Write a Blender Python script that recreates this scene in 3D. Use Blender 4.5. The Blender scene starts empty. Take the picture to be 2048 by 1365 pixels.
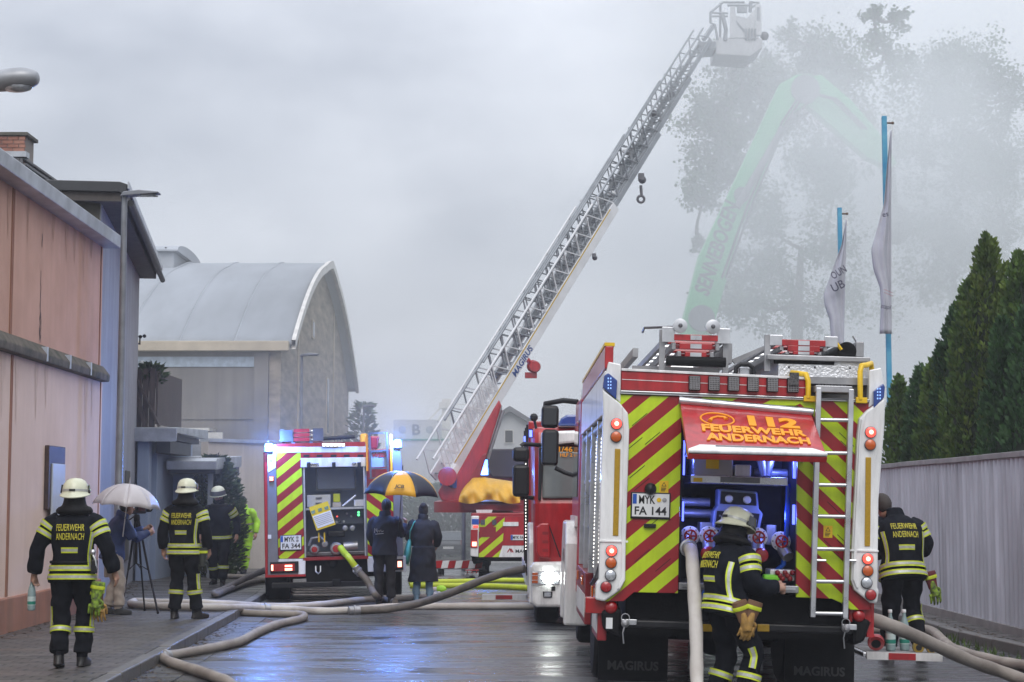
import bpy, bmesh, math, random
from mathutils import Vector, Matrix, noise
R = math.radians; PI = math.pi
random.seed(11)
sc = bpy.context.scene
COL = sc.collection
# ---------------------------------------------------------------- camera
F = 3500.0; CX, CY = 1024.0, 682.5; HCAM = 1.75
PITCH = math.atan(317.5 / F)
cam = bpy.data.cameras.new('Camera'); camo = bpy.data.objects.new('Camera', cam); COL.objects.link(camo)
cam.sensor_fit = 'HORIZONTAL'; cam.sensor_width = 36.0; cam.lens = F / 2048 * 36
cam.clip_start = 0.1; cam.clip_end = 3000
camo.location = (0, 0, HCAM); camo.rotation_euler = (PI / 2 + PITCH, 0, 0)
sc.camera = camo
# ---------------------------------------------------------------- sky: overcast
wd = bpy.data.worlds.new('World'); sc.world = wd; wd.use_nodes = True
wn = wd.node_tree.nodes; wl = wd.node_tree.links; wn.clear()
SUN_EL, SUN_AZ = R(48), R(178)          # soft light from behind the camera
sky = wn.new('ShaderNodeTexSky'); sky.sky_type = 'NISHITA'; sky.sun_disc = False
sky.sun_elevation = SUN_EL; sky.sun_rotation = SUN_AZ; sky.air_density = 1.5; sky.dust_density = 5
bg1 = wn.new('ShaderNodeBackground'); bg1.inputs[1].default_value = 0.10
wl.new(sky.outputs[0], bg1.inputs[0])
tc = wn.new('ShaderNodeTexCoord')
mp = wn.new('ShaderNodeMapping'); mp.inputs['Scale'].default_value = (1.6, 1.6, 3.2)
wl.new(tc.outputs['Generated'], mp.inputs[0])
nz = wn.new('ShaderNodeTexNoise'); nz.inputs['Scale'].default_value = 3.0; nz.inputs['Detail'].default_value = 5; nz.inputs['Roughness'].default_value = 0.5
wl.new(mp.outputs[0], nz.inputs['Vector'])
cr = wn.new('ShaderNodeValToRGB'); cr.color_ramp.elements[0].position = 0.33; cr.color_ramp.elements[1].position = 0.67
cr.color_ramp.elements[0].color = (0.39, 0.42, 0.485, 1); cr.color_ramp.elements[1].color = (0.635, 0.665, 0.73, 1)
wl.new(nz.outputs[0], cr.inputs[0])
sp = wn.new('ShaderNodeSeparateXYZ'); wl.new(tc.outputs['Generated'], sp.inputs[0])
mr = wn.new('ShaderNodeMapRange'); mr.inputs[1].default_value = 0; mr.inputs[2].default_value = 1; mr.inputs[3].default_value = 0.95; mr.inputs[4].default_value = 3.0
wl.new(sp.outputs[2], mr.inputs[0])
bg2 = wn.new('ShaderNodeBackground'); wl.new(cr.outputs[0], bg2.inputs[0]); wl.new(mr.outputs[0], bg2.inputs[1])
mx = wn.new('ShaderNodeMixShader'); mx.inputs[0].default_value = 0.9
wl.new(bg1.outputs[0], mx.inputs[1]); wl.new(bg2.outputs[0], mx.inputs[2])
wo = wn.new('ShaderNodeOutputWorld'); wl.new(mx.outputs[0], wo.inputs[0])
sl = bpy.data.lights.new('Sun', 'SUN'); sl.energy = 1.5; sl.angle = R(40); sl.color = (1, 0.97, 0.93)
so = bpy.data.objects.new('Sun', sl); COL.objects.link(so)
sdir = Vector((math.sin(SUN_AZ) * math.cos(SUN_EL), math.cos(SUN_AZ) * math.cos(SUN_EL), math.sin(SUN_EL)))
so.rotation_euler = sdir.to_track_quat('Z', 'Y').to_euler()
sc.view_settings.view_transform = 'Standard'; sc.view_settings.look = 'None'
sc.view_settings.exposure = 0.0; sc.view_settings.gamma = 1.0; sc.view_settings.use_curve_mapping = False
cy = sc.cycles
cy.use_denoising = True; cy.max_bounces = 6; cy.diffuse_bounces = 3; cy.glossy_bounces = 3
cy.transmission_bounces = 4; cy.volume_bounces = 3; cy.transparent_max_bounces = 8
cy.sample_clamp_indirect = 4.0; cy.caustics_reflective = False; cy.caustics_refractive = False
cy.volume_step_rate = 1.0; cy.volume_max_steps = 64
# ---------------------------------------------------------------- pixel -> place helpers (full size photograph pixels)
_f = Vector((0, math.cos(PITCH), math.sin(PITCH))); _u = Vector((0, -math.sin(PITCH), math.cos(PITCH)))
CAM = Vector((0, 0, HCAM))
def ray(px, py):
    return Vector(((px - CX) / F, 0, 0)) + _f - _u * ((py - CY) / F)
def G(px, py, z=0.0):                     # point on the level z
    d = ray(px, py); t = (z - HCAM) / d.z; return CAM + d * t
def P(px, py, y):                         # point at distance y
    d = ray(px, py); return CAM + d * (y / d.y)
class Frame:
    """local frame of a thing; px() gives local x,z of a pixel on its plane y = yo"""
    def __init__(s, loc, rz=0, roll=0):
        s.loc = Vector(loc); s.rz = rz; s.roll = roll
        s.M = Matrix.Translation(s.loc) @ Matrix.Rotation(rz, 4, 'Z') @ Matrix.Rotation(roll, 4, 'Y')
        s.I = s.M.inverted()
    def px(s, u, v, yo=0.0):
        o = s.I @ CAM; d = s.I.to_3x3() @ ray(u, v); t = (yo - o.y) / d.y
        q = o + d * t; return (q.x, q.z)
    def poly(s, pts, yo=0.0): return [s.px(u, v, yo) for u, v in pts]
# ---------------------------------------------------------------- materials
MATS = {}
def mat(name, col, rough=0.5, metal=0.0, var=0.0, scale=6.0, bump=0.0, bscale=40.0, spec=0.5, emit=None, estr=0.0, coat=0.0, col2=None, stretch=None, rvar=0.0, alpha=None, trans=0.0):
    if name in MATS: return MATS[name]
    m = bpy.data.materials.new(name); m.use_nodes = True; MATS[name] = m
    nt = m.node_tree; b = nt.nodes['Principled BSDF']; N = nt.nodes.new; L = nt.links.new
    c = tuple(col) + (1,)
    b.inputs['Base Color'].default_value = c; b.inputs['Roughness'].default_value = rough
    b.inputs['Metallic'].default_value = metal; b.inputs['Specular IOR Level'].default_value = spec
    b.inputs['Coat Weight'].default_value = coat; b.inputs['Coat Roughness'].default_value = 0.08
    b.inputs['Transmission Weight'].default_value = trans
    if emit: b.inputs['Emission Color'].default_value = tuple(emit) + (1,); b.inputs['Emission Strength'].default_value = estr
    t = N('ShaderNodeTexCoord'); src = t.outputs['Object']
    if stretch:
        mpn = N('ShaderNodeMapping'); mpn.inputs['Scale'].default_value = stretch; L(src, mpn.inputs[0]); src2 = mpn.outputs[0]
    else: src2 = src
    if var > 0 or col2 or rvar > 0:
        n = N('ShaderNodeTexNoise'); n.inputs['Scale'].default_value = scale; n.inputs['Detail'].default_value = 5; n.inputs['Roughness'].default_value = 0.6
        L(src2, n.inputs['Vector'])
        r = N('ShaderNodeValToRGB'); r.color_ramp.elements[0].position = 0.33; r.color_ramp.elements[1].position = 0.68
        c2 = col2 or tuple(x * (1 - var) for x in col); c1 = col if col2 else tuple(min(1, x * (1 + var * 0.6)) for x in col)
        r.color_ramp.elements[0].color = tuple(c2) + (1,); r.color_ramp.elements[1].color = tuple(c1) + (1,)
        L(n.outputs[0], r.inputs[0]); L(r.outputs[0], b.inputs['Base Color'])
        if rvar > 0:
            q = N('ShaderNodeMapRange'); q.inputs[1].default_value = 0.3; q.inputs[2].default_value = 0.7; q.inputs[3].default_value = max(0.02, rough - rvar); q.inputs[4].default_value = rough + rvar
            L(n.outputs[0], q.inputs[0]); L(q.outputs[0], b.inputs['Roughness'])
    if bump > 0:
        n2 = N('ShaderNodeTexNoise'); n2.inputs['Scale'].default_value = bscale; n2.inputs['Detail'].default_value = 4
        L(src2, n2.inputs['Vector']); bp = N('ShaderNodeBump'); bp.inputs['Strength'].default_value = bump; bp.inputs['Distance'].default_value = 0.02
        L(n2.outputs[0], bp.inputs['Height']); L(bp.outputs[0], b.inputs['Normal'])
    return m
def stripes(name, ca, cb, kx, kz, period, phase=0.0, frac=0.5, rough=0.35):
    """diagonal printed stripes in object x/z"""
    m = bpy.data.materials.new(name); m.use_nodes = True; MATS[name] = m
    nt = m.node_tree; b = nt.nodes['Principled BSDF']; N = nt.nodes.new; L = nt.links.new
    t = N('ShaderNodeTexCoord'); s = N('ShaderNodeSeparateXYZ'); L(t.outputs['Object'], s.inputs[0])
    def M(op, a, bb):
        q = N('ShaderNodeMath'); q.operation = op
        for i, x in enumerate((a, bb)):
            if isinstance(x, (int, float)): q.inputs[i].default_value = x
            else: L(x, q.inputs[i])
        return q.outputs[0]
    v = M('ADD', M('MULTIPLY', s.outputs[0], kx / period), M('ADD', M('MULTIPLY', s.outputs[2], kz / period), phase + 50))
    g = M('GREATER_THAN', M('FRACT', v, 0), frac)
    n = N('ShaderNodeTexNoise'); n.inputs['Scale'].default_value = 9; n.inputs['Detail'].default_value = 4; L(t.outputs['Object'], n.inputs['Vector'])
    mxn = N('ShaderNodeMix'); mxn.data_type = 'RGBA'; L(g, mxn.inputs[0]); mxn.inputs[6].default_value = ca + (1,); mxn.inputs[7].default_value = cb + (1,)
    hs = N('ShaderNodeHueSaturation'); L(mxn.outputs[2], hs.inputs['Color']); mpn = N('ShaderNodeMapping'); mpn.inputs['Scale'].default_value = (14, 14, 1.2); L(t.outputs['Object'], mpn.inputs[0]); n2 = N('ShaderNodeTexNoise'); n2.inputs['Scale'].default_value = 1.0; n2.inputs['Detail'].default_value = 5; L(mpn.outputs[0], n2.inputs['Vector'])
    L(M('ADD', M('ADD', M('MULTIPLY', n.outputs[0], 0.35), M('MULTIPLY', n2.outputs[0], 0.35)), 0.62), hs.inputs['Value'])
    L(hs.outputs[0], b.inputs['Base Color']); b.inputs['Roughness'].default_value = rough
    return m
# ---------------------------------------------------------------- mesh helpers
class MB:
    def __init__(s): s.v = []; s.f = []; s.m = []
    def add(s, vs, fs, mi=0):
        o = len(s.v); s.v += [tuple(v) for v in vs]; s.f += [tuple(i + o for i in f) for f in fs]; s.m += [mi] * len(fs); return s
    def box(s, x0, x1, y0, y1, z0, z1, mi=0):
        return s.add([(x0,y0,z0),(x1,y0,z0),(x1,y1,z0),(x0,y1,z0),(x0,y0,z1),(x1,y0,z1),(x1,y1,z1),(x0,y1,z1)],
                     [(0,3,2,1),(4,5,6,7),(0,1,5,4),(1,2,6,5),(2,3,7,6),(3,0,4,7)], mi)
    def cbox(s, c, sx, sy, sz, mi=0): return s.box(c[0]-sx/2, c[0]+sx/2, c[1]-sy/2, c[1]+sy/2, c[2]-sz/2, c[2]+sz/2, mi)
    def prism(s, pts, y0, y1, mi=0):                # outline (x,z) pushed along y
        n = len(pts); vs = [(x, y0, z) for x, z in pts] + [(x, y1, z) for x, z in pts]
        return s.add(vs, [tuple(range(n)), tuple(range(2*n-1, n-1, -1))] + [(i, i+n, (i+1) % n + n, (i+1) % n) for i in range(n)], mi)
    def prismx(s, pts, x0, x1, mi=0):               # outline (y,z) pushed along x
        n = len(pts); vs = [(x0, y, z) for y, z in pts] + [(x1, y, z) for y, z in pts]
        return s.add(vs, [tuple(range(n)), tuple(range(2*n-1, n-1, -1))] + [(i, i+n, (i+1) % n + n, (i+1) % n) for i in range(n)], mi)
    def prismz(s, pts, z0, z1, mi=0):               # outline (x,y) pushed along z
        n = len(pts); vs = [(x, y, z0) for x, y in pts] + [(x, y, z1) for x, y in pts]
        return s.add(vs, [tuple(range(n)), tuple(range(2*n-1, n-1, -1))] + [(i, i+n, (i+1) % n + n, (i+1) % n) for i in range(n)], mi)
    def tube(s, pts, r, n=8, mi=0, flat=1.0):
        pts = [Vector(p) for p in pts]; k = len(pts)
        rs = r if isinstance(r, (list, tuple)) else [r] * k
        vs = []; prev = None
        for i, p in enumerate(pts):
            t = (pts[min(i+1, k-1)] - pts[max(i-1, 0)])
            if t.length < 1e-9: t = Vector((0, 0, 1))
            t.normalize()
            if prev is None:
                a = Vector((0, 0, 1)) if abs(t.z) < 0.9 else Vector((1, 0, 0))
                e1 = t.cross(a).normalized()
            else:
                e1 = (prev - t * prev.dot(t)); e1 = e1.normalized() if e1.length > 1e-6 else t.cross(Vector((0, 0, 1))).normalized()
            prev = e1; e2 = t.cross(e1)
            for j in range(n):
                a = 2 * PI * j / n; vs.append(p + e1 * (rs[i] * math.cos(a)) + e2 * (rs[i] * flat * math.sin(a)))
        fs = [(i*n+j, i*n+(j+1) % n, (i+1)*n+(j+1) % n, (i+1)*n+j) for i in range(k-1) for j in range(n)]
        fs += [tuple(range(n-1, -1, -1)), tuple((k-1)*n+j for j in range(n))]
        return s.add(vs, fs, mi)
    def cyl(s, a, b, r0, r1=None, n=16, mi=0): return s.tube([a, b], [r0, r0 if r1 is None else r1], n, mi)
    def bar(s, a, b, w, h=None, mi=0):
        """square bar from a to b"""
        a = Vector(a); b = Vector(b); t = (b - a).normalized(); h = h or w
        q = Vector((0, 0, 1)) if abs(t.z) < 0.95 else Vector((0, 1, 0))
        e1 = t.cross(q).normalized() * (w / 2); e2 = t.cross(e1).normalized() * (h / 2)
        vs = [p + e1 * i + e2 * j for p in (a, b) for i, j in ((-1,-1),(1,-1),(1,1),(-1,1))]
        return s.add(vs, [(0,1,2,3),(7,6,5,4),(0,4,5,1),(1,5,6,2),(2,6,7,3),(3,7,4,0)], mi)
    def lathe(s, prof, c=(0,0,0), axis='z', n=24, mi=0, sy=1.0):
        c = Vector(c); vs = []
        for r, h in prof:
            for j in range(n):
                a = 2 * PI * j / n; x, y = r * math.cos(a), r * math.sin(a) * sy
                vs.append(c + (Vector((x, y, h)) if axis == 'z' else Vector((x, h, y)) if axis == 'y' else Vector((h, x, y))))
        k = len(prof)
        fs = [(i*n+j, i*n+(j+1) % n, (i+1)*n+(j+1) % n, (i+1)*n+j) for i in range(k-1) for j in range(n)]
        fs += [tuple(range(n-1, -1, -1)), tuple((k-1)*n+j for j in range(n))]
        return s.add(vs, fs, mi)
    def ball(s, c, r, n=12, mi=0, sc3=(1,1,1)):
        c = Vector(c); vs = []; k = max(4, n // 2)
        for i in range(k + 1):
            ph = PI * i / k
            for j in range(n):
                a = 2 * PI * j / n
                rr = math.sin(ph) if 0 < i < k else 1e-4
                vs.append(c + Vector((r*sc3[0]*rr*math.cos(a), r*sc3[1]*rr*math.sin(a), -r*sc3[2]*math.cos(ph))))
        fs = [(i*n+j, i*n+(j+1) % n, (i+1)*n+(j+1) % n, (i+1)*n+j) for i in range(k) for j in range(n)]
        fs += [tuple(range(n-1, -1, -1)), tuple(k*n+j for j in range(n))]
        return s.add(vs, fs, mi)
    def mesh(s, name, mats, smooth=None, fix=True):
        me = bpy.data.meshes.new(name); me.from_pydata(s.v, [], s.f)
        for m in (mats if isinstance(mats, (list, tuple)) else [mats]): me.materials.append(m)
        if any(s.m): me.polygons.foreach_set('material_index', s.m)
        if fix:
            bm = bmesh.new(); bm.from_mesh(me); bmesh.ops.recalc_face_normals(bm, faces=bm.faces); bm.to_mesh(me); bm.free()
        if smooth:
            me.polygons.foreach_set('use_smooth', [True] * len(me.polygons)); me.set_sharp_from_angle(angle=R(smooth))
        me.update(); return me
    def build(s, name, mats, parent=None, smooth=None, bevel=0, fix=True):
        return link(name, s.mesh(name, mats, smooth, fix), parent, bevel)
def link(name, me, parent=None, bevel=0):
    o = bpy.data.objects.new(name, me); COL.objects.link(o)
    if parent is not None: o.parent = parent
    if bevel:
        b = o.modifiers.new('bevel', 'BEVEL'); b.width = bevel; b.segments = 2; b.limit_method = 'ANGLE'; b.angle_limit = R(40); b.harden_normals = False
    return o
def tag(o, label, cat, group=None):
    o['label'] = label; o['category'] = cat
    if group: o['group'] = group
    return o
def thing(name, label, cat, loc=(0,0,0), rz=0, group=None, roll=0):
    o = bpy.data.objects.new(name, None); COL.objects.link(o); o.empty_display_size = 0.2
    o.rotation_mode = 'XYZ'
    M = Matrix.Translation(Vector(loc)) @ Matrix.Rotation(rz, 4, 'Z') @ Matrix.Rotation(roll, 4, 'Y')
    o.matrix_world = M
    return tag(o, label, cat, group)
def struct(o): o['kind'] = 'structure'; return o
def copy_tree(o, parent=None):
    c = o.copy(); COL.objects.link(c); c.parent = parent
    for ch in list(o.children): copy_tree(ch, c)
    return c
def text_mesh(body, w, h, bold=0.0, ext=0.003, italic=0.0):
    """lettering of exactly w x h, centred, standing in x/z, facing -y"""
    cu = bpy.data.curves.new('txt', 'FONT'); cu.body = body; cu.size = 1; cu.offset = bold; cu.extrude = 0.02; cu.resolution_u = 3; cu.shear = italic
    ob = bpy.data.objects.new('txt', cu); me = bpy.data.meshes.new_from_object(ob)
    bpy.data.objects.remove(ob); bpy.data.curves.remove(cu)
    xs = [v.co.x for v in me.vertices]; ys = [v.co.y for v in me.vertices]
    x0, x1, y0, y1 = min(xs), max(xs), min(ys), max(ys)
    for v in me.vertices:
        v.co = Vector(((v.co.x - (x0+x1)/2) * w / (x1-x0), (-ext if v.co.z > 0 else 0.0), (v.co.y - (y0+y1)/2) * h / (y1-y0)))
    return me
def letter(body, w, h, m, parent, loc, rx=0, rz=0, bold=0.0, ext=0.003, name='lettering', ry=0, italic=0.0):
    me = text_mesh(body, w, h, bold, ext, italic); me.name = name; me.materials.clear(); me.materials.append(m)
    o = link(name, me, parent); o.location = loc; o.rotation_euler = (rx, ry, rz); return o
# ================================================================ SETTING
def wet_ground(name, c1, c2, r0, r1, bump, paver=None):
    m = bpy.data.materials.new(name); m.use_nodes = True; MATS[name] = m
    nt = m.node_tree; b = nt.nodes['Principled BSDF']; N = nt.nodes.new; L = nt.links.new
    t = N('ShaderNodeTexCoord'); O = t.outputs['Object']
    def noi(scale, det, stretch=None):
        n = N('ShaderNodeTexNoise'); n.inputs['Scale'].default_value = scale; n.inputs['Detail'].default_value = det; n.inputs['Roughness'].default_value = 0.6
        if stretch:
            q = N('ShaderNodeMapping'); q.inputs['Scale'].default_value = stretch; L(O, q.inputs[0]); L(q.outputs[0], n.inputs['Vector'])
        else: L(O, n.inputs['Vector'])
        return n.outputs[0]
    big = noi(0.9, 7, (0.5, 2.2, 1)); fine = noi(60, 3); mid = noi(5, 6, (0.35, 3.0, 1))
    rp = N('ShaderNodeValToRGB'); rp.color_ramp.elements[0].position = 0.35; rp.color_ramp.elements[1].position = 0.65
    rp.color_ramp.elements[0].color = c1 + (1,); rp.color_ramp.elements[1].color = c2 + (1,); L(mid, rp.inputs[0])
    col = rp.outputs[0]
    hm = N('ShaderNodeMath'); hm.operation = 'ADD'; L(fine, hm.inputs[0]); L(mid, hm.inputs[1]); height = hm.outputs[0]
    if paver:
        br = N('ShaderNodeTexBrick'); br.inputs['Scale'].default_value = 1; br.inputs['Brick Width'].default_value = paver[0]; br.inputs['Row Height'].default_value = paver[1]
        br.inputs['Mortar Size'].default_value = 0.014; br.inputs['Mortar Smooth'].default_value = 0.3
        br.inputs['Color1'].default_value = (1, 1, 1, 1); br.inputs['Color2'].default_value = (0.66, 0.66, 0.67, 1); br.inputs['Mortar'].default_value = (0.18, 0.18, 0.18, 1)
        L(O, br.inputs['Vector'])
        mu = N('ShaderNodeMix'); mu.data_type = 'RGBA'; mu.blend_type = 'MULTIPLY'; mu.inputs[0].default_value = 1; L(col, mu.inputs[6]); L(br.outputs['Color'], mu.inputs[7]); col = mu.outputs[2]
        h2 = N('ShaderNodeMath'); h2.operation = 'MULTIPLY_ADD'; L(br.outputs['Fac'], h2.inputs[0]); h2.inputs[1].default_value = -2.0; L(height, h2.inputs[2]); height = h2.outputs[0]
    L(col, b.inputs['Base Color'])
    q = N('ShaderNodeMapRange'); q.inputs[1].default_value = 0.36; q.inputs[2].default_value = 0.62; q.inputs[3].default_value = r0; q.inputs[4].default_value = r1
    L(big, q.inputs[0]); L(q.outputs[0], b.inputs['Roughness'])
    s2 = N('ShaderNodeMapRange'); s2.inputs[1].default_value = 0.36; s2.inputs[2].default_value = 0.55; s2.inputs[3].default_value = bump * 0.12; s2.inputs[4].default_value = bump
    L(big, s2.inputs[0])
    bp = N('ShaderNodeBump'); bp.inputs['Distance'].default_value = 0.012; L(s2.outputs[0], bp.inputs['Strength']); L(height, bp.inputs['Height']); L(bp.outputs[0], b.inputs['Normal'])
    b.inputs['Specular IOR Level'].default_value = 0.5
    return m
M_road = wet_ground('wet_asphalt', (0.045, 0.046, 0.050), (0.085, 0.086, 0.092), 0.10, 0.42, 0.5)
M_pave = wet_ground('wet_pavers', (0.085, 0.078, 0.072), (0.14, 0.13, 0.12), 0.30, 0.6, 0.7, (0.24, 0.17))
M_soil = mat('soil', (0.09, 0.085, 0.07), 0.8, col2=(0.05, 0.055, 0.04), scale=0.6, bump=0.4)
M_kerb = mat('kerb_concrete', (0.14, 0.135, 0.13), 0.45, var=0.35, scale=5, bump=0.3, rvar=0.15)
def gz(y): return 0.0 if y < 42 else -1.25 * min(1.0, (y - 42) / 45.0)
gy = [-60, 42, 87, 1500]
g = struct(MB().add([(x, y, gz(y) - 0.004) for y in gy for x in (-700, 700)], [(0,1,3,2),(2,3,5,4),(4,5,7,6)]).build('ground', M_soil))
KL = [(-3.35,4),(-3.55,12),(-3.71,17.7),(-4.05,25.9),(-4.35,31.2),(-4.95,38),(-5.4,42)]
KR = [(6.3,4),(6.05,12),(5.72,19.6),(5.55,22),(5.45,30),(5.35,42)]
def road_x(line, y):
    for (x0, y0), (x1, y1) in zip(line, line[1:]):
        if y <= y1: return x0 + (x1 - x0) * (y - y0) / (y1 - y0)
    return line[-1][0]
ys = [4 + 2*i for i in range(20)] + [42, 50, 60, 70, 87]
rv = [(xx, y, gz(y) + 0.004) for y in ys for xx in (road_x(KL, y), road_x(KR, y))]
struct(MB().add(rv, [(2*i, 2*i+1, 2*i+3, 2*i+2) for i in range(len(ys)-1)]).build('road', M_road))
def kerb(name, line, side):
    k = struct(bpy.data.objects.new(name, None)); COL.objects.link(k)
    for i in range(len(line) - 1):
        a = Vector(line[i] + (0,)); b = Vector(line[i+1] + (0,)); n = max(1, round((b-a).length)); nn = (b-a).normalized().cross(Vector((0,0,1))) * side
        for j in range(n):
            p = a.lerp(b, (j + 0.006) / n); q = a.lerp(b, (j + 0.994) / n)
            dz = random.uniform(-0.006, 0.006); w = 0.15
            pts = [p, q, q - nn*w, p - nn*w]; zz = 0.125 + dz
            MB().add([(v.x, v.y, -0.05) for v in pts] + [(v.x, v.y, zz) for v in pts],
                     [(0,1,5,4),(1,2,6,5),(2,3,7,6),(3,0,4,7),(4,5,6,7)]).build('kerb_stone', M_kerb, k, bevel=0.015)
    return k
kerb('kerb_left', KL, 1); kerb('kerb_right', KR, -1)
def slab(name, inner, outer_x, m, off):
    top = [(x + off, y) for x, y in inner] + [(outer_x, inner[-1][1]), (outer_x, inner[0][1])]
    return struct(MB().prismz(top, -0.1, 0.118).build(name, m))
slab('pavement_left', KL, -14, M_pave, -0.152); slab('pavement_right', KR, 14, M_pave, 0.152)
M_gut = wet_ground('gutter_setts', (0.06, 0.058, 0.056), (0.10, 0.097, 0.093), 0.2, 0.5, 0.5, (0.16, 0.16))
gv = [(x + 0.01, y, 0.009) for x, y in KL] + [(x + 0.42, y, 0.009) for x, y in reversed(KL)]
struct(MB().add(gv, [tuple(range(len(gv)))]).build('gutter', M_gut))

# ---------------------------------------------------------------- pink rendered building
def render_mat(name, c1, c2, streak=0.5, dirt=(0.25, 0.2, 0.17), sc1=0.6):
    m = bpy.data.materials.new(name); m.use_nodes = True; MATS[name] = m
    nt = m.node_tree; b = nt.nodes['Principled BSDF']; N = nt.nodes.new; L = nt.links.new
    t = N('ShaderNodeTexCoord'); O = t.outputs['Object']
    def noi(scale, st):
        q = N('ShaderNodeMapping'); q.inputs['Scale'].default_value = st; L(O, q.inputs[0])
        n = N('ShaderNodeTexNoise'); n.inputs['Scale'].default_value = scale; n.inputs['Detail'].default_value = 6; n.inputs['Roughness'].default_value = 0.62; L(q.outputs[0], n.inputs['Vector']); return n.outputs[0]
    big = noi(sc1, (1, 1, 1)); st = noi(3.0, (1, 1, 0.06)); fine = noi(90, (1, 1, 0.5))
    def ramp(f, a, c, p0=0.35, p1=0.65):
        r = N('ShaderNodeValToRGB'); r.color_ramp.elements[0].position = p0; r.color_ramp.elements[1].position = p1
        r.color_ramp.elements[0].color = a; r.color_ramp.elements[1].color = c; L(f, r.inputs[0]); return r.outputs[0]
    col = ramp(big, c2 + (1,), c1 + (1,))
    k = ramp(st, (1, 1, 1, 1), (0, 0, 0, 1), 0.3, 0.60)
    mm = N('ShaderNodeMath'); mm.operation = 'MULTIPLY'; L(k, mm.inputs[0]); mm.inputs[1].default_value = streak
    mx = N('ShaderNodeMix'); mx.data_type = 'RGBA'; L(mm.outputs[0], mx.inputs[0]); L(col, mx.inputs[6]); mx.inputs[7].default_value = dirt + (1,)
    L(mx.outputs[2], b.inputs['Base Color']); b.inputs['Roughness'].default_value = 0.8
    bp = N('ShaderNodeBump'); bp.inputs['Strength'].default_value = 0.35; bp.inputs['Distance'].default_value = 0.01; L(fine, bp.inputs['Height']); L(bp.outputs[0], b.inputs['Normal'])
    return m
M_pink_hi = render_mat('pink_render_upper', (0.68, 0.40, 0.29), (0.58, 0.33, 0.23), 0.42, (0.46, 0.25, 0.17), 1.1)
M_pink_lo = render_mat('pink_render_lower', (0.84, 0.64, 0.54), (0.75, 0.56, 0.46), 0.38, (0.60, 0.44, 0.36), 1.0)
M_plinth = render_mat('plinth_render', (0.45, 0.21, 0.13), (0.36, 0.16, 0.10), 0.5, (0.16, 0.11, 0.08), 1.5)
M_corn = mat('zinc_flashing', (0.45, 0.47, 0.5), 0.4, 0.6, var=0.25, scale=3)
M_moss = mat('mossy_concrete', (0.16, 0.13, 0.10), 0.85, col2=(0.045, 0.05, 0.03), scale=5, bump=0.5, bscale=25)
M_brown = mat('brown_paint', (0.06, 0.035, 0.03), 0.55, var=0.3)
M_panel = mat('pale_panel', (0.55, 0.6, 0.68), 0.4, var=0.1, scale=2)
M_dark = mat('dark_gap', (0.02, 0.018, 0.018), 0.8)
M_roofblk = mat('bitumen_black', (0.03, 0.032, 0.036), 0.5, var=0.3, scale=4)
M_stain1 = mat('stain_pale', (0.72, 0.54, 0.45), 0.85, col2=(0.64, 0.47, 0.38), scale=5); M_stain2 = mat('stain_dark', (0.56, 0.32, 0.22), 0.85, col2=(0.50, 0.28, 0.19), scale=5)
A0 = Vector((-6.07, 12.0, 0)); A1 = Vector((-6.33, 27.0, 0))
PB = thing('pink_building', 'long pink rendered building with mossy ledge and zinc cornice along the pavement', 'building', A0, math.atan2(A1.y-A0.y, A1.x-A0.x))
LB = (A1 - A0).length
# local x runs along the street, local y points to the house side (+y = left)
MB().box(0, LB, 0.0, 9, 0.55, 3.60).build('lower_wall', M_pink_lo, PB)
MB().box(0, LB, 0.035, 9, 3.60, 5.66).build('upper_wall', M_pink_hi, PB)
MB().box(-0.01, LB+0.012, -0.045, 9, -0.05, 0.55).build('plinth', M_plinth, PB, bevel=0.02)
for k in range(26):                        # dark run-off stains below the ledge and the cornice
    rnd_ = random.Random(k); x = rnd_.uniform(5, LB-0.4); w_ = rnd_.uniform(0.03, 0.12); h_ = rnd_.uniform(0.25, 0.9); z = 3.55 if k % 2 else 5.65; yy = -0.004 if k % 2 else 0.031
    MB().add([(x-w_, yy, z), (x+w_, yy, z), (x+w_*0.35, yy, z-h_*0.7), (x, yy, z-h_), (x-w_*0.3, yy, z-h_*0.75)], [(0,1,2,3,4)]).build('runoff_stain', M_stain1 if k % 2 else M_stain2, PB)
MB().prismx([(-0.12,3.56),(-0.13,3.66),(-0.02,3.80),(0.1,3.80),(0.1,3.55)], -0.02, LB-0.06).build('ledge', M_moss, PB, bevel=0.015)
MB().prismx([(-0.22,5.66),(-0.24,5.84),(-0.2,5.87),(0.5,5.82),(0.5,5.66)], -0.03, LB+0.12).build('cornice', M_corn, PB, bevel=0.01)
MB().box(0, LB, 0.3, 9, 5.66, 5.8).build('flat_roof', M_roofblk, PB)
for xx in (9.72, 9.78, 3.2, 3.26, LB-0.16):
    MB().box(xx, xx+0.03, -0.012, 0.05, 0.56, 3.55).build('render_joint', M_plinth, PB)
    MB().box(xx, xx+0.03, 0.02, 0.05, 3.81, 5.65).build('render_joint', M_plinth, PB)
for xx in (11.0, 12.3, 13.6, 8.4):
    MB().box(xx, xx+0.05, -0.135, 0.0, 3.57, 3.76).build('ledge_drip', M_panel, PB)
def crack(pts, par):
    m = MB(); L_ = [(x + random.uniform(-.012, .012), z) for x, z in pts]
    for (x0, z0), (x1, z1) in zip(L_, L_[1:]):
        w = random.uniform(0.006, 0.014); m.add([(x0-w, 0.030, z0),(x0+w, 0.030, z0),(x1+w, 0.030, z1),(x1-w, 0.030, z1)], [(0,1,2,3)])
    return m.build('crack', M_dark, par)
crack([(11.22, 4.80 - i*0.055) for i in range(18)], PB); crack([(11.27, 3.84 + i*0.05) for i in range(9)], PB)
cr0 = [(11.24 , 5.3 - i*0.06) for i in range(4)]; crack(cr0, PB)
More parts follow.
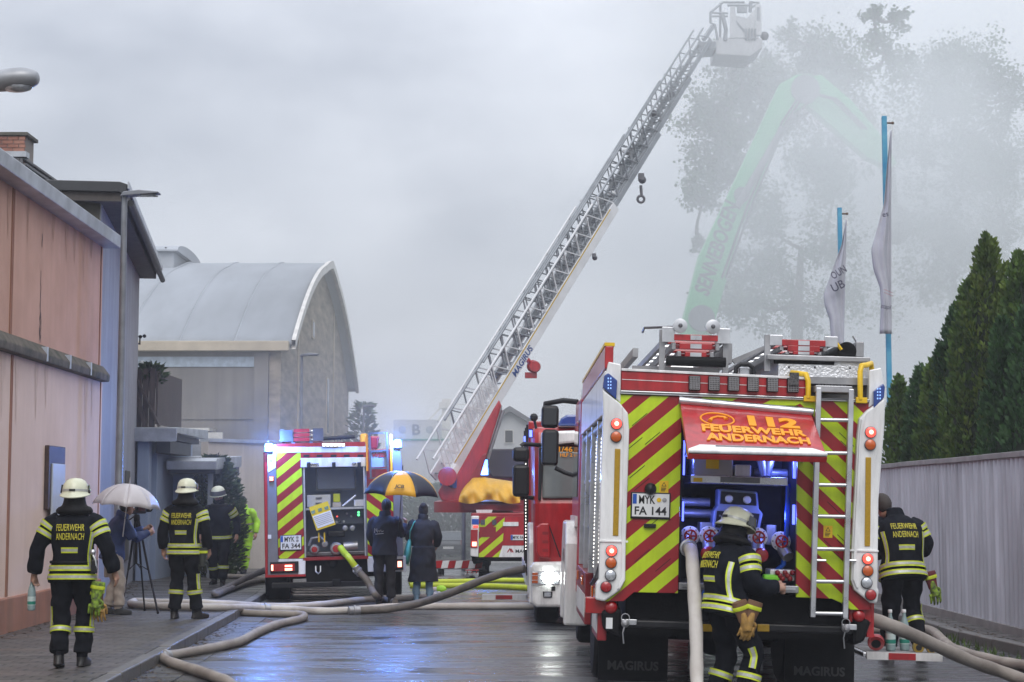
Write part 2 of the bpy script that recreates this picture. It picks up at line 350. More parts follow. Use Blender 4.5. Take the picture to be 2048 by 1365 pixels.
nb = thing('wall_cabinet', 'brown wall box with pale blue front panel on the pink wall', 'cabinet', PB.matrix_world @ Vector((11.52, 0, 1.62)), PB.rotation_euler.z)
MB().box(0, 0.92, -0.06, 0.0, 0, 0.86).build('frame', M_brown, nb, bevel=0.01)
MB().box(0.14, 0.84, -0.085, -0.06, -0.12, 0.62).build('panel', M_panel, nb, bevel=0.008)

# ---------------------------------------------------------------- grey building behind it
M_grey = render_mat('grey_blue_render', (0.36, 0.37, 0.39), (0.27, 0.28, 0.30), 0.5, (0.19, 0.19, 0.20), 0.8)
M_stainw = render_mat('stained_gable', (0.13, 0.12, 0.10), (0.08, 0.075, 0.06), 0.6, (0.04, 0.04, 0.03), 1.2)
B0 = Vector((-6.42, 27.05, 0)); B1 = Vector((-7.72, 36.0, 0)); LG = (B1-B0).length
GB = thing('grey_building', 'grey blue rendered house with dark overhanging flat roof', 'building', B0, math.atan2(B1.y-B0.y, B1.x-B0.x))
MB().box(0, LG, 0, 8, 0.0, 6.36).build('wall', M_grey, GB)
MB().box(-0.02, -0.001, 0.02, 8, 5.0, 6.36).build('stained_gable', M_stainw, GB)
MB().box(-0.25, LG+0.35, -0.32, 8.2, 6.36, 6.50).build('roof_soffit', mat('soffit_brown', (0.07, 0.06, 0.055), 0.7, var=0.3), GB)
MB().prismx([(-0.38,6.40),(-0.42,6.62),(-0.3,6.66),(8.3,6.66),(8.3,6.5),(-0.3,6.5)], -0.32, LG+0.42).build('roof_edge', M_roofblk, GB, bevel=0.01)
MB().box(-0.34, LG+0.44, -0.445, -0.422, 6.55, 6.66).build('roof_trim', M_corn, GB)
gut = MB().cyl((0, -0.45, 6.38), (LG+0.4, -0.45, 6.34), 0.055, n=10).build('gutter', M_roofblk, GB, smooth=40)
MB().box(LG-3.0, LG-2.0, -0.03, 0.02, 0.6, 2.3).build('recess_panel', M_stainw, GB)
wx = thing('weather_sensor', 'small black cup anemometer on an arm from the grey house', 'instrument', GB.matrix_world @ Vector((LG, 0.1, 5.0)), GB.rotation_euler.z)
MB().cyl((0,0,0),(0.55,-0.1,0),0.015,n=6).cyl((0.5,-0.1,0),(0.5,-0.1,0.16),0.015,n=6).build('arm', M_dark, wx)
for a in (0, 120, 240):
    MB().ball((0.5+0.11*math.cos(R(a)), -0.1+0.11*math.sin(R(a)), 0.16), 0.04, 8).cyl((0.5,-0.1,0.16),(0.5+0.11*math.cos(R(a)), -0.1+0.11*math.sin(R(a)), 0.16),0.008,n=5).build('cup', M_dark, wx)

# porch, balcony and canopies past the grey house
M_blue_r = render_mat('blue_grey_render', (0.30, 0.36, 0.46), (0.24, 0.29, 0.38), 0.4, (0.2, 0.22, 0.26))
M_wood = mat('dark_stained_wood', (0.055, 0.035, 0.028), 0.6, var=0.45, scale=4, stretch=(6, 6, 0.6), bump=0.3)
PO = thing('entrance_porch', 'low blue grey porch with metal edged canopies beside the grey house', 'porch', (-7.75, 36.2, 0))
def pxz(u, v, y): q = P(u, v, y); return q.x + 7.75, q.z
MB().box(-1.5, 0.42, 0.0, 4, 0, 3.0).build('porch_wall', M_blue_r, PO)
MB().box(0.12, 0.36, -0.5, -0.22, 0.1, 2.95).build('column', M_blue_r, PO, bevel=0.01)
MB().box(-1.5, 0.75, -0.6, 3, 2.98, 3.1).build('canopy', M_roofblk, PO)
MB().prismx([(-0.7,2.92),(-0.72,3.2),(-0.6,3.22),(3,3.3),(3,3.1),(-0.6,3.1)], -0.2, 0.95).build('canopy_edge', M_corn, PO, bevel=0.01)
MB().box(0.45, 0.75, -0.3, 2, 2.7, 2.95).build('fascia', M_roofblk, PO)
MB().prismx([(0.6,2.38),(0.58,2.56),(0.7,2.62),(4,2.75),(4,2.5)], 0.5, 1.55).build('low_canopy', M_corn, PO, bevel=0.01)
MB().box(0.5, 1.5, 0.8, 4, 2.3, 2.5).build('low_beam', M_roofblk, PO)
MB().box(0.45, 1.2, 1.6, 4, 0, 2.35).build('low_wall', M_blue_r, PO)
MB().box(1.32, 1.42, 0.9, 1.0, 0.1, 2.4).build('canopy_post', mat('post_grey', (0.18, 0.2, 0.23), 0.5), PO)
for i in range(4):
    MB().box(-0.14+i*0.135, -0.02+i*0.135, -0.15, -0.11, 3.24, 4.45).build('balcony_board', M_wood, PO)
MB().box(0.4, 0.44, -0.15, 2.5, 3.3, 4.4).build('balcony_side', M_wood, PO)
for s in (0.0, 0.28):
    MB().bar((-0.1+s*0.3, -0.22, 4.3), (0.22+s, -0.22, 3.25), 0.09, 0.05).build('balcony_brace', M_wood, PO)
al = thing('alarm_lamp', 'small yellow alarm lamp box on the grey house corner', 'alarm lamp', (-7.86, 35.9, 3.0))
MB().box(-0.05, 0.06, -0.06, 0.05, 0, 0.2).build('housing', mat('alarm_yellow', (0.75, 0.42, 0.02), 0.4), al, bevel=0.01)
MB().box(-0.03, 0.04, -0.05, 0.04, -0.08, 0.0).build('bracket', M_dark, al)
# ---------------------------------------------------------------- roof with brick chimney behind the pink building
CH = thing('tiled_house', 'house with grey tiled roof and red brick chimney behind the pink building', 'house', (-9.95, 34, 0))
MB().box(-4, 0.55, 0.3, 5, 0, 7.5).build('wall', M_stainw, CH)
M_tile = mat('roof_tile_grey', (0.13, 0.13, 0.14), 0.6, var=0.4, scale=8)
for i in range(9):
    z = 8.42 - i * 0.14; x = 0.36 + i * 0.062
    MB().prismx([(-0.1 , z),(-0.1, z+0.05),(5, z+0.05),(5, z)], -4 + i*0.01, x).build('tile_course', M_tile, CH, bevel=0.008)
MB().box(-4, 0.42, -0.16, 0.1, 8.45, 8.56).build('ridge', M_corn, CH)
for i in range(6):
    MB().prismx([(-0.14, 7.3),(-0.14, 8.42 - i*0.0),( -0.10, 8.42),(-0.10,7.3)], 0.0+i*0.06, 0.05+i*0.06).build('verge_tile', M_tile, CH)
M_brick = [mat('brick_a', (0.30, 0.13, 0.09), 0.8, var=0.3), mat('brick_b', (0.24, 0.10, 0.075), 0.8, var=0.3), mat('brick_c', (0.36, 0.17, 0.12), 0.8, var=0.3)]
ch = MB().box(-0.72, 0.26, 0.25, 0.95, 8.3, 8.95).build('chimney', mat('mortar', (0.25, 0.22, 0.2), 0.9), CH)
for r in range(8):
    o = 0.11 if r % 2 else 0
    for c in range(5):
        x0 = -0.74 + c * 0.225 + o - 0.1
        MB().box(max(-0.74, x0), min(0.28, x0 + 0.21), 0.23, 0.3, 8.32 + r*0.078, 8.385 + r*0.078).build('brick', M_brick[(r*3+c*5) % 3], ch)
MB().box(-0.78, 0.34, 0.2, 1.0, 8.95, 9.02).build('chimney_cap', M_stainw, CH, bevel=0.01)

# ---------------------------------------------------------------- barrel-roofed hall
M_hall = render_mat('hall_concrete', (0.23, 0.21, 0.19), (0.15, 0.14, 0.135), 0.5, (0.10, 0.095, 0.09), 0.4)
M_hallb = mat('hall_brick', (0.30, 0.255, 0.20), 0.85, var=0.45, scale=1.6, stretch=(1, 0.35, 2.2), bump=0.3)
M_metal_roof = mat('zinc_roof', (0.35, 0.375, 0.41), 0.55, 0.1, var=0.2, scale=0.5, stretch=(1, 0.3, 0.3))
M_wfas = mat('white_fascia', (0.62, 0.60, 0.57), 0.5, var=0.2, scale=2)
M_beige = mat('beige_fascia', (0.50, 0.43, 0.33), 0.6, var=0.2, scale=1)
HX, HY0, HY1, EV, PK = -7.95, 60.0, 85.0, 7.15, 11.35
HA = thing('barrel_roof_hall', 'big grey hall with curved metal roof and brick gable in the mist', 'hall', (HX, HY0, 0))
W_ = HY1 - HY0
def prof(t): return EV + (PK - EV) * (1 - abs(t) ** 1.75) + 0.25 * max(0, 1 - abs(t) * 5)
NP = 40
arch = [(W_/2*(1 + (-1 + 2*i/NP)), prof(-1 + 2*i/NP)) for i in range(NP + 1)]
MB().prismx([(0, -1.3)] + [(0.0 if i == 0 else a[0], a[1]-0.15) for i, a in enumerate(arch)] + [(W_, -1.3)], -0.4, 0.0).build('gable', M_hallb, HA)
MB().box(-32, -0.41, 0.0, 0.4, -1.3, EV-0.1).build('side_wall', M_hall, HA)
MB().box(-32, -0.6, 0.5, W_-0.5, -1.3, 1).build('floor', M_hall, HA)
rf = MB()
vs = [(x, y, z) for x in (0.35, -32) for y, z in arch] ; n = NP + 1
rf.add(vs, [(i, i+1, n+i+1, n+i) for i in range(NP)])
ro = rf.build('roof', M_metal_roof, HA, smooth=60); sd = ro.modifiers.new('thick', 'SOLIDIFY'); sd.thickness = 0.2
for k in range(16):
    x = -1.6 - k * 1.9
    MB().tube([(x, y, z + 0.02) for y, z in arch[: NP//2 + 3]], 0.035, 4).build('roof_seam', M_metal_roof, ro)
MB().add([(x, y + dy, z + dz) for x in (0.36, 0.5) for y, z in arch for dy, dz in ((0, 0.08), (0, -0.24))],
         [(2*i, 2*i+2, 2*i+3, 2*i+1) for i in range(NP)] + [(2*n+2*i, 2*n+2*i+2, 2*n+2*i+3, 2*n+2*i+1) for i in range(NP)] +
         [(2*i, 2*i+2, 2*n+2*i+2, 2*n+2*i) for i in range(NP)] + [(2*i+1, 2*i+3, 2*n+2*i+3, 2*n+2*i+1) for i in range(NP)]).build('gable_fascia', M_wfas, HA, smooth=40)
MB().box(-32, 0.3, -0.35, -0.02, EV-0.32, EV+0.02).build('eaves_beam', M_beige, HA, bevel=0.02)
MB().box(-32, -0.8, -0.04, -0.005, EV-0.85, EV-0.5).build('clerestory_glazing', mat('frosted_glass', (0.35, 0.42, 0.5), 0.25, var=0.2), HA)
MB().box(-32, -0.42, -0.05, -0.006, 4.5, 4.6).build('string_course', M_hall, HA)
MB().box(-0.9, -0.41, -0.12, -0.007, 0, EV-0.35).build('corner_pier', M_hall, HA)
for y in (4.6, 17.5): MB().box(0.005, 0.05, y, y+0.18, 0, prof(-1+2*y/W_)-0.5).build('pilaster_strip', M_beige, HA)
def hall_window(y, w, z0, z1):
    f = MB().box(0.01, 0.06, y-0.06, y+w+0.06, z0-0.06, z1+0.06).build('window', M_beige, HA)
    MB().box(0.062, 0.075, y, y+w, z0, z1).build('pane', mat('hall_glass', (0.08, 0.09, 0.11), 0.2), f)
hall_window(14.6, 0.7, 4.6, 6.9); hall_window(18.8, 1.0, 3.6, 4.6); hall_window(21.6, 1.0, 3.6, 4.6); hall_window(9, 0.6, 8.2, 8.8)
an = MB().box(-30, -2.3, -1.2, -0.06, 0, 4.05).build('annex', M_hall, HA)
MB().box(-30, -2.2, -1.3, -0.06, 4.05, 4.15).build('annex_coping', M_wfas, HA)
d = MB().box(-2.75, -1.75, -1.32, -1.2, 2.4, 4.0).build('doorway', M_wfas, HA); MB().box(-2.6, -2.0, -1.34, -1.32, 2.4, 3.7).build('dark_leaf', M_brown, d)
cu = MB().box(-11.5, -5.6, W_/2-3, W_/2+2, PK-0.6, PK+0.30).build('roof_vent', M_metal_roof, HA)
MB().prismx([(W_/2-3.2, PK+0.30)] + [(W_/2-0.5 - 2.7*math.cos(PI*i/10), PK+0.36+0.36*math.sin(PI*i/10)) for i in range(11)] + [(W_/2+2.2, PK+0.30)], -11.7, -5.4).build('vent_cap', M_metal_roof, HA, smooth=40)
for k in range(7): MB().cyl((-11.3+k*0.9, W_/2-3.1, PK+0.3), (-11.3+k*0.9, W_/2-3.1, PK+0.46), 0.05, n=5).build('roof_pin', M_dark, cu)
# beige yard wall in front of the hall
M_bw = render_mat('beige_wall', (0.58, 0.52, 0.46), (0.46, 0.41, 0.36), 0.45, (0.28, 0.25, 0.22), 0.8)
YW = thing('yard_wall', 'tall beige rendered yard wall behind the juniper bush', 'wall', (0, 0, 0))
a, b = Vector((-7.25, 41.8, 0)), Vector((-4.2, 45.5, 0)); nn = Vector((-(b-a).y, (b-a).x, 0)).normalized() * 0.25
def quad_wall(m, a, b, nn, z0, z1):
    p = [a, b, b+nn, a+nn]; m.add([(v.x, v.y, z0) for v in p] + [(v.x, v.y, z1) for v in p], [(0,3,2,1),(4,5,6,7),(0,1,5,4),(1,2,6,5),(2,3,7,6),(3,0,4,7)]); return m
quad_wall(MB(), a, b, nn, 0, 3.13).build('wall', M_bw, YW)
quad_wall(MB(), a - nn*0.2, b - nn*0.2, nn*1.4, 3.13, 3.21).build('coping', M_corn, YW)
SH = thing('low_shed', 'low grey shed with flat roof between the porch and the hall', 'shed', (-9.0, 43, 0))
MB().box(-3, 1.7, 0, 4, 0, 2.7).build('wall', M_hall, SH); MB().box(-3, 1.75, -0.1, 4, 2.7, 3.15).build('roof', M_corn, SH)

# ---------------------------------------------------------------- far white house, tank, hedge
M_wh = render_mat('white_house', (0.55, 0.55, 0.56), (0.48, 0.48, 0.5), 0.2, (0.4, 0.4, 0.42))
WH = thing('white_house', 'pale gabled house with small attic window in the mist', 'house', (-0.05, 75, 0))
MB().prism([(-1.6, -1.3),(-1.6, 4.6),(-0.05, 5.55),(1.6, 4.5),(1.6, -1.3)], 0, 9).build('wall', M_wh, WH)
MB().prism([(-1.8, 4.42),(-0.05, 5.52),(1.9, 4.35),(1.9, 4.55),(-0.05, 5.75),(-1.8, 4.62)], -0.3, 9.2).build('roof', M_tile, WH)
MB().box(-1.4, -0.4, 3, 5, 4.9, 5.95).build('dormer', M_tile, WH)
w = MB().box(-0.28, 0.12, -0.05, 0.0, 4.15, 4.75).build('window', M_wfas, WH); MB().box(-0.24, 0.08, -0.07, -0.05, 4.2, 4.7).build('pane', M_dark, w)
w = MB().box(-1.3, 1.3, -0.05, 0.0, 1.6, 2.7).build('window', M_wfas, WH)
for k in range(3): MB().box(-1.25+k*0.86, -0.5+k*0.86, -0.07, -0.05, 1.65, 2.65).build('pane', mat('hall_glass', (0,0,0)), w)
TK = thing('storage_hall', 'white storage hall with dark letter B and green stripe in the mist', 'hall', (-6.8, 100, -0.75)); TK.scale = (1.43, 1.43, 1.43)
MB().box(0, 2.2, 0, 8, -1.3, 4.1).build('wall', M_wh, TK)
MB().box(0.0, 1.75, 0.3, 8, 4.17, 4.95).build('upper_wall', M_wh, TK)
MB().box(-0.02, 2.25, -0.04, 8, 4.1, 4.17).build('green_band', mat('green_paint', (0.05, 0.22, 0.15), 0.5), TK)
letter('B', 0.32, 0.42, mat('faded_letter', (0.16, 0.17, 0.2), 0.6), TK, (0.92, 0.29, 4.55), bold=0.02, ext=0.01)
for x in (0.35, 1.45): MB().ball((x, 0.3, 4.55), 0.16, 8, sc3=(1, 0.1, 1)).build('emblem', mat('pale_emblem', (0.3, 0.32, 0.36), 0.6), TK)
GE = thing('grain_elevator', 'thin white elevator pipe tower rising behind the storage hall', 'tower', (-3.93, 103, -0.75)); GE.scale = (1.43, 1.43, 1.43)
MB().box(-0.14, 0.22, 0, 0.3, -1.3, 5.9).build('tower', M_wfas, GE); MB().box(-0.25, 0.35, -0.1, 0.4, 5.5, 5.75).build('head', M_wfas, GE)
MB().bar((-0.95, 0, 4.7), (0.0, 0, 5.75), 0.07).build('chute', M_wfas, GE); MB().bar((-0.6, 0.1, 4.6), (0.0, 0.1, 5.4), 0.07).build('chute', M_wfas, GE)
MB().bar((0.1, 0, 5.7), (2.2, 0, 5.55), 0.025).build('cable', M_wfas, GE)
# ---------------------------------------------------------------- corrugated fence on the right
M_cor = mat('galvanised_sheet', (0.55, 0.58, 0.65), 0.5, 0.08, var=0.32, scale=2.5, stretch=(1, 1, 0.15), rvar=0.1)
M_capr = mat('fence_cap', (0.32, 0.31, 0.31), 0.5, 0.4, var=0.25, scale=3)
FE = thing('corrugated_fence', 'grey corrugated metal fence along the narrow right pavement', 'fence', (6.16, 13.0, 0.118), R(90.35))
plen = 2.4
for k in range(10):
    m = MB(); vs = []; n = int(plen / 0.02)
    for i in range(n + 1):
        x = k * plen + plen * i / n; y = 0.020 * max(-0.8, min(0.8, 1.5 * math.sin(2 * PI * x / 0.19))) + (0.004 if k % 2 else 0)
        vs += [(x, y, 0.1), (x, y, 2.14)]
    m.add(vs, [(2*i, 2*i+2, 2*i+3, 2*i+1) for i in range(n)]).build('sheet_panel', M_cor, FE, smooth=50, fix=False)
    MB().box(k*plen+0.004, (k+1)*plen-0.004, -0.045, 0.045, 2.14 + (k % 2)*0.004, 2.21 + (k % 2)*0.004).build('top_rail', M_capr, FE, bevel=0.006)
    MB().box(k*plen+0.003, (k+1)*plen-0.003, -0.05, 0.05, 0.0, 0.10).build('foot_rail', M_capr, FE)
    MB().box(k*plen-0.03, k*plen+0.03, -0.09, -0.03, 0.0, 2.14).build('post', M_capr, FE)
# ---------------------------------------------------------------- haze over the whole place, and the smoke bank round the ladder
hz = MB().box(-46, 46, -6, 118, -2.3, 30).build('haze', [])
hz['kind'] = 'stuff'; hm = bpy.data.materials.new('haze'); hm.use_nodes = True
hn = hm.node_tree.nodes; hn.clear(); pv = hn.new('ShaderNodeVolumePrincipled'); pv.inputs['Color'].default_value = (0.90, 0.93, 1.0, 1); pv.inputs['Density'].default_value = 0.0012; pv.inputs['Anisotropy'].default_value = 0.2
ho = hn.new('ShaderNodeOutputMaterial'); hm.node_tree.links.new(pv.outputs[0], ho.inputs['Volume']); hz.data.materials.append(hm)
def smoke(name, c, rx, ry, rz, dens, seed):
    o = MB().ball((0, 0, 0), 1.0, 24, sc3=(rx, ry, rz)).build(name, []); o.location = c; o['kind'] = 'stuff'
    m = bpy.data.materials.new(name); m.use_nodes = True; N = m.node_tree.nodes; L = m.node_tree.links.new; N.clear()
    t = N.new('ShaderNodeTexCoord'); q = N.new('ShaderNodeMapping'); q.inputs['Scale'].default_value = (1/rx, 1/ry, 1/rz); L(t.outputs['Object'], q.inputs[0])
    ln = N.new('ShaderNodeVectorMath'); ln.operation = 'LENGTH'; L(q.outputs[0], ln.inputs[0])
    n = N.new('ShaderNodeTexNoise'); n.inputs['Scale'].default_value = 0.16; n.inputs['Detail'].default_value = 4; n.inputs['Roughness'].default_value = 0.55
    ad = N.new('ShaderNodeVectorMath'); ad.operation = 'ADD'; ad.inputs[1].default_value = (seed, seed*2, 0); L(t.outputs['Object'], ad.inputs[0]); L(ad.outputs[0], n.inputs['Vector'])
    a = N.new('ShaderNodeMapRange'); a.inputs[1].default_value = 1.0; a.inputs[2].default_value = 0.25; a.inputs[3].default_value = 0; a.inputs[4].default_value = 1; a.interpolation_type = 'SMOOTHSTEP'; L(ln.outputs['Value'], a.inputs[0])
    b = N.new('ShaderNodeMapRange'); b.inputs[1].default_value = 0.36; b.inputs[2].default_value = 0.62; b.inputs[3].default_value = 0.15; b.inputs[4].default_value = 1; L(n.outputs[0], b.inputs[0])
    mu = N.new('ShaderNodeMath'); mu.operation = 'MULTIPLY'; L(a.outputs[0], mu.inputs[0]); L(b.outputs[0], mu.inputs[1])
    m2 = N.new('ShaderNodeMath'); m2.operation = 'MULTIPLY'; L(mu.outputs[0], m2.inputs[0]); m2.inputs[1].default_value = dens
    v = N.new('ShaderNodeVolumePrincipled'); v.inputs['Color'].default_value = (0.95, 0.975, 0.985, 1); L(m2.outputs[0], v.inputs['Density'])
    out = N.new('ShaderNodeOutputMaterial'); L(v.outputs[0], out.inputs['Volume']); o.data.materials.append(m); return o
smoke('smoke', (14, 56, 9), 16, 8, 17, 0.25, 3)
smoke('smoke', (-6, 84, 5), 60, 52, 24, 0.012, 5)
smoke('smoke', (-2.6, 30.6, 2.9), 5.5, 3.4, 2.7, 0.027, 12)
smoke('smoke', (6.2, 47, 15), 5.5, 5, 6, 0.14, 9)
# ================================================================ VEHICLES: shared materials
M_red = mat('fire_red', (0.40, 0.012, 0.016), 0.34, var=0.28, scale=5, stretch=(2, 2, 0.4), coat=0.4)
M_red_dk = mat('fire_red_dark', (0.26, 0.012, 0.016), 0.4, var=0.2, scale=4)
M_white = mat('truck_white', (0.78, 0.78, 0.77), 0.34, var=0.20, scale=5, stretch=(2, 2, 0.4), coat=0.3, rvar=0.08)
M_blk = mat('black_rubber', (0.008, 0.008, 0.009), 0.6, spec=0.15, var=0.4, scale=8, bump=0.1)
M_tyre = mat('tyre', (0.012, 0.012, 0.013), 0.75, spec=0.2, var=0.4, scale=10, bump=0.25, bscale=60)
M_plast = mat('black_plastic', (0.014, 0.014, 0.016), 0.42, spec=0.3, var=0.2)
M_alu = mat('aluminium', (0.62, 0.63, 0.65), 0.33, 0.85, var=0.2, scale=5, rvar=0.1)
M_alud = mat('aluminium_dull', (0.38, 0.38, 0.39), 0.45, 0.7, var=0.25, scale=5)
M_steel = mat('steel_dark', (0.14, 0.14, 0.15), 0.4, 0.7, var=0.3)
M_yel = mat('safety_yellow', (0.78, 0.50, 0.01), 0.4, var=0.12, scale=5)
M_org = mat('orange_letter', (0.85, 0.33, 0.01), 0.45)
M_amb = mat('amber_lens', (0.55, 0.10, 0.01), 0.15, coat=0.6)
M_amb_d = mat('amber_reflex', (0.42, 0.25, 0.01), 0.35, var=0.15, scale=60)
M_rlens = mat('red_lens', (0.35, 0.01, 0.012), 0.12, coat=0.6)
M_rlit = mat('red_lens_lit', (0.5, 0.02, 0.02), 0.2, emit=(1.0, 0.10, 0.07), estr=1.6)
M_rcore = mat('red_bulb_lit', (0.9, 0.3, 0.2), 0.2, emit=(1.0, 0.30, 0.22), estr=4.5)
M_clens = mat('clear_lens', (0.55, 0.57, 0.6), 0.08, 0.5, coat=0.8, var=0.3, scale=30)
M_bluel = mat('blue_lens', (0.01, 0.045, 0.24), 0.12, coat=0.8)
M_bluedot = mat('blue_led', (0.3, 0.5, 0.9), 0.2, emit=(0.25, 0.45, 1.0), estr=0.9)
M_blueemit = mat('blue_led_strip', (0.2, 0.3, 0.9), 0.3, emit=(0.10, 0.14, 1.0), estr=3.2)
M_ledw = mat('white_led', (1, 1, 0.95), 0.3, emit=(1.0, 0.97, 0.86), estr=4.0)
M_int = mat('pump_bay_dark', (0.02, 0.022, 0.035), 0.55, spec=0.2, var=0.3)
M_plate = mat('plate_white', (0.75, 0.76, 0.76), 0.4, var=0.05)
M_eu = mat('plate_blue', (0.01, 0.08, 0.42), 0.4)
M_ink = mat('ink_black', (0.008, 0.008, 0.008), 0.5)
M_glass = mat('dark_glass', (0.02, 0.024, 0.028), 0.06, coat=0.5)
M_chq = mat('chequer_plate', (0.66, 0.67, 0.69), 0.32, 0.7, var=0.12, scale=3, bump=0.5, bscale=55)
M_mesh = mat('lamp_mesh', (0.17, 0.17, 0.17), 0.3, 0.5, col2=(0.03, 0.03, 0.03), scale=70)
YG, RD = (0.50, 0.66, 0.012), (0.30, 0.010, 0.016)
def tyre(m, c, r, w, mi=0):          # wheel across x
    x0 = c[0] - w/2; pr = [(r*0.55, 0), (r*0.9, 0.0), (r*0.985, 0.03), (r, 0.06), (r, w-0.06), (r*0.985, w-0.03), (r*0.9, w), (r*0.55, w)]
    return m.lathe(pr, (x0, c[1], c[2]), axis='x', n=32, mi=mi)
def wheel(par, c, r, w, rimcol=None):
    t = tyre(MB(), c, r, w).build('wheel', M_tyre, par, smooth=35)
    MB().lathe([(r*0.2, 0), (r*0.5, 0.03), (r*0.56, w*0.5)], (c[0]-w/2+0.02, c[1], c[2]), axis='x', n=20).build('rim', rimcol or M_alud, t, smooth=40)
    return t
def lens(par, x, z, y, r, m, name='tail_light', lit=False):
    o = MB().lathe([(r*1.12, 0), (r*1.12, -0.012), (r*1.0, -0.016)], (x, y, z), axis='y', n=24).build(name, M_steel, par, smooth=30)
    MB().lathe([(r, -0.0165), (r*0.96, -0.026), (r*0.6, -0.034), (r*0.05, -0.037)], (x, y, z), axis='y', n=24).build('lens', m, o, smooth=50)
    if lit: MB().lathe([(r*0.45, -0.037), (r*0.3, -0.041), (r*0.02, -0.043)], (x, y, z), axis='y', n=16).build('bulb', M_rcore, o, smooth=50)
    return o
def plate(par, x, z, y, w, h, l1, l2, rz=0, m_ink=None):
    p = MB().box(x-w/2-0.012, x+w/2+0.012, y-0.012, y, z-h/2-0.02, z+h/2+0.012).build('number_plate', M_plast, par, bevel=0.006)
    MB().box(x-w/2, x+w/2, y-0.016, y-0.012, z-h/2, z+h/2).build('plate_face', M_plate, p)
    MB().box(x-w/2+0.004, x-w/2+w*0.12, y-0.018, y-0.016, z+0.01, z+h/2-0.004).build('country_band', M_eu, p)
    letter(l1[0], l1[1]*w, h*0.36, m_ink or M_ink, p, (x - w/2 + w*(l1[2]), y-0.0165, z + h*0.24), bold=0.018, ext=0.002)
    letter(l2[0], l2[1]*w, h*0.36, m_ink or M_ink, p, (x - w/2 + w*(l2[2]), y-0.0165, z - h*0.24), bold=0.018, ext=0.002)
    for k in range(2): MB().lathe([(h*0.10, 0), (h*0.10, -0.003), (h*0.04, -0.004)], (x - w/2 + w*(l1[3]) + k*h*0.24*l1[4], y-0.0165, z + h*0.24 + (0 if l1[4] else (0.12-0.24*k)*h)), axis='y', n=14).build('plate_seal', M_yel if k == 0 and l1[4] else M_alud, p)
    return p
# ================================================================ FIRE ENGINE in front (rear view)
FA = Frame((1.97, 15.2, 0.0), 0, 0.030)
TA = thing('fire_engine', 'red and white fire engine with open rear hatch and yellow red chevrons', 'fire engine', FA.loc, 0, None, 0.030)
def pa(pts, yo=0.0): return FA.poly(pts, yo)
def ra(u0, v0, u1, v1, yo=0.0):
    cx, cz = FA.px((u0+u1)/2, (v0+v1)/2, yo); ex, _ = FA.px(u1, (v0+v1)/2, yo); _, ez = FA.px((u0+u1)/2, v0, yo)
    return cx - abs(ex-cx), cx + abs(ex-cx), cz - abs(ez-cz), cz + abs(ez-cz)
def boxa(name, u0, v0, u1, v1, y0, y1, m, par=None, bevel=0):
    x0, x1, z0, z1 = ra(u0, v0, u1, v1, y0); return MB().box(x0, x1, y0, y1, z0, z1).build(name, m, par or TA, bevel=bevel)
M_chevL = stripes('chevron_left', YG, RD, -0.87, 1.0, 0.272, 0.16)
M_chevR = stripes('chevron_right', YG, RD, 0.90, 1.0, 0.285, 0.44)
# rear panels
MB().prism(pa([(1222,789),(1364,794),(1364,803),(1356,1187),(1268,1185),(1247,1203),(1208,1203)]), 0, 0.05).build('rear_panel', M_chevL, TA, bevel=0.004)
MB().prism(pa([(1596,822),(1600,803),(1600,799),(1745,806),(1740,1221),(1702,1220),(1682,1206),(1664,1198),(1592,1195)]), 0, 0.05).build('rear_panel', M_chevR, TA, bevel=0.004)
MB().prism(pa([(1364.5,794),(1599.5,799),(1599.5,812),(1364.5,806)]), 0, 0.05).build('rear_panel', stripes('chevron_top', YG, RD, -0.5, 1.0, 0.3, 0.1), TA)
for (x0, y0, x1, y1, k) in ((1250, 818, 1352, 1180, -1), (1608, 830, 1715, 1190, 1)):     # fine printed hem marks along the stripes
    for i in range(9):
        u = random.uniform(x0, x1-34); v = random.uniform(y0+30, y1-30); q = FA.px(u, v, 0); s = 0.87 if k < 0 else -0.9
        MB().add([(q[0], -0.003, q[1]), (q[0]+0.13, -0.003, q[1]+0.13*s), (q[0]+0.13, -0.003, q[1]+0.13*s+0.007), (q[0], -0.003, q[1]+0.007)], [(0,1,2,3)]).build('seam_print', M_plast, TA)
# top band, trims
MB().prism(pa([(1243,742),(1612,760),(1610,795),(1242,780)]), 0.0, 0.06).build('top_band', M_red, TA, bevel=0.006)
MB().prism(pa([(1243,737),(1613,755),(1612,760),(1243,742)]), -0.012, 0.4).build('top_edge', M_white, TA, bevel=0.003)
MB().prism(pa([(1241,781.5),(1738,800),(1738,805.5),(1241,788.5)]), -0.022, 0.05).build('drip_rail', M_alu, TA, bevel=0.004)
MB().prism(pa([(1242,784),(1738,801.5),(1738,803),(1242,785.5)]), -0.026, -0.02).build('rail_seal', M_ink, TA)
MB().prism(pa([(1244,758.5),(1611,775.5),(1611,776.8),(1244,759.8)]), -0.004, 0).build('band_line', M_white, TA)
for u in (1390, 1429, 1468, 1507, 1546, 1587):
    v = 767 + (u-1390)*0.022; l = boxa('work_light', u-12, v-15, u+11, v+14, -0.05, -0.001, M_plast, bevel=0.005)
    x0, x1, z0, z1 = ra(u-10, v-13, u+9, v+12, -0.055); MB().box(x0, x1, -0.056, -0.05, z0, z1).build('mesh_guard', M_mesh, l)
    for k in range(7):
        z = z0 + (z1-z0)*k/6; MB().box(x0, x1, -0.060, -0.056, z-0.002, z+0.002).build('guard_bar', M_alud, l)
        x = x0 + (x1-x0)*k/6; MB().box(x-0.002, x+0.002, -0.063, -0.060, z0, z1).build('guard_bar', M_alud, l)
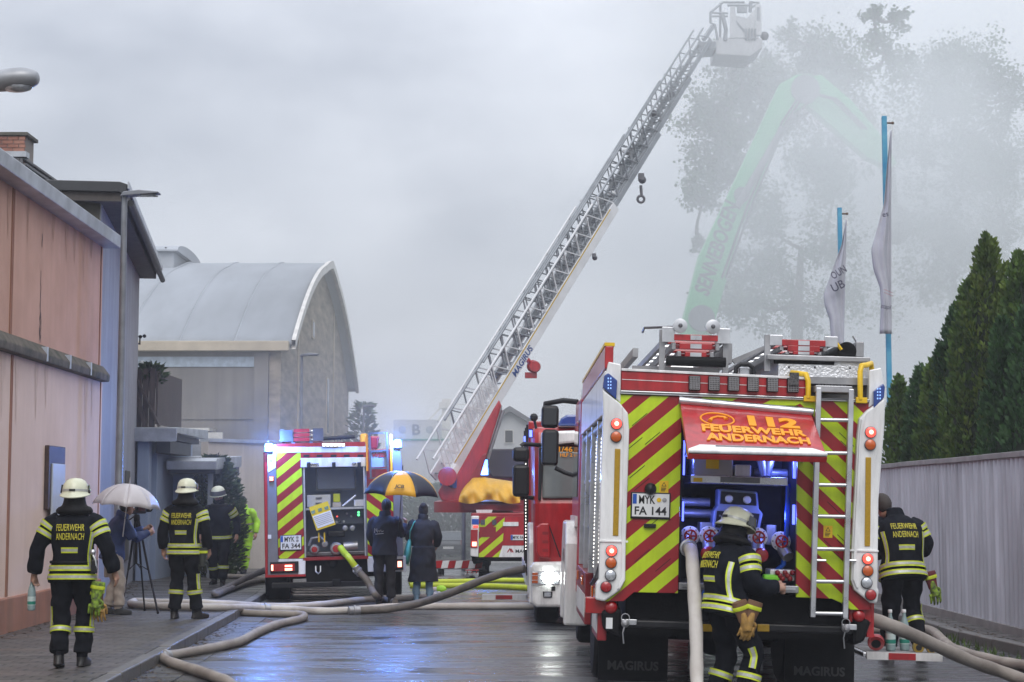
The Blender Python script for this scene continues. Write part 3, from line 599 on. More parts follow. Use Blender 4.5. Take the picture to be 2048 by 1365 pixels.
# pillars with lights
pl = [(1204,779),(1240,808),(1255,827),(1258,860),(1251,1090),(1250,1160),(1240,1180),(1208,1203),(1190,1199),(1192,1165),(1197,1160),(1200,1000),(1206,830)]
MB().prism(pa(pl), -0.055, 0.10).build('corner_pillar', M_white, TA, bevel=0.018)
MB().prism(pa([(u + (3 if u > 1225 else 0), v+2) for u, v in [(1240,812),(1251,830),(1254,860),(1247,1090),(1246,1158),(1236,1176),(1230,1176),(1238,1155),(1243,860)]]), -0.07, -0.05).build('pillar_rib', M_white, TA, bevel=0.006)
pr_ = [(1768,796),(1731,822),(1716,838),(1712,870),(1701,1090),(1699,1160),(1706,1180),(1738,1206),(1752,1207),(1756,1180),(1753,1176),(1755,1000),(1767,850)]
MB().prism(pa(pr_), -0.055, 0.10).build('corner_pillar', M_white, TA, bevel=0.018)
MB().prism(pa([(1731,826),(1720,840),(1716,870),(1705,1090),(1703,1158),(1710,1176),(1715,1176),(1709,1155),(1720,870)]), -0.07, -0.05).build('pillar_rib', M_white, TA, bevel=0.006)
MB().prism(pa([(1217,724),(1242,729),(1241,806),(1206,780)]), -0.01, 0.10).build('pillar_fin', M_white, TA, bevel=0.01)
MB().prism(pa([(1738,741),(1762,736),(1768,768),(1768,796),(1737,816)]), -0.01, 0.10).build('pillar_fin', M_white, TA, bevel=0.01)
for pts in ([(1208,752),(1216,747),(1234,762),(1232,800),(1205,776)], [(1745,783),(1764,768),(1768,775),(1766,796),(1745,818)]):
    b = MB().prism(pa(pts, -0.01), -0.06, 0.06).build('blue_flasher', M_bluel, TA, bevel=0.008)
    cu_, cv_ = sum(p[0] for p in pts)/5, sum(p[1] for p in pts)/5
    for i in range(2):
        for j in range(4):
            q = FA.px(cu_ - 2.5 + i*5, cv_ - 10 + j*6.5, -0.06); MB().cbox((q[0], -0.064, q[1]), 0.010, 0.006, 0.013).build('led', M_bluedot, b)
for (lx, s) in ((0, 0), (1, 1)):
    L4 = [((1233,848),(1232,874),(1223,1102),(1222,1126),(1221,1151),(1212,1174)), ((1741,865),(1740,890),(1735,1118),(1735,1142),(1733,1166),(1741,1190))][lx]
    for (u, v), m, lit in zip(L4, (M_rlit, M_amb, M_rlit, M_amb, M_clens, M_rlens), (1, 0, 1, 0, 0, 0)):
        q = FA.px(u, v, -0.055); lens(TA, q[0], q[1], -0.055, 0.045, m, 'tail_light' if m in (M_rlit, M_rlens) else 'indicator_light' if m is M_amb else 'reversing_light', lit)
    st = [((1227,898),(1238,898),(1236,1072),(1226,1072)), ((1731,915),(1742,915),(1740,1093),(1729,1093))][lx]
    q0 = FA.px((st[0][0]+st[1][0])/2, st[0][1], -0.055); q1 = FA.px((st[2][0]+st[3][0])/2, st[2][1], -0.055)
    MB().box(q1[0]-0.024, q1[0]+0.024, -0.064, -0.055, q1[1], q0[1]).build('reflector_strip', M_amb_d, TA, bevel=0.012)
    u0, u1, v0 = ((1196, 1256, 1083), (1699, 1757, 1102))[lx]
    x0, x1, z0, z1 = ra(u0, v0-2, u1, v0+2, -0.06); MB().box(x0, x1, -0.066, -0.054, z0, z1).build('pillar_joint', M_white, TA, bevel=0.003)
# body box behind
MB().box(-1.19, 1.19, 0.06, 5.05, 2.78, 2.84).build('roof', M_alud, TA)
MB().box(1.08, 1.14, 0.10, 5.05, 0.6, 2.84).build('side_wall', M_red, TA)
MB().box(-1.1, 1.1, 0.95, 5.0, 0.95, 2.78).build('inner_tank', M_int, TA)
# left side with open lockers
MB().box(-1.245, -1.17, 0.10, 5.05, 2.46, 2.84).build('side_header', M_white, TA, bevel=0.01)
MB().prismx([(0.10,2.86),(0.10,3.06),(5.0,3.06),(5.0,2.86)], -1.245, -1.17).build('side_gallery', M_red, TA, bevel=0.01)
MB().box(-1.25, -1.16, 0.10, 5.02, 3.06, 3.09).build('gallery_stripe', M_yel, TA)
for y in (0.10, 1.30, 2.55, 3.75, 4.95):
    MB().box(-1.235, -1.15, y, y+0.10, 0.98, 2.46).build('locker_post', M_alu if y > 0.2 else M_white, TA, bevel=0.006)
for i, y in enumerate((0.2, 1.4, 2.65, 3.85)):
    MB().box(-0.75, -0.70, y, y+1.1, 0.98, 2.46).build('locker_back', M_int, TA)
    for z in (1.42, 1.9): MB().box(-1.2, -0.75, y+0.01, y+1.09, z, z+0.025).build('locker_shelf', M_alu, TA)
    for k in range(3): MB().box(-1.15, -0.8, y+0.1+k*0.32, y+0.36+k*0.32, 1.46 if k % 2 else 1.93, 1.72 if k % 2 else 2.2).build('stowed_box', (M_alud, M_steel, M_eu)[k], TA, bevel=0.01)
    MB().cyl((-1.16, y+0.02, 2.40), (-1.16, y+1.08, 2.40), 0.065, n=12).build('rolled_shutter', M_alud, TA, smooth=40)
    for yy in ((y+0.04, y+0.55) if i == 0 else (y+0.3,) if i == 1 else ()):
        m = MB()
        for k in range(34): m.cbox((-1.222, yy, 1.08+k*0.036), 0.010, 0.022, 0.014)
        m.build('led_strip', M_ledw, TA)
MB().box(-1.25, -1.17, 0.10, 1.1, 0.50, 0.97).build('side_skirt', M_red_dk, TA, bevel=0.01)
MB().box(-1.256, -1.251, 0.14, 1.05, 0.56, 0.80).build('skirt_panel', M_white, TA)
MB().box(-1.25, -1.17, 2.75, 5.0, 0.45, 0.97).build('side_skirt', M_red_dk, TA, bevel=0.01)
MB().box(-1.256, -1.251, 2.8, 4.9, 0.52, 0.75).build('skirt_panel', M_white, TA)
for y in (0.3, 0.9, 3.2, 4.4): MB().box(-1.275, -1.256, y, y+0.10, 0.83, 0.93).build('side_marker', M_amb, TA, bevel=0.004)
MB().tube([(-1.2, 0.02, 1.3), (-1.27, 0.05, 1.05), (-1.3, 0.25, 0.98), (-1.2, 0.4, 1.1)], 0.02, 8).build('cable_bundle', M_steel, TA, smooth=50)
# wheels, chassis, flaps
for y in (1.95,):
    for x in (-1.06, -0.73, 0.73, 1.06): wheel(TA, (x, y, 0.5), 0.5, 0.29)
for x in (-1.03, 1.03): wheel(TA, (x, 6.15, 0.5), 0.5, 0.33)
MB().box(-1.0, 1.0, 0.25, 1.3, 0.55, 0.93).build('chassis', M_blk, TA); MB().box(-0.45, 0.45, 1.3, 5.1, 0.45, 0.95).build('chassis', M_blk, TA)
MB().cyl((-0.9, 1.95, 0.5), (0.9, 1.95, 0.5), 0.11, n=12).ball((0, 1.95, 0.5), 0.26, 14).build('axle', M_blk, TA, smooth=40)
for x, u in ((-0.86, 1245), (0.86, 1655)):
    q = FA.px(u, 1345, 1.15); f = MB().box(x-0.32, x+0.32, 1.15, 1.17, 0.06, 0.56).build('mud_flap', M_blk, TA)
    letter('MAGIRUS', 0.47, 0.085, mat('embossed_grey', (0.06, 0.06, 0.06), 0.5), f, (x, 1.148, 0.20), bold=0.03)
x0, x1, z0, z1 = ra(1243, 1246, 1705, 1262, 0.05)
MB().box(x0, x1, 0.02, 0.12, z0, z1).build('rear_bumper', M_plast, TA, bevel=0.015)
MB().prism([(x0, z0-0.10), (x0-0.16, z0-0.02), (x0-0.18, z0+0.14), (x0, z0+0.16)], 0.03, 0.5).build('bumper_end', M_blk, TA, bevel=0.03); MB().prism([(x1, z0-0.10), (x1+0.10, z0-0.06), (x1+0.16, z0+0.12), (x1, z0+0.16)], 0.03, 0.5).build('bumper_end', M_blk, TA, bevel=0.03)
for u in (1416, 1527): boxa('bumper_marker', u-12, 1249, u+12, 1264, 0.012, 0.125, M_amb_d, bevel=0.006)
for u, v in ((1222,1215), (1718,1232)):
    q = FA.px(u, v, 0.03); MB().lathe([(0.055, 0.05), (0.055, 0), (0.04, -0.02), (0.005, -0.028)], (q[0], 0.03, q[1]), axis='y', n=20).build('fog_lamp', M_rlens, TA, smooth=45)
    MB().box(q[0]-0.1 - (0.12 if u < 1400 else -0.02), q[0]+0.1-(0.12 if u < 1400 else -0.02), 0.06, 0.2, q[1]-0.06, q[1]+0.08).build('reflector_block', M_rlens, TA, bevel=0.01)
for u, v in ((1250,1247), (1690,1257)):
    q = FA.px(u, v, 0.0); s = 1 if u < 1400 else -1
    tk = MB().box(q[0]-0.03, q[0]+0.10*1, -0.01, 0.02, q[1]-0.012, q[1]+0.035).build('shackle', M_alu, TA, bevel=0.004)
    MB().lathe([(0.035, 0.0), (0.035, -0.03), (0.012, -0.05)], (q[0], -0.012, q[1]), axis='y', n=14).build('pin', M_alud, tk, smooth=40)
    MB().tube([(q[0]+0.035*math.cos(a), -0.04, q[1]+0.05+0.035*math.sin(a)) for a in [i*PI/6 for i in range(13)]], 0.004, 5).build('ring', M_alu, tk)
    MB().tube([(q[0], -0.04, q[1]), (q[0]-0.02, -0.045, q[1]-0.08), (q[0]-0.01, -0.04, q[1]-0.17)], 0.006, 5).build('safety_clip', M_alu, tk)
boxa('service_sticker', 1212, 1236, 1225, 1258, 0.015, 0.02, M_plate)
for k, (x, ln) in enumerate(((-0.35, 0.24), (-0.25, 0.2), (0.05, 0.26), (0.2, 0.2), (0.32, 0.24))):
    for i in range(10): MB().lathe([(0.012, -0.004), (0.016, 0), (0.012, 0.004)], (x, 1.1 + (i % 2)*0.004, 0.42 - i*ln/10), axis='y', n=8).build('snow_chain_link', M_steel, TA)
# pump bay
ox0, oz0 = FA.px(1361, 1165, 0.05); ox1, oz1 = FA.px(1596, 803, 0.05)
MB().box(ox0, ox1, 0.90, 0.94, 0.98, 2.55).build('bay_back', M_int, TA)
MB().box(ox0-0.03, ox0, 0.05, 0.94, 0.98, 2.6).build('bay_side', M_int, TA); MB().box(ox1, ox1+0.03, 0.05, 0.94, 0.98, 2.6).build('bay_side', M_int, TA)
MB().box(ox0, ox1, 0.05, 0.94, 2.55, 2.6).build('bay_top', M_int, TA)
MB().box(ox0-0.02, ox1+0.02, -0.02, 0.94, oz0-0.06, oz0).build('bay_floor', M_alud, TA, bevel=0.006)
MB().box(ox0+0.01, ox1-0.01, -0.035, -0.02, oz0-0.035, oz0-0.015).build('floor_edge', M_alu, TA)
for x, sgn in ((ox0+0.012, 1), (ox1-0.012, -1)):
    for (za, zb) in ((1.95, 2.25), (1.55, 1.72)):
        MB().box(x-0.010, x+0.010, 0.10, 0.13, za, zb).build('blue_led_strip', M_blueemit, TA)
def lampl(name, par, loc, e, col, size=0.15):
    l = bpy.data.lights.new(name, 'POINT'); l.energy = e; l.color = col; l.shadow_soft_size = size
    o = bpy.data.objects.new(name, l); COL.objects.link(o); o.parent = par; o.location = loc; return o
lampl('bay_lamp', TA, (ox0+0.12, 0.3, 2.1), 9.0, (0.12, 0.18, 1.0), 0.06); lampl('bay_lamp', TA, (ox1-0.12, 0.3, 2.1), 9.0, (0.12, 0.18, 1.0), 0.06)
lampl('bay_lamp', TA, (ox0+0.10, 0.2, 1.62), 5.0, (0.14, 0.2, 1.0), 0.05); lampl('bay_lamp', TA, (ox1-0.10, 0.2, 1.62), 5.0, (0.14, 0.2, 1.0), 0.05)
boxa('equipment_tray', 1381, 953, 1576, 969, 0.15, 0.75, M_alu, bevel=0.006)
boxa('equipment_case', 1388, 914, 1466, 954, 0.22, 0.7, mat('case_grey', (0.42, 0.41, 0.38), 0.5, var=0.1), bevel=0.012)
boxa('case_latch', 1412, 918, 1438, 938, 0.21, 0.22, M_yel); boxa('equipment_case', 1470, 930, 1502, 954, 0.22, 0.6, M_white, bevel=0.01)
boxa('tray_label', 1441, 955, 1520, 966, 0.14, 0.15, M_steel); boxa('tray_label', 1387, 956, 1405, 964, 0.14, 0.15, M_yel)
for u in (1522, 1540):
    a = FA.px(u, 918, 0.4); b = FA.px(u+6 if u < 1530 else u-6, 952, 0.4); MB().cyl((a[0], 0.4, a[1]), (b[0], 0.4, b[1]), 0.045, 0.035, n=14).build('branch_pipe', M_alud, TA, smooth=40)
# control panel
cp = MB().prism(pa([(1437,978),(1515,984),(1518,1018),(1526,1028),(1518,1066),(1424,1060),(1428,1022),(1436,1012)], 0.35), 0.35, 0.6).build('control_panel', mat('panel_blue', (0.25, 0.30, 0.42), 0.4), TA, bevel=0.012)
MB().prism(pa([(1442,983),(1511,988),(1513,1012),(1440,1008)], 0.345), 0.335, 0.345).build('panel_face', M_plast, cp); MB().prism(pa([(1434,1022),(1519,1028),(1513,1060),(1430,1055)], 0.345), 0.335, 0.345).build('panel_face', M_plast, cp)
for u, v in ((1458,998),(1494,1000)):
    q = FA.px(u, v, 0.33); gd = MB().lathe([(0.035, 0), (0.035, -0.015), (0.028, -0.018)], (q[0], 0.335, q[1]), axis='y', n=20).build('gauge', M_alu, cp, smooth=35)
    MB().lathe([(0.026, -0.0185), (0.001, -0.019)], (q[0], 0.335, q[1]), axis='y', n=16).build('gauge_dial', M_plate, gd)
for k in range(8):
    q = FA.px(1440 + (k % 4)*22, 1032 + (k//4)*14, 0.33); MB().lathe([(0.009, 0), (0.007, -0.014)], (q[0], 0.335, q[1]), axis='y', n=8).build('knob', (M_alud, M_rlens, M_bluedot, M_alud)[k % 4], cp)
boxa('manifold', 1400, 1045, 1425, 1085, 0.4, 0.65, M_alud, bevel=0.01); boxa('manifold', 1532, 1050, 1553, 1090, 0.4, 0.65, M_alud, bevel=0.01)
for (u, v, du, dv) in ((1380,1072,-10,30),(1418,1072,0,30),(1516,1075,2,30),(1562,1083,14,32)):
    q = FA.px(u, v, 0.22); q2 = FA.px(u+du, v+dv, 0.18)
    vl = MB().lathe([(0.085, 0.03), (0.085, 0.0), (0.06, -0.004)], (q[0], 0.22, q[1]), axis='y', n=28).build('valve_flange', M_white, TA, smooth=30)
    for k in range(8): MB().lathe([(0.007, 0), (0.006, -0.008)], (q[0]+0.072*math.cos(k*PI/4), 0.219, q[1]+0.072*math.sin(k*PI/4)), axis='y', n=6).build('flange_bolt', M_steel, vl)
    hw = MB().tube([(q[0]+0.05*math.cos(a), 0.17, q[1]+0.05*math.sin(a)) for a in [i*PI/8 for i in range(17)]], 0.010, 6)
    for k in range(5): hw.cyl((q[0], 0.175, q[1]), (q[0]+0.05*math.cos(k*2*PI/5), 0.17, q[1]+0.05*math.sin(k*2*PI/5)), 0.008, n=5)
    hw.cyl((q[0], 0.16, q[1]), (q[0], 0.22, q[1]), 0.014, n=8).build('hand_wheel', M_rlens, vl, smooth=40)
    MB().tube([(q[0], 0.5, q[1]), (q[0], 0.28, q[1]), ((q[0]+q2[0])/2, 0.22, (q[1]+q2[1])/2-0.01), (q2[0], 0.16, q2[1])], [0.06, 0.06, 0.058, 0.055], 14).build('outlet_pipe', M_alud, vl, smooth=45)
    if u in (1418, 1516):
        qc = FA.px(u+du+(4 if u > 1450 else -2), v+dv+6, 0.12); MB().lathe([(0.06, 0.04), (0.065, 0.0), (0.05, -0.02), (0.01, -0.025)], (qc[0], 0.12, qc[1]), axis='y', n=18).build('blind_cap', M_red, vl, smooth=40)
for z, x0_, x1_ in ((1.62, ox0, ox0+0.35), (1.72, ox0, ox0+0.3), (2.0, ox1-0.3, ox1)):
    MB().cyl((x0_, 0.6, z), (x1_, 0.6, z), 0.04, n=12).build('water_pipe', M_alud, TA, smooth=40)
MB().tube([(ox1-0.05, 0.2, 1.9), (ox1-0.06, 0.18, 1.5), (ox1-0.08, 0.2, 1.2), (ox1-0.2, 0.25, 1.08)], 0.022, 8).build('hose_line', M_eu, TA, smooth=50)
boxa('tool_box', 1540, 1140, 1592, 1162, 0.1, 0.4, M_white, bevel=0.01); boxa('glove_bundle', 1528, 1150, 1560, 1163, 0.06, 0.2, mat('hi_vis_green', (0.25, 0.75, 0.04), 0.6), bevel=0.02)
for k in range(7):
    q = FA.px(1555+k*5, 1146+(k % 3)*6, 0.07); MB().ball((q[0], 0.07, q[1]), 0.025, 8).build('rope_coil', M_red_dk, TA, smooth=60)
# blue lid on its chain below the bay
q = FA.px(1416, 1192, -0.03); ld = MB().lathe([(0.055, 0.02), (0.062, 0), (0.05, -0.02)], (q[0], -0.03, q[1]), axis='y', n=22).build('coupling_lid', M_eu, TA, smooth=35)
MB().lathe([(0.042, -0.021), (0.03, -0.024), (0.002, -0.02)], (q[0], -0.03, q[1]), axis='y', n=18).build('lid_face', M_alud, ld, smooth=40)
m = MB()
for i in range(12): m.ball((q[0]-0.01*math.sin(i), -0.03, q[1]+0.07+i*0.024), 0.009, 6)
m.build('lid_chain', M_alud, ld)
# open rear hatch, tilted outwards
hq0 = FA.px(1360, 806, 0.0); hq1 = FA.px(1622, 829, 0.0)
HT = [(hq0[0], -0.02, hq0[1]), (hq1[0], -0.02, hq1[1])]
hb0 = FA.px(1376, 908, -0.98); hb1 = FA.px(1655, 915, -0.98)
HBt = [(hb0[0], -0.98, hb0[1]), (hb1[0], -0.98, hb1[1])]
hv = [Vector(HT[0]), Vector(HT[1]), Vector(HBt[1]), Vector(HBt[0])]
for k in range(60):                       # keep the hatch flat: slide its last corner along the sight line
    yo = -0.6 - 0.02*k; c = FA.px(1655, 915, yo); c = Vector((c[0], yo, c[1])); n_ = (hv[1]-hv[0]).cross(hv[3]-hv[0]).normalized()
    if k == 0: best = (9, c)
    if abs((c-hv[0]).dot(n_)) < best[0]: best = (abs((c-hv[0]).dot(n_)), c)
hv[2] = best[1]
hn_ = (hv[1]-hv[0]).cross(hv[3]-hv[0]).normalized()
if hn_.y > 0: hn_ = -hn_
MB().add([v for v in hv] + [v - hn_*0.05 for v in hv], [(0,1,2,3),(7,6,5,4),(0,4,5,1),(1,5,6,2),(2,6,7,3),(3,7,4,0)]).build('rear_hatch', M_red, TA, bevel=0.006)
hatch = TA.children[-1]
def hp(s, t, o=0.0):                      # point on the hatch: s across 0..1, t down 0..1
    return hv[0].lerp(hv[1], s).lerp(hv[3].lerp(hv[2], s), t) + hn_*o
def hatch_text(body, s0, s1, t0, t1, m, bold=0.03):
    me = text_mesh(body, 1, 1, bold, 0.5); me.name = 'lettering'
    for v in me.vertices:
        v.co = hp(s0 + (v.co.x+0.5)*(s1-s0), t1 + (v.co.z+0.5)*(t0-t1), 0.012 if v.co.y < -0.1 else 0.002)
    me.materials.clear(); me.materials.append(m); return link('lettering', me, hatch)
hatch_text('112', 0.49, 0.87, 0.18, 0.40, M_org, 0.05); hatch_text('FEUERWEHR', 0.13, 0.90, 0.43, 0.57, M_org, 0.04); hatch_text('ANDERNACH', 0.15, 0.91, 0.60, 0.745, M_org, 0.04)
MB().tube([hp(0.26+0.125*math.cos(a), 0.30+0.125*math.sin(a), 0.004) for a in [i*PI/16 for i in range(33)]], 0.008, 6).build('emblem_ring', M_org, hatch)
MB().tube([hp(0.20, 0.35, 0.004), hp(0.22, 0.29, 0.006), hp(0.26, 0.25, 0.006), hp(0.31, 0.25, 0.006), hp(0.33, 0.29, 0.004)], [0.02, 0.012, 0.010, 0.012, 0.02], 8).build('handset_emblem', M_org, hatch)
MB().cyl(hp(-0.01, 0.0, 0.02), hp(1.01, 0.0, 0.02), 0.035, n=14).build('hinge_rail', M_alu, hatch, smooth=40)
wb = [hp(0.085, 0.88, 0.0), hp(0.90, 0.88, 0.0), hp(1.0, 0.965, 0.0), hp(1.0, 1.005, 0), hp(0.0, 1.005, 0), hp(0.0, 0.965, 0)]
MB().add([p + hn_*0.004 for p in wb] + [p + hn_*0.035 for p in wb], [(0,1,2,3,4,5),(11,10,9,8,7,6)] + [(i, i+6, (i+1) % 6+6, (i+1) % 6) for i in range(6)]).build('hatch_handle', M_white, hatch, bevel=0.012)
MB().bar(hp(0.2, 0.915, 0.036), hp(0.8, 0.915, 0.036), 0.015).build('handle_recess', M_alud, hatch)
for body, s0, s1 in (('MAGIRUS', 0.30, 0.42), ('GFI', 0.83, 0.88)):
    hatch_text(body, s0, s1, 0.955, 0.985, M_ink, 0.02); o = hatch.children[-1]
    for v in o.data.vertices: v.co += hn_*0.03
for s_ in (0.06, 0.94): MB().cyl(hp(s_, 0.55, -0.06), (hp(s_, 0, 0).x, 0.12, hp(s_, 0, 0).z-0.45), 0.012, n=8).build('gas_strut', M_steel, hatch, smooth=40)
# plate, camera, stickers
x0, x1, z0, z1 = ra(1264, 988, 1338, 1034); plate(TA, (x0+x1)/2, (z0+z1)/2, -0.004, x1-x0, z1-z0, ('MYK', 0.44, 0.40, 0.72, 1), ('FA 144', 0.86, 0.5))
q = FA.px(1301, 978, -0.03); MB().lathe([(0.05, 0.03), (0.052, 0), (0.04, -0.03), (0.01, -0.05)], (q[0], -0.03, q[1]), axis='y', n=18).build('rear_camera', M_plast, TA, smooth=45)
for u, v in ((1328, 974), (1656, 1064)):
    s = boxa('warning_sticker', u-9, v-12, u+9, v+12, -0.004, -0.001, M_yel); q = FA.px(u, v-4, -0.005)
    MB().add([(q[0]-0.022, -0.006, q[1]-0.014), (q[0]+0.022, -0.006, q[1]-0.014), (q[0], -0.006, q[1]+0.024)], [(0,1,2)]).build('warning_triangle', M_ink, s)
    MB().add([(q[0]-0.014, -0.0075, q[1]-0.009), (q[0]+0.014, -0.0075, q[1]-0.009), (q[0], -0.0075, q[1]+0.015)], [(0,1,2)]).build('triangle_field', M_yel, s)
    for k in range(3): MB().box(q[0]-0.025, q[0]+0.02-0.006*k, -0.006, -0.004, q[1]-0.032-0.012*k, q[1]-0.026-0.012*k).build('sticker_line', M_ink, s)
boxa('plate_lamp', 1288, 1048, 1312, 1056, -0.03, -0.001, M_plast, bevel=0.004)
# rear ladder
lt = pa([(1637,776), (1702,779), (1625,1235), (1690,1237)], -0.10)
for i in (0, 1): MB().bar((lt[i][0], -0.10, lt[i][1]), (lt[i+2][0], -0.10, lt[i+2][1]), 0.045, 0.055).build('ladder_rail', M_alu, TA, bevel=0.006)
for v in (840, 906, 970, 1033, 1098, 1163, 1227):
    f_ = (v-776)/459; a = FA.px(1637-12*f_, v, -0.10); b = FA.px(1702-12*f_, v+1, -0.10); MB().cyl((a[0], -0.10, a[1]), (b[0], -0.10, b[1]), 0.018, n=10).build('ladder_rung', M_alu, TA, smooth=40)
x0, x1, z0, z1 = ra(1631, 772, 1705, 790, -0.12); st = MB().box(x0, x1, -0.12, 0.14, z0+0.02, z1).build('ladder_platform', M_alud, TA, bevel=0.006)
for i in range(9): MB().box(x0+0.03+i*0.028, x0+0.045+i*0.028, -0.1, 0.12, z1, z1+0.012).build('grip_tooth', M_steel, st)
for u0, u1 in ((1631, 1647), (1692, 1706)):
    q = FA.px((u0+u1)/2, 1121, -0.06); MB().cyl((q[0]-0.03, -0.09, q[1]), (q[0]+0.05, -0.09, q[1]), 0.012, n=8).cyl((q[0], -0.09, q[1]), (q[0], 0.0, q[1]), 0.012, n=8).build('ladder_clamp', M_alu, TA, smooth=40)
# yellow grab rails
for (u0, v0, u1, v1) in ((1580, 742, 1616, 797), (1720, 724, 1744, 800)):
    a = FA.px(u1 if u0 < 1600 else u0, v1, -0.02); t1 = FA.px(u1 if u0 < 1600 else u0, v0+4, -0.02); t0 = FA.px(u0 if u0 < 1600 else u1, v0+4, 0.25)
    MB().tube([(a[0], -0.03, a[1]), (t1[0], -0.03, t1[1]-0.07), (t1[0]-(0.015 if u0 < 1600 else -0.015), -0.015, t1[1]-0.015), ((t1[0]+t0[0])/2, 0.1, t1[1]), (t0[0]+(0.015 if u0 < 1600 else -0.015), 0.22, t0[1]), (t0[0], 0.25, t0[1]-0.07)], 0.024, 12).build('grab_rail', M_yel, TA, smooth=50)
    MB().box(a[0]-0.04, a[0]+0.06, -0.045, 0.0, a[1]-0.03, a[1]+0.02).build('rail_foot', M_yel, TA, bevel=0.005)
# roof chest on the right, loop and pump-hose holder in the middle
x0, x1, z0, z1 = ra(1556, 722, 1737, 800, 0.30); rc = MB().box(x0, x1, 0.30, 3.2, z0, z1).build('roof_chest', M_chq, TA, bevel=0.006)
for u, v in ((1578,735),(1630,735),(1700,737),(1577,768),(1640,770),(1705,770)):
    q = FA.px(u, v, 0.30); MB().lathe([(0.010, 0), (0.006, -0.006)], (q[0], 0.299, q[1]), axis='y', n=8).build('rivet', M_steel, rc)
x0, x1, z0, z1 = ra(1535, 716, 1742, 722, 0.24); MB().box(x0, x1, 0.26, 3.3, z0, z1+0.02).build('chest_lid', M_alud, rc, bevel=0.008)
a = FA.px(1470, 752, 0.3); b = FA.px(1508, 753, 0.3); h_ = FA.px(1489, 729, 0.3)[1]
MB().tube([(a[0], 0.3, a[1]), (a[0]+0.01, 0.3, h_-0.03), (a[0]+0.05, 0.3, h_), (b[0]-0.05, 0.3, h_), (b[0]-0.01, 0.3, h_-0.03), (b[0], 0.3, b[1])], 0.02, 10).build('hoop', M_plast, TA, smooth=50)
boxa('floodlight', 1478, 735, 1500, 753, 0.34, 0.55, M_alu, bevel=0.01)
# cab far ahead
MB().prismx([(5.15, 0.62),(5.15, 2.92),(6.9, 2.95),(7.35, 1.75),(7.4, 0.55)], -1.25, 1.25).build('cab', M_red, TA, bevel=0.05)
MB().prismx([(5.5, 1.75),(5.5, 2.65),(6.75, 2.65),(7.05, 1.75)], -1.262, -1.251).build('cab_window', M_glass, TA)
MB().box(-1.28, -1.251, 5.35, 6.95, 1.40, 1.52).build('door_stripe', M_white, TA)
MB().prismx([(5.4,0.25),(5.4,1.2),(5.6,1.46),(6.7,1.46),(6.95,1.2),(6.95,0.25),(6.72,0.25),(6.72,0.95),(6.5,1.1),(5.8,1.1),(5.6,0.95),(5.6,0.25)], -1.38, -1.10).build('wheel_arch', M_white, TA, bevel=0.03)
MB().box(-1.2, 1.2, 5.2, 6.6, 2.95, 3.1).build('cab_roof', M_white, TA, bevel=0.04)
for v0, v1, nm in ((812, 856, 'mirror'), (860, 932, 'mirror')):
    x0, x1, z0, z1 = [*(FA.px(1082, v1, 7.3)), *(FA.px(1118, v0, 7.3))][0], FA.px(1118, v0, 7.3)[0], FA.px(1082, v1, 7.3)[1], FA.px(1118, v0, 7.3)[1]
    mi = MB().box(x0, x1, 7.2, 7.42, z0, z1).build(nm, M_plast, TA, bevel=0.05)
    MB().box(x0+0.03, x1-0.03, 7.19, 7.199, z0+0.04, z1-0.04).build('mirror_glass', M_glass, mi)
a = FA.px(1090, 808, 7.3); MB().tube([(-1.22, 7.2, a[1]+0.03), (-1.4, 7.3, a[1]+0.05), (a[0]-0.0, 7.3, a[1]), (a[0], 7.3, a[1]-0.12)], 0.035, 8).build('mirror_arm', M_plast, TA, smooth=50)
a = FA.px(1110, 936, 7.3); MB().tube([(-1.22, 7.2, a[1]-0.1), (-1.35, 7.3, a[1]-0.06), (a[0], 7.3, a[1])], 0.03, 8).build('mirror_arm', M_plast, TA, smooth=50)
# side step folded out on the right with a striped edge
sp0 = MB().box(1.27, 2.0, 1.2, 1.9, 0.34, 0.38).build('fold_out_step', M_alu, TA, bevel=0.006)
MB().box(1.3, 2.0, 1.17, 1.199, 0.32, 0.39).build('step_edge', M_white, sp0); MB().box(1.5, 1.75, 1.16, 1.169, 0.325, 0.385).build('step_stripe', M_red, sp0)
for i in range(6): MB().box(1.3, 1.98, 1.25+i*0.11, 1.28+i*0.11, 0.38, 0.392).build('step_tread', M_alud, sp0)
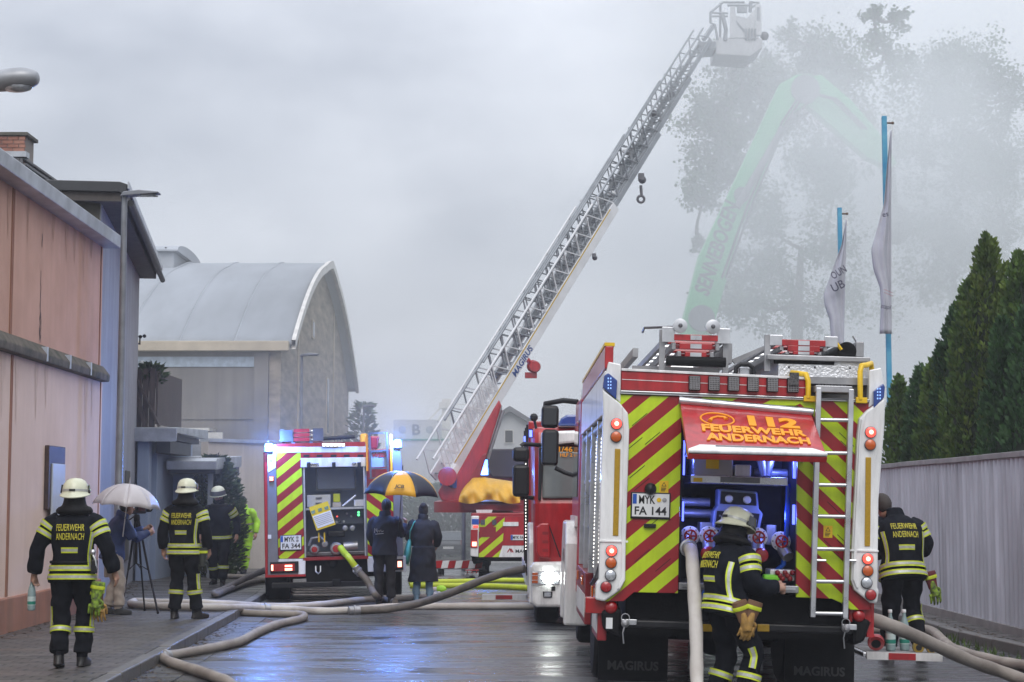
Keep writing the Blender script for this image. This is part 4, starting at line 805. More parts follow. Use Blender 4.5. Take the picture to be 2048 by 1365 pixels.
# ---------------------------------------------------------------- ladders carried on the roof
def roof_ladder(label, u0, u1, v0, v1, y0, y1, wheels):
    T = thing('scaling_ladder', label, 'ladder', FA.loc, 0, 'ladders on the fire engine roof', 0.030)
    x0, z0 = FA.px(u0, v1, y0); x1, z1 = FA.px(u1, v0, y0); h = z1 - z0
    for k, (zz, ins) in enumerate(((z0 + h*0.12, 0.10), (z0 + h*0.42, 0.05), (z0 + h*0.72, 0.0))):
        for x in (x0 + ins, x1 - ins): MB().bar((x, y0, zz), (x, y1, zz), 0.035, h*0.24).build('rail', M_alud, T, bevel=0.004)
        for j in range(11):
            yy = y0 + 0.06 + j*(y1-y0-0.12)/10; MB().cyl((x0+ins, yy, zz), (x1-ins, yy, zz), 0.018, n=8).build('rung', M_red if j < 2 else M_alu, T, smooth=40)
        MB().box(x0+ins+0.05, x1-ins-0.05, y0-0.02, y0+0.02, zz-0.028, zz+0.028).build('end_sleeve', M_red, T, bevel=0.006)
        MB().box((x0+x1)/2-0.05, (x0+x1)/2+0.05, y0-0.025, y0-0.02, zz-0.02, zz+0.02).build('end_tag', M_alu, T)
    for x in (x0, x1): MB().box(x-0.06, x+0.06, y0-0.01, y0+0.0, z0+h*0.55, z1+0.02).build('end_plate', M_alu, T, bevel=0.006)
    if wheels:
        for x in (x0+0.10, x1-0.10):
            w_ = MB().lathe([(0.035, -0.02), (0.065, -0.015), (0.065, 0.015), (0.035, 0.02)], (x, y0-0.03, z1+0.03), axis='y', n=20).build('wall_wheel', M_alu, T, smooth=35)
            MB().lathe([(0.02, -0.03), (0.008, -0.04)], (x, y0-0.03, z1+0.03), axis='y', n=10).build('hub_bolt', M_steel, w_)
    MB().cyl((x0-0.02, y0-0.04, z0-0.03), (x1+0.02, y0-0.04, z0-0.03), 0.045, n=12).build('roller', M_blk, T, smooth=40)
    return T, x0, x1, z0, z1
T1, x0, x1, z0, z1 = roof_ladder('aluminium ladder pack with two wall wheels on the engine roof', 1336, 1447, 662, 716, 0.45, 5.2, True)
for x in (x0-0.05, x1+0.03):
    MB().box(x-0.025, x+0.025, 0.5, 0.56, 2.84, z1).build('gantry_post', M_alud, TA); MB().box(x-0.025, x+0.025, 3.6, 3.66, 2.84, z0).build('gantry_post', M_alud, TA)
MB().box(x0-0.3, x0-0.25, 0.7, 5.0, z0+0.02, z0+0.10).build('gantry_beam', M_alud, TA); MB().box(x0-0.3, x1, 0.7, 0.75, z0-0.10, z0-0.06).build('gantry_beam', M_alud, TA)
MB().box(x0+0.1, x1-0.1, 0.9, 2.5, 2.84, z0-0.15).build('suction_box', M_red_dk, TA, bevel=0.02); MB().tube([(x0-0.2, 0.9, z1+0.01), (x0-0.2, 0.7, z1+0.03), (x0+0.1, 0.5, z1+0.03)], 0.012, 6).build('strap', M_steel, TA)
T2, x0, x1, z0, z1 = roof_ladder('aluminium ladder pack lying above the chequer plate chest', 1552, 1662, 678, 712, 0.35, 4.8, False)
MB().box(x0-0.42, x0-0.36, 0.6, 4.6, z0-0.06, z0+0.12).build('gantry_beam', M_alud, TA); MB().prism(pa([(1462,720),(1538,688),(1540,694),(1470,728)], 0.7), 0.68, 0.74).build('gantry_arm', M_alud, TA)
MB().box(x0-0.1, x0-0.05, 0.35, 0.4, 2.9, z1+0.02).build('gantry_post', M_alud, TA)
q = FA.px(1694, 703, 0.4); MB().lathe([(0.075, 0), (0.085, 0.0), (0.085, 1.6), (0.06, 1.6), (0.06, 0.05)], (q[0], 0.4, q[1]), axis='y', n=20).build('suction_hose', M_blk, TA, smooth=40)
boxa('bracket_box', 1712, 684, 1728, 714, 0.4, 0.6, M_alud, bevel=0.006)
q = FA.px(1706, 672, 0.45); MB().tube([(q[0], 0.45, q[1]), (q[0]+0.03, 0.45, q[1]-0.05), (q[0]+0.05, 0.45, q[1]-0.12)], 0.012, 6).build('lever', M_alu, TA)
q = FA.px(1674, 682, 0.4); MB().tube([(q[0]-0.02, 0.4, q[1]), (q[0]+0.04, 0.4, q[1]-0.08)], 0.016, 6).build('yellow_strap', M_yel, TA)
# ================================================================ SECOND FIRE ENGINE (rear view, blue lights on)
FB = Frame((-3.02, 30.0, 0), 0.10, -0.028)
TB = thing('fire_engine', 'fire engine with lit blue flashers and open pump bay near the umbrellas', 'fire engine', FB.loc, 0.10, None, -0.028)
def zb(x, y, yo=0.0): return FB.px(500 + x/3.4125, 840 + y/3.4125, yo)
def pb(pts, yo=0.0): return [zb(x, y, yo) for x, y in pts]
def boxb(name, x0, y0, x1, y1, d0, d1, m, par=None, bevel=0):
    c = zb((x0+x1)/2, (y0+y1)/2, d0); ex = abs(zb(x1, (y0+y1)/2, d0)[0]-c[0]); ez = abs(zb((x0+x1)/2, y0, d0)[1]-c[1])
    return MB().box(c[0]-ex, c[0]+ex, d0, d1, c[1]-ez, c[1]+ez).build(name, m, par or TB, bevel=bevel)
M_silver = mat('silver_grey_paint', (0.22, 0.22, 0.24), 0.35, 0.3, var=0.1)
M_gbay = mat('bay_grey', (0.28, 0.32, 0.40), 0.5, var=0.15, scale=2)
M_chevB = stripes('chevron_far', YG, RD, -0.78, 1.0, 0.295, 0.3)
MB().prism(pb([(178,222),(345,222),(352,330),(372,945),(205,948),(195,930)]), 0, 0.05).build('rear_panel', M_chevB, TB)
MB().prism(pb([(795,480),(975,480),(985,930),(805,930)]), 0, 0.05).build('rear_panel', stripes('chevron_far_right', YG, RD, 0.78, 1.0, 0.295, 0.1), TB)
MB().prism(pb([(120,185),(176,170),(178,330),(120,365)]), -0.03, 0.1).build('corner_cap', M_white, TB, bevel=0.01)
MB().prism(pb([(118,366),(178,330),(192,940),(190,960),(380,948),(378,1055),(122,1068)]), -0.02, 0.1).build('corner_pillar', M_silver, TB, bevel=0.008)
MB().prism(pb([(195,950),(378,948),(378,1052),(330,1054),(330,972),(196,976)]), -0.03, -0.02).build('corner_trim', M_white, TB)
MB().prism(pb([(100,290),(117,290),(121,1070),(106,1072)]), -0.03, 0.12).build('edge_strip', M_red, TB)
MB().prism(pb([(104,1060),(380,1054),(380,1068),(104,1076)]), -0.035, 0.1).build('edge_strip', M_red, TB)
MB().prism(pb([(800,935),(1062,930),(1066,1035),(805,1038)]), -0.02, 0.1).build('corner_pillar', M_white, TB, bevel=0.008)
MB().prism(pb([(960,160),(1020,165),(1040,330),(1045,930),(985,930),(975,330)]), -0.03, 0.1).build('corner_pillar', M_silver, TB, bevel=0.01)
MB().prism(pb([(180,165),(785,150),(785,180),(180,186)]), -0.01, 0.1).build('top_band', M_red, TB); MB().prism(pb([(178,187),(790,181),(790,222),(178,224)]), -0.015, 0.1).build('top_band', M_white, TB)
MB().prism(pb([(345,223),(790,222),(790,256),(345,260)]), -0.012, 0.1).build('top_band', M_red, TB)
MB().prism(pb([(347,262),(790,256),(790,318),(347,325)]), -0.03, 0.12).build('shutter_box', M_white, TB, bevel=0.006)
letter('WISS', 0.15, 0.05, M_ink, TB, (zb(440,308,-0.03)[0], -0.033, zb(440,308,-0.03)[1]), bold=0.02); letter('GR', 0.08, 0.05, M_ink, TB, (zb(712,302,-0.03)[0], -0.033, zb(712,302,-0.03)[1]), bold=0.02)
for x in (400, 572, 745): boxb('latch', x-12, 290, x+12, 325, -0.06, -0.03, M_plast)
for x in (385, 475, 570, 660, 755): boxb('lamp_module', x-20, 238, x+20, 252, -0.03, -0.012, M_plast)
lb = boxb('light_bar', 490, 158, 650, 184, -0.06, -0.016, M_plast); 
for k in range(6):
    q = zb(505+k*26, 171, -0.07); MB().cbox((q[0], -0.065, q[1]), 0.055, 0.01, 0.045).build('led', M_ledw, lb)
x0, zt = zb(362, 325); x1, zbm = zb(795, 928)
MB().box(x0, x1, 0.8, 0.84, zbm, zt+0.1).build('bay_back', M_gbay, TB); MB().box(x0-0.03, x0, 0.05, 0.84, zbm, zt+0.1).build('bay_side', M_gbay, TB); MB().box(x1, x1+0.03, 0.05, 0.84, zbm, zt+0.1).build('bay_side', M_gbay, TB)
MB().box(x0-0.03, x1+0.03, -0.03, 0.84, zbm-0.05, zbm).build('bay_floor', M_red_dk, TB); MB().box(x0, x1, 0.05, 0.84, zt+0.1, zt+0.14).build('bay_top', M_gbay, TB)
for xx in (x0+0.015, x1-0.015): MB().box(xx-0.012, xx+0.012, 0.0, 0.05, zbm, zt+0.08).build('shutter_guide', M_alu, TB)
boxb('cover_panel', 460, 330, 712, 470, 0.5, 0.55, M_gbay, bevel=0.01); boxb('panel_frame', 448, 328, 724, 482, 0.55, 0.6, M_steel)
boxb('drawer_case', 388, 512, 550, 595, 0.25, 0.7, mat('case_pale', (0.55, 0.56, 0.57), 0.5, var=0.1), bevel=0.01)
for v in (530, 565): boxb('drawer_handle', 448, v, 490, v+8, 0.23, 0.25, M_steel)
boxb('shelf', 382, 598, 782, 612, 0.15, 0.8, M_alu); boxb('carton', 563, 565, 622, 597, 0.25, 0.5, M_beige, bevel=0.006); boxb('carton', 710, 545, 778, 590, 0.25, 0.5, M_white, bevel=0.006); boxb('yellow_case', 568, 505, 615, 562, 0.3, 0.5, mat('lime_case', (0.5, 0.55, 0.02), 0.5), bevel=0.01)
q0, q1 = zb(632, 590, 0.2), zb(722, 515, 0.2); MB().cyl((q0[0], 0.2, q0[1]), (q1[0], 0.2, q1[1]), 0.016, n=8).build('baton', M_white, TB)
boxb('control_panel', 470, 615, 782, 712, 0.4, 0.6, mat('panel_slate', (0.10, 0.12, 0.15), 0.4), bevel=0.008); cpb = TB.children[-1]
for (x, y, c) in ((595,660,M_rlit),(741,632,mat('green_led', (0.1,0.6,0.2), 0.3, emit=(0.15,1,0.35), estr=2)),(741,650,mat('green_led', (0,0,0))),(590,698,M_plate),(615,698,M_ink),(640,695,M_plate),(690,660,M_alud),(660,640,M_alud)):
    q = zb(x, y, 0.39); MB().lathe([(0.022 if c not in (M_rlit,) else 0.014, 0), (0.015, -0.012)], (q[0], 0.4, q[1]), axis='y', n=10).build('gauge', c, cpb)
for (x, y, r) in ((440,885,0.085),(590,880,0.11),(510,850,0.06),(650,740,0.05),(700,740,0.05)):
    q = zb(x, y, 0.2); v = MB().lathe([(r, 0.2), (r, 0.02), (r*0.85, 0.0), (r*0.5, -0.005)], (q[0], 0.2, q[1]), axis='y', n=20).build('pump_outlet', M_alud, TB, smooth=35); 
    if r > 0.08: MB().lathe([(r*0.6, -0.006), (r*0.55, -0.02), (0.01, -0.024)], (q[0], 0.2, q[1]), axis='y', n=16).build('red_cap', M_red, v, smooth=40)
MB().tube([(zb(400,860,0.3)[0], 0.3, zb(400,860,0.3)[1]), (zb(420,810,0.3)[0], 0.3, zb(420,810,0.3)[1]), (zb(480,800,0.3)[0], 0.3, zb(480,800,0.3)[1]), (zb(520,840,0.3)[0], 0.3, zb(520,840,0.3)[1])], 0.028, 8).build('pump_pipe', M_alud, TB, smooth=50)
a, b = zb(640, 870, 0.35), zb(735, 862, 0.35); MB().cyl((a[0], 0.35, a[1]), (b[0], 0.35, b[1]), 0.09, n=16).build('pump_body', M_alud, TB, smooth=40)
boxb('pump_block', 530, 760, 650, 800, 0.4, 0.7, M_plast, bevel=0.02); boxb('pump_block', 380, 900, 790, 926, 0.25, 0.8, M_steel, bevel=0.01)
for x in (470, 508): boxb('yellow_strap', x-5, 770, x+5, 835, 0.1, 0.12, M_yel)
# plate, lamps
c = zb(279, 838); plate(TB, c[0], c[1], -0.005, 0.345, 0.235, ('MYK', 0.5, 0.44, 0.82, 0), ('FA 344', 0.88, 0.52))
tl = boxb('tail_light', 138, 968, 332, 1046, -0.05, -0.02, M_plast, bevel=0.01); q0, q1 = zb(150, 1035, -0.05), zb(305, 980, -0.05)
MB().box(q0[0], q1[0], -0.056, -0.05, q0[1], q1[1]).build('lens', M_rlens, tl); 
for (xa, xb, ya, yb) in ((145,158,990,1030),(238,288,990,1005),(238,288,1012,1030)):
    p0, p1 = zb(xa, yb, -0.06), zb(xb, ya, -0.06); MB().box(p0[0], p1[0], -0.062, -0.056, p0[1], p1[1]).build('bulb', M_rcore, tl)
tl = boxb('tail_light', 990, 950, 1045, 1025, -0.05, -0.02, M_plast); p0, p1 = zb(1008, 1005, -0.06), zb(1035, 965, -0.06); MB().box(p0[0], p1[0], -0.062, -0.05, p0[1], p1[1]).build('bulb', M_rcore, tl)
tl = boxb('marker_light', 130, 385, 163, 420, -0.05, -0.02, M_rlens)
for i in range(3):
    for j in range(2): p = zb(137+i*9, 395+j*14, -0.06); MB().cbox((p[0], -0.055, p[1]), 0.018, 0.01, 0.03).build('led', M_rcore, tl)
letter('W', 0.06, 0.06, M_alud, TB, (zb(143, 280, -0.03)[0], -0.034, zb(143, 280, -0.03)[1]), name='emblem', bold=0.02); boxb('socket_plate', 122, 785, 145, 812, -0.03, -0.02, M_plate)
M_flash = mat('blue_flash_lit', (0.3, 0.5, 1), 0.2, emit=(0.06, 0.26, 1.0), estr=7.0)
M_flcore = mat('blue_flash_core', (0.8, 0.9, 1), 0.2, emit=(0.45, 0.75, 1.0), estr=18.0)
def flasher(par, x, z, y, r, e):
    o = MB().lathe([(r*1.05, -r*0.3), (r*1.05, 0), (r*0.9, 0.0)], (x, y, z - r*1.1), axis='z', n=16).build('blue_flasher', M_plast, par)
    MB().lathe([(r, 0), (r, r*1.4), (r*0.8, r*1.8), (r*0.2, r*1.95)], (x, y, z - r*1.1), axis='z', n=20).build('lens', M_flash, o, smooth=45)
    MB().ball((x, y - r*0.75, z), r*0.55, 10).build('bulb', M_flcore, o)
    lampl('flash_lamp', par, (x, y - 0.3, z + 0.1), e, (0.12, 0.30, 1.0), 0.08); return o
p = zb(130, 185, 0.05); flasher(TB, p[0], p[1], 0.0, 0.075, 170); p = zb(1005, 158, 0.05); flasher(TB, p[0], p[1], 0.0, 0.075, 170)
# under body
MB().prism(pb([(380,945),(800,930),(800,1100),(385,1110)], 0.1), 0.1, 0.5).build('underbody', M_blk, TB); MB().prism(pb([(150,1115),(830,1100),(830,1135),(150,1150)], 0.0), 0.0, 0.15).build('rear_bumper', M_plast, TB, bevel=0.01)
for x in (465, 720):
    q = zb(x, 1010, 0.05); MB().tube([(q[0]-0.04, 0.05, q[1]+0.03), (q[0]-0.04, 0.0, q[1]-0.06), (q[0], -0.01, q[1]-0.1), (q[0]+0.04, 0.0, q[1]-0.06), (q[0]+0.04, 0.05, q[1]+0.03)], 0.012, 8).build('tow_eye', M_alu, TB, smooth=50)
q = zb(560, 968, 0.05); MB().lathe([(0.095, 0.1), (0.095, 0), (0.07, -0.02), (0.02, -0.025)], (q[0], 0.05, q[1]), axis='y', n=20).build('suction_inlet', M_blk, TB, smooth=40)
boxb('tow_jaw', 562, 1088, 622, 1135, -0.08, 0.0, M_blk, bevel=0.02)
for x in (-0.98, 0.98):
    wheel(TB, (x, 1.3, 0.47), 0.47, 0.42)
MB().cyl((-0.9, 1.3, 0.47), (0.9, 1.3, 0.47), 0.1, n=10).ball((0, 1.3, 0.45), 0.22, 12).build('axle', M_blk, TB, smooth=40)
MB().box(-1.19, 1.19, 0.9, 6.8, 0.75, 2.62).build('body', M_red, TB, bevel=0.02); MB().box(-0.9, 0.9, 0.5, 6.8, 0.45, 0.75).build('chassis', M_blk, TB)
for x in (-1.0, 1.0): wheel(TB, (x, 5.6, 0.47), 0.47, 0.34)
# roof gear, ladder frame
lg = thing('scaling_ladder', 'folded red and silver ladder pack on the far engine roof', 'ladder', FB.loc, 0.10, None, -0.028)
a, b = zb(212, 150, 0.3), zb(492, 58, 0.3)
for k in range(3):
    z = a[1] + (b[1]-a[1])*(0.15+0.35*k)
    for x in (a[0]+0.02, a[0]+0.22, b[0]-0.22, b[0]-0.02): MB().bar((x, 0.3, z), (x, 3.8, z), 0.05, 0.06).build('rail', M_alud, lg)
    MB().box(a[0]+0.22, b[0]-0.22, 0.28, 0.34, z-0.03, z+0.03).build('end_sleeve', M_red, lg)
    for j in range(8): MB().cyl((a[0]+0.02, 0.6+j*0.4, z), (b[0]-0.02, 0.6+j*0.4, z), 0.016, n=6).build('rung', M_alu, lg)
MB().box(a[0]-0.02, a[0]+0.2, 0.26, 0.3, a[1], b[1]-0.02).build('end_plate', M_steel, lg); MB().box(b[0]-0.16, b[0]+0.02, 0.26, 0.3, a[1], b[1]).build('end_plate', M_steel, lg)
for xx in (a[0]+0.2, b[0]-0.2): MB().box(xx-0.03, xx+0.03, 0.6, 0.66, 2.6, a[1]+0.05).build('gantry_post', M_alud, TB)
a, b = zb(490, 130, 0.4), zb(715, 115, 0.4); MB().cyl((a[0], 0.4, a[1]), (b[0], 0.4, b[1]), 0.035, n=10).build('roof_pipe', M_plast, TB, smooth=40); MB().tube([(zb(575,140,0.4)[0], 0.4, zb(575,140,0.4)[1]), (zb(600,118,0.4)[0], 0.4, zb(600,118,0.4)[1]+0.02), (zb(620,140,0.4)[0], 0.4, zb(620,140,0.4)[1])], 0.012, 6).build('roof_bracket', M_plast, TB)
for pts in ([(808,88),(822,88),(832,400),(818,400)], [(925,85),(940,85),(952,400),(938,400)]): MB().prism(pb(pts, -0.1), -0.1, -0.06).build('ladder_rail', M_steel, TB)
for y in (88, 208, 330, 395): MB().prism(pb([(810,y),(940,y-4),(940,y+5),(810,y+9)], -0.1), -0.095, -0.065).build('ladder_rung', M_steel, TB)
MB().prism(pb([(822,215),(935,212),(940,320),(826,325)], -0.04), -0.04, -0.03).build('name_panel', M_gbay, TB); letter('WISS', 0.24, 0.075, M_red, TB, (zb(880,240,-0.05)[0], -0.05, zb(880,240,-0.05)[1]), bold=0.03)
for x in (790, 955): MB().prism(pb([(x,100),(x+14,100),(x+18,350),(x+4,350)], -0.08), -0.08, -0.05).build('orange_rail', M_org, TB)
MB().prism(pb([(752,95),(800,92),(800,165),(752,170)], 0.2), 0.2, 0.8).build('orange_bag', M_org, TB, bevel=0.03); MB().prism(pb([(820,110),(885,110),(870,200),(825,200)], 0.1), 0.1, 0.5).build('red_bag', M_red, TB, bevel=0.03)
# status board hanging in the bay
def zbv(x, y, yo): q = zb(x, y, yo); return Vector((q[0], yo, q[1]))
sbq = [(402,598),(530,555),(585,715),(455,757)]
sb = thing('status_board', 'yellow and white paper status board hung tilted in the open pump bay', 'board', FB.loc, 0.10, None, -0.028)
MB().prism(pb(sbq, 0.02), 0.02, 0.035).build('board', mat('board_yellow', (0.75, 0.55, 0.02), 0.5), sb)
MB().prism(pb([(427,660),(550,618),(576,702),(462,742)], 0.018), 0.014, 0.0195).build('paper', M_plate, sb)
for k in range(6):
    f = k/6; MB().prism(pb([(434+30*f,668+66*f),(545+26*f,630+66*f),(546+26*f,633+66*f),(435+30*f,671+66*f)], 0.012), 0.012, 0.0135).build('printed_line', M_alud, sb)
for (x, y) in ((430,630),(476,614),(520,602)): MB().prism(pb([(x-13,y-6),(x+12,y-15),(x+16,y+6),(x-9,y+14)], 0.012), 0.012, 0.0195).build('photo_card', mat('card_green', (0.2, 0.3, 0.2), 0.5, var=0.4, scale=30), sb)
# ================================================================ THIRD FIRE ENGINE facing us, behind the first
FC = Frame((1.52, 24.5, 0), 0.008, 0)
TC = thing('fire_engine', 'red and white fire engine facing the street with headlight on', 'fire engine', FC.loc, 0.008)
def zc(x, y, yo=0.0): return FC.px(1000 + x/2.625, 780 + y/2.625, yo)
def pc(pts, yo=0.0): return [zc(x, y, yo) for x, y in pts]
MB().prismx([(0.12,0.75),(0.02,1.7),(0.35,2.78),(2.2,2.85),(2.2,0.75)], -1.22, 1.22).build('cab', M_red, TC, bevel=0.08)
MB().prism(pc([(228,320),(900,320),(900,565),(222,572),(222,450)], 0.05), -0.02, 0.35).build('windscreen', mat('windscreen_glass', (0.16, 0.18, 0.18), 0.05, coat=0.6, var=0.2, scale=1.5), TC, bevel=0.03)
MB().prism(pc([(205,300),(900,300),(900,322),(228,322),(222,450),(215,580),(200,580)], -0.02), -0.03, 0.1).build('screen_surround', M_plast, TC, bevel=0.01)
letter('1/46', 0.19, 0.075, M_org, TC, (zc(345,312,-0.05)[0], -0.035, zc(345,312,-0.05)[1]), bold=0.02); letter('HLF 2', 0.17, 0.05, M_org, TC, (zc(348,342,-0.05)[0], -0.035, zc(348,342,-0.05)[1]), bold=0.02)
MB().prism(pc([(215,222),(900,195),(900,222),(215,300)], 0.1), -0.05, 1.6).build('roof_front', M_white, TC, bevel=0.04)
MB().prism(pc([(300,190),(320,150),(350,132),(900,130),(900,190)], 0.3), 0.2, 0.6).build('roof_light_bar', M_bluel, TC, bevel=0.03)
f2 = MB().prism(pc([(150,205),(172,205),(172,252),(150,252)], 0.1), 0.08, 0.2).build('blue_flasher', M_plast, TC); MB().prism(pc([(153,212),(169,212),(169,248),(153,248)], 0.07), 0.06, 0.08).build('lens', M_blueemit, f2)
f2 = MB().prism(pc([(124,240),(136,240),(136,275),(124,275)], 0.5), 0.48, 0.6).build('blue_flasher', M_plast, TC); MB().prism(pc([(126,244),(134,244),(134,272),(126,272)], 0.47), 0.46, 0.48).build('lens', M_blueemit, f2)
MB().prism(pc([(192,720),(215,700),(258,700),(262,882),(205,880),(190,850)], -0.03), -0.1, 0.02).build('step_grip', M_red, TC, bevel=0.02)
for v in (745, 790, 835): MB().prism(pc([(222,v),(255,v),(255,v+16),(222,v+16)], -0.1), -0.105, -0.09).build('grip_slot', M_red_dk, TC)
MB().prism(pc([(250,700),(256,700),(320,880),(312,880)], -0.0), -0.035, -0.02).build('cable', M_plast, TC)
MB().prism(pc([(160,930),(175,905),(900,890),(900,1140),(190,1140),(165,1120)], -0.05), -0.15, 0.5).build('front_bumper', M_white, TC, bevel=0.04)
hl = MB().prism(pc([(168,955),(310,955),(310,1022),(164,1022)], -0.16), -0.17, -0.14).build('headlight', M_clens, TC, bevel=0.01)
MB().prism(pc([(170,960),(200,960),(200,1016),(168,1016)], -0.175), -0.178, -0.17).build('indicator', M_amb, hl)
q = zc(255, 985, -0.18); MB().lathe([(0.085, 0), (0.09, -0.02), (0.05, -0.03), (0.01, -0.032)], (q[0], -0.17, q[1]), axis='y', n=20).build('lamp', mat('headlamp_lit', (1, 1, 1), 0.2, emit=(0.92, 1.0, 0.95), estr=26.0), hl, smooth=50)
q = zc(298, 985, -0.18); MB().lathe([(0.04, 0), (0.03, -0.03), (0.01, -0.032)], (q[0], -0.17, q[1]), axis='y', n=14).build('lamp', mat('headlamp_lit', (1,1,1)), hl)
for v in (952, 975, 1000, 1022): MB().bar((*[zc(164, v, -0.21)[0]], -0.21, zc(164, v, -0.21)[1]), (zc(312, v, -0.21)[0], -0.21, zc(312, v, -0.21)[1]), 0.008).build('lamp_guard', M_alu, hl)
for u in (164, 200, 238, 275, 312): MB().bar((zc(u, 952, -0.21)[0], -0.212, zc(u, 952, -0.21)[1]), (zc(u, 1022, -0.21)[0], -0.212, zc(u, 1022, -0.21)[1]), 0.008).build('lamp_guard', M_alu, hl)
MB().prism(pc([(225,1060),(275,1060),(273,1090),(227,1090)], -0.16), -0.165, -0.15).build('fog_light', M_plast, TC); MB().prism(pc([(232,1064),(268,1064),(267,1086),(233,1086)], -0.17), -0.172, -0.165).build('fog_lens', M_clens, TC.children[-1])
MB().prism(pc([(270,1035),(290,1032),(290,1055),(270,1056)], -0.16), -0.158, -0.15).build('badge', M_plast, TC)
MB().prismx([(0.2,0.3),(0.2,1.15),(0.5,1.42),(1.5,1.42),(1.7,1.1),(1.7,0.35),(1.5,0.35),(1.5,1.0),(1.3,1.2),(0.6,1.2),(0.45,1.0),(0.45,0.3)], -1.28, -1.0).build('wheel_arch', M_white, TC, bevel=0.03)
for x in (-1.02, 1.02): wheel(TC, (x, 0.95, 0.5), 0.5, 0.34); wheel(TC, (x, 5.2, 0.5), 0.5, 0.34)
MB().box(-1.0, 1.0, 0.4, 7, 0.4, 0.8).build('chassis', M_blk, TC); MB().box(-1.25, 1.25, 2.35, 7.2, 0.75, 2.95).build('body', M_red, TC, bevel=0.02)
for y in (2.4, 3.6, 4.8): MB().box(-1.285, -1.245, y, y+0.07, 0.6, 2.9).build('locker_frame', M_plast, TC)
MB().box(-1.29, -1.25, 2.5, 7.0, 0.45, 0.74).build('side_skirt', M_white, TC)
m = MB(); [m.cbox((-1.29, 2.46, 1.0+k*0.05), 0.01, 0.02, 0.02) for k in range(28)]; m.build('led_strip', M_ledw, TC)
for v0, v1 in ((300, 376), (392, 562)): 
    a, b = zc(66, v1, -0.1), zc(154, v0, -0.1); mi = MB().box(a[0], b[0], -0.1, 0.12, a[1], b[1]).build('mirror', M_plast, TC, bevel=0.05)
for v in (285, 565): 
    a, b = zc(110, v, 0.0), zc(215, v+5, 0.2); MB().tube([(a[0], 0, a[1]-0.03), (a[0]+0.03, 0, a[1]), (b[0], 0.25, b[1])], 0.03, 8).build('mirror_arm', M_plast, TC, smooth=50)
a = zc(215, 145, 0.4); MB().cyl((a[0]-0.05, 0.4, a[1]-0.25), (a[0]-0.1, 0.4, a[1]), 0.02, n=8).ball((a[0]-0.1, 0.4, a[1]), 0.06, 10).build('spotlight', M_plast, TC)
st = MB().box(-1.95, -1.27, 1.9, 2.3, 0.28, 0.33).build('fold_out_step', M_alud, TC); MB().box(-1.95, -1.3, 1.885, 1.9, 0.26, 0.34).build('step_edge', M_white, st); MB().box(-1.75, -1.5, 1.88, 1.885, 0.27, 0.33).build('step_stripe', M_red, st)
# ================================================================ TURNTABLE LADDER TRUCK
FD = Frame((0.28, 40.0, 0), 0, 0)
TD = thing('ladder_truck', 'red turntable ladder truck with raised white ladder and yellow tarpaulin', 'ladder truck', FD.loc)
def zd(x, y, yo=0.0): return FD.px(860 + x/4.55, 940 + y/4.55, yo)
def pd(pts, yo=0.0): return [zd(x, y, yo) for x, y in pts]
def lx(u, v, yo): q = FD.px(u, v, yo); return Vector((q[0], yo, q[1]))
MB().prism(pd([(445,428),(680,428),(660,690),(625,795),(445,795)]), 0, 0.3).build('rear_panel', stripes('chevron_ladder', YG, RD, -0.85, 1.0, 0.33, 0.25), TD)
MB().prism(pd([(681,428),(1140,428),(1140,690),(661,690)]), 0, 0.3).build('rear_panel', M_red, TD); MB().prism(pd([(659,692),(1140,692),(1140,795),(626,795)]), 0.0, 0.3).build('lower_panel', M_white, TD)
MB().prism(pd([(450,520),(600,520),(598,612),(450,612)]), -0.01, 0.0).build('equipment_recess', M_red_dk, TD); 
for u in (480, 585): MB().prism(pd([(u-20,455),(u+20,455),(u+20,500),(u-20,500)]), -0.02, 0.0).build('lamp_module', M_steel, TD)
MB().prism(pd([(665,475),(805,475),(805,512),(665,512)]), -0.03, 0.0).build('light_bar', M_white, TD)
MB().prism(pd([(375,420),(446,420),(440,795),(368,785)]), -0.05, 0.3).build('corner_pillar', M_white, TD, bevel=0.02); MB().prism(pd([(382,448),(445,448),(444,498),(381,496)]), -0.06, -0.05).build('blue_marker', M_eu, TD)
MB().prism(pd([(372,545),(436,545),(432,710),(370,708)]), -0.07, -0.05).build('tail_light', M_rlens, TD); t_ = TD.children[-1]
for (u, v, w) in ((404, 675, 20), ): MB().prism(pd([(u-w,v-20),(u+w,v-20),(u+w,v+20),(u-w,v+20)]), -0.08, -0.07).build('bulb', M_rcore, t_)
MB().prism(pd([(395,508),(438,508),(438,528),(395,528)]), -0.07, -0.05).build('marker_light', M_rlit, TD)
MB().prism(pd([(735,592),(850,592),(850,640),(735,640)]), -0.02, 0).build('number_plate', M_plate, TD); npl = TD.children[-1]; MB().prism(pd([(736,594),(752,594),(752,638),(736,638)]), -0.023, -0.02).build('country_band', M_eu, npl); letter('MYK FA', 0.24, 0.07, M_ink, npl, (zd(802, 616)[0], -0.021, zd(802, 616)[1]), bold=0.02)
for pts in ([(700,752),(722,715),(732,715),(710,752)], [(722,715),(732,715),(745,752),(735,752)], [(728,735),(742,715),(762,752),(750,752),(742,735)]): MB().prism(pd(pts), -0.006, 0).build('emblem', M_red, TD)
letter('MAGIRUS', 0.5, 0.075, M_ink, TD, (zd(778,740)[0]+0.25, -0.004, zd(778,740)[1]), bold=0.02)
MB().box(-1.2, 1.2, 0.3, 7.5, 0.35, 0.85).build('chassis', M_blk, TD); MB().box(-1.2, 1.2, 0.05, 0.3, 0.42, 0.62).build('rear_bumper', M_blk, TD, bevel=0.03)
for x in (-1.02, 1.02): wheel(TD, (x, 1.8, 0.5), 0.5, 0.4); wheel(TD, (x, 6.6, 0.5), 0.5, 0.36)
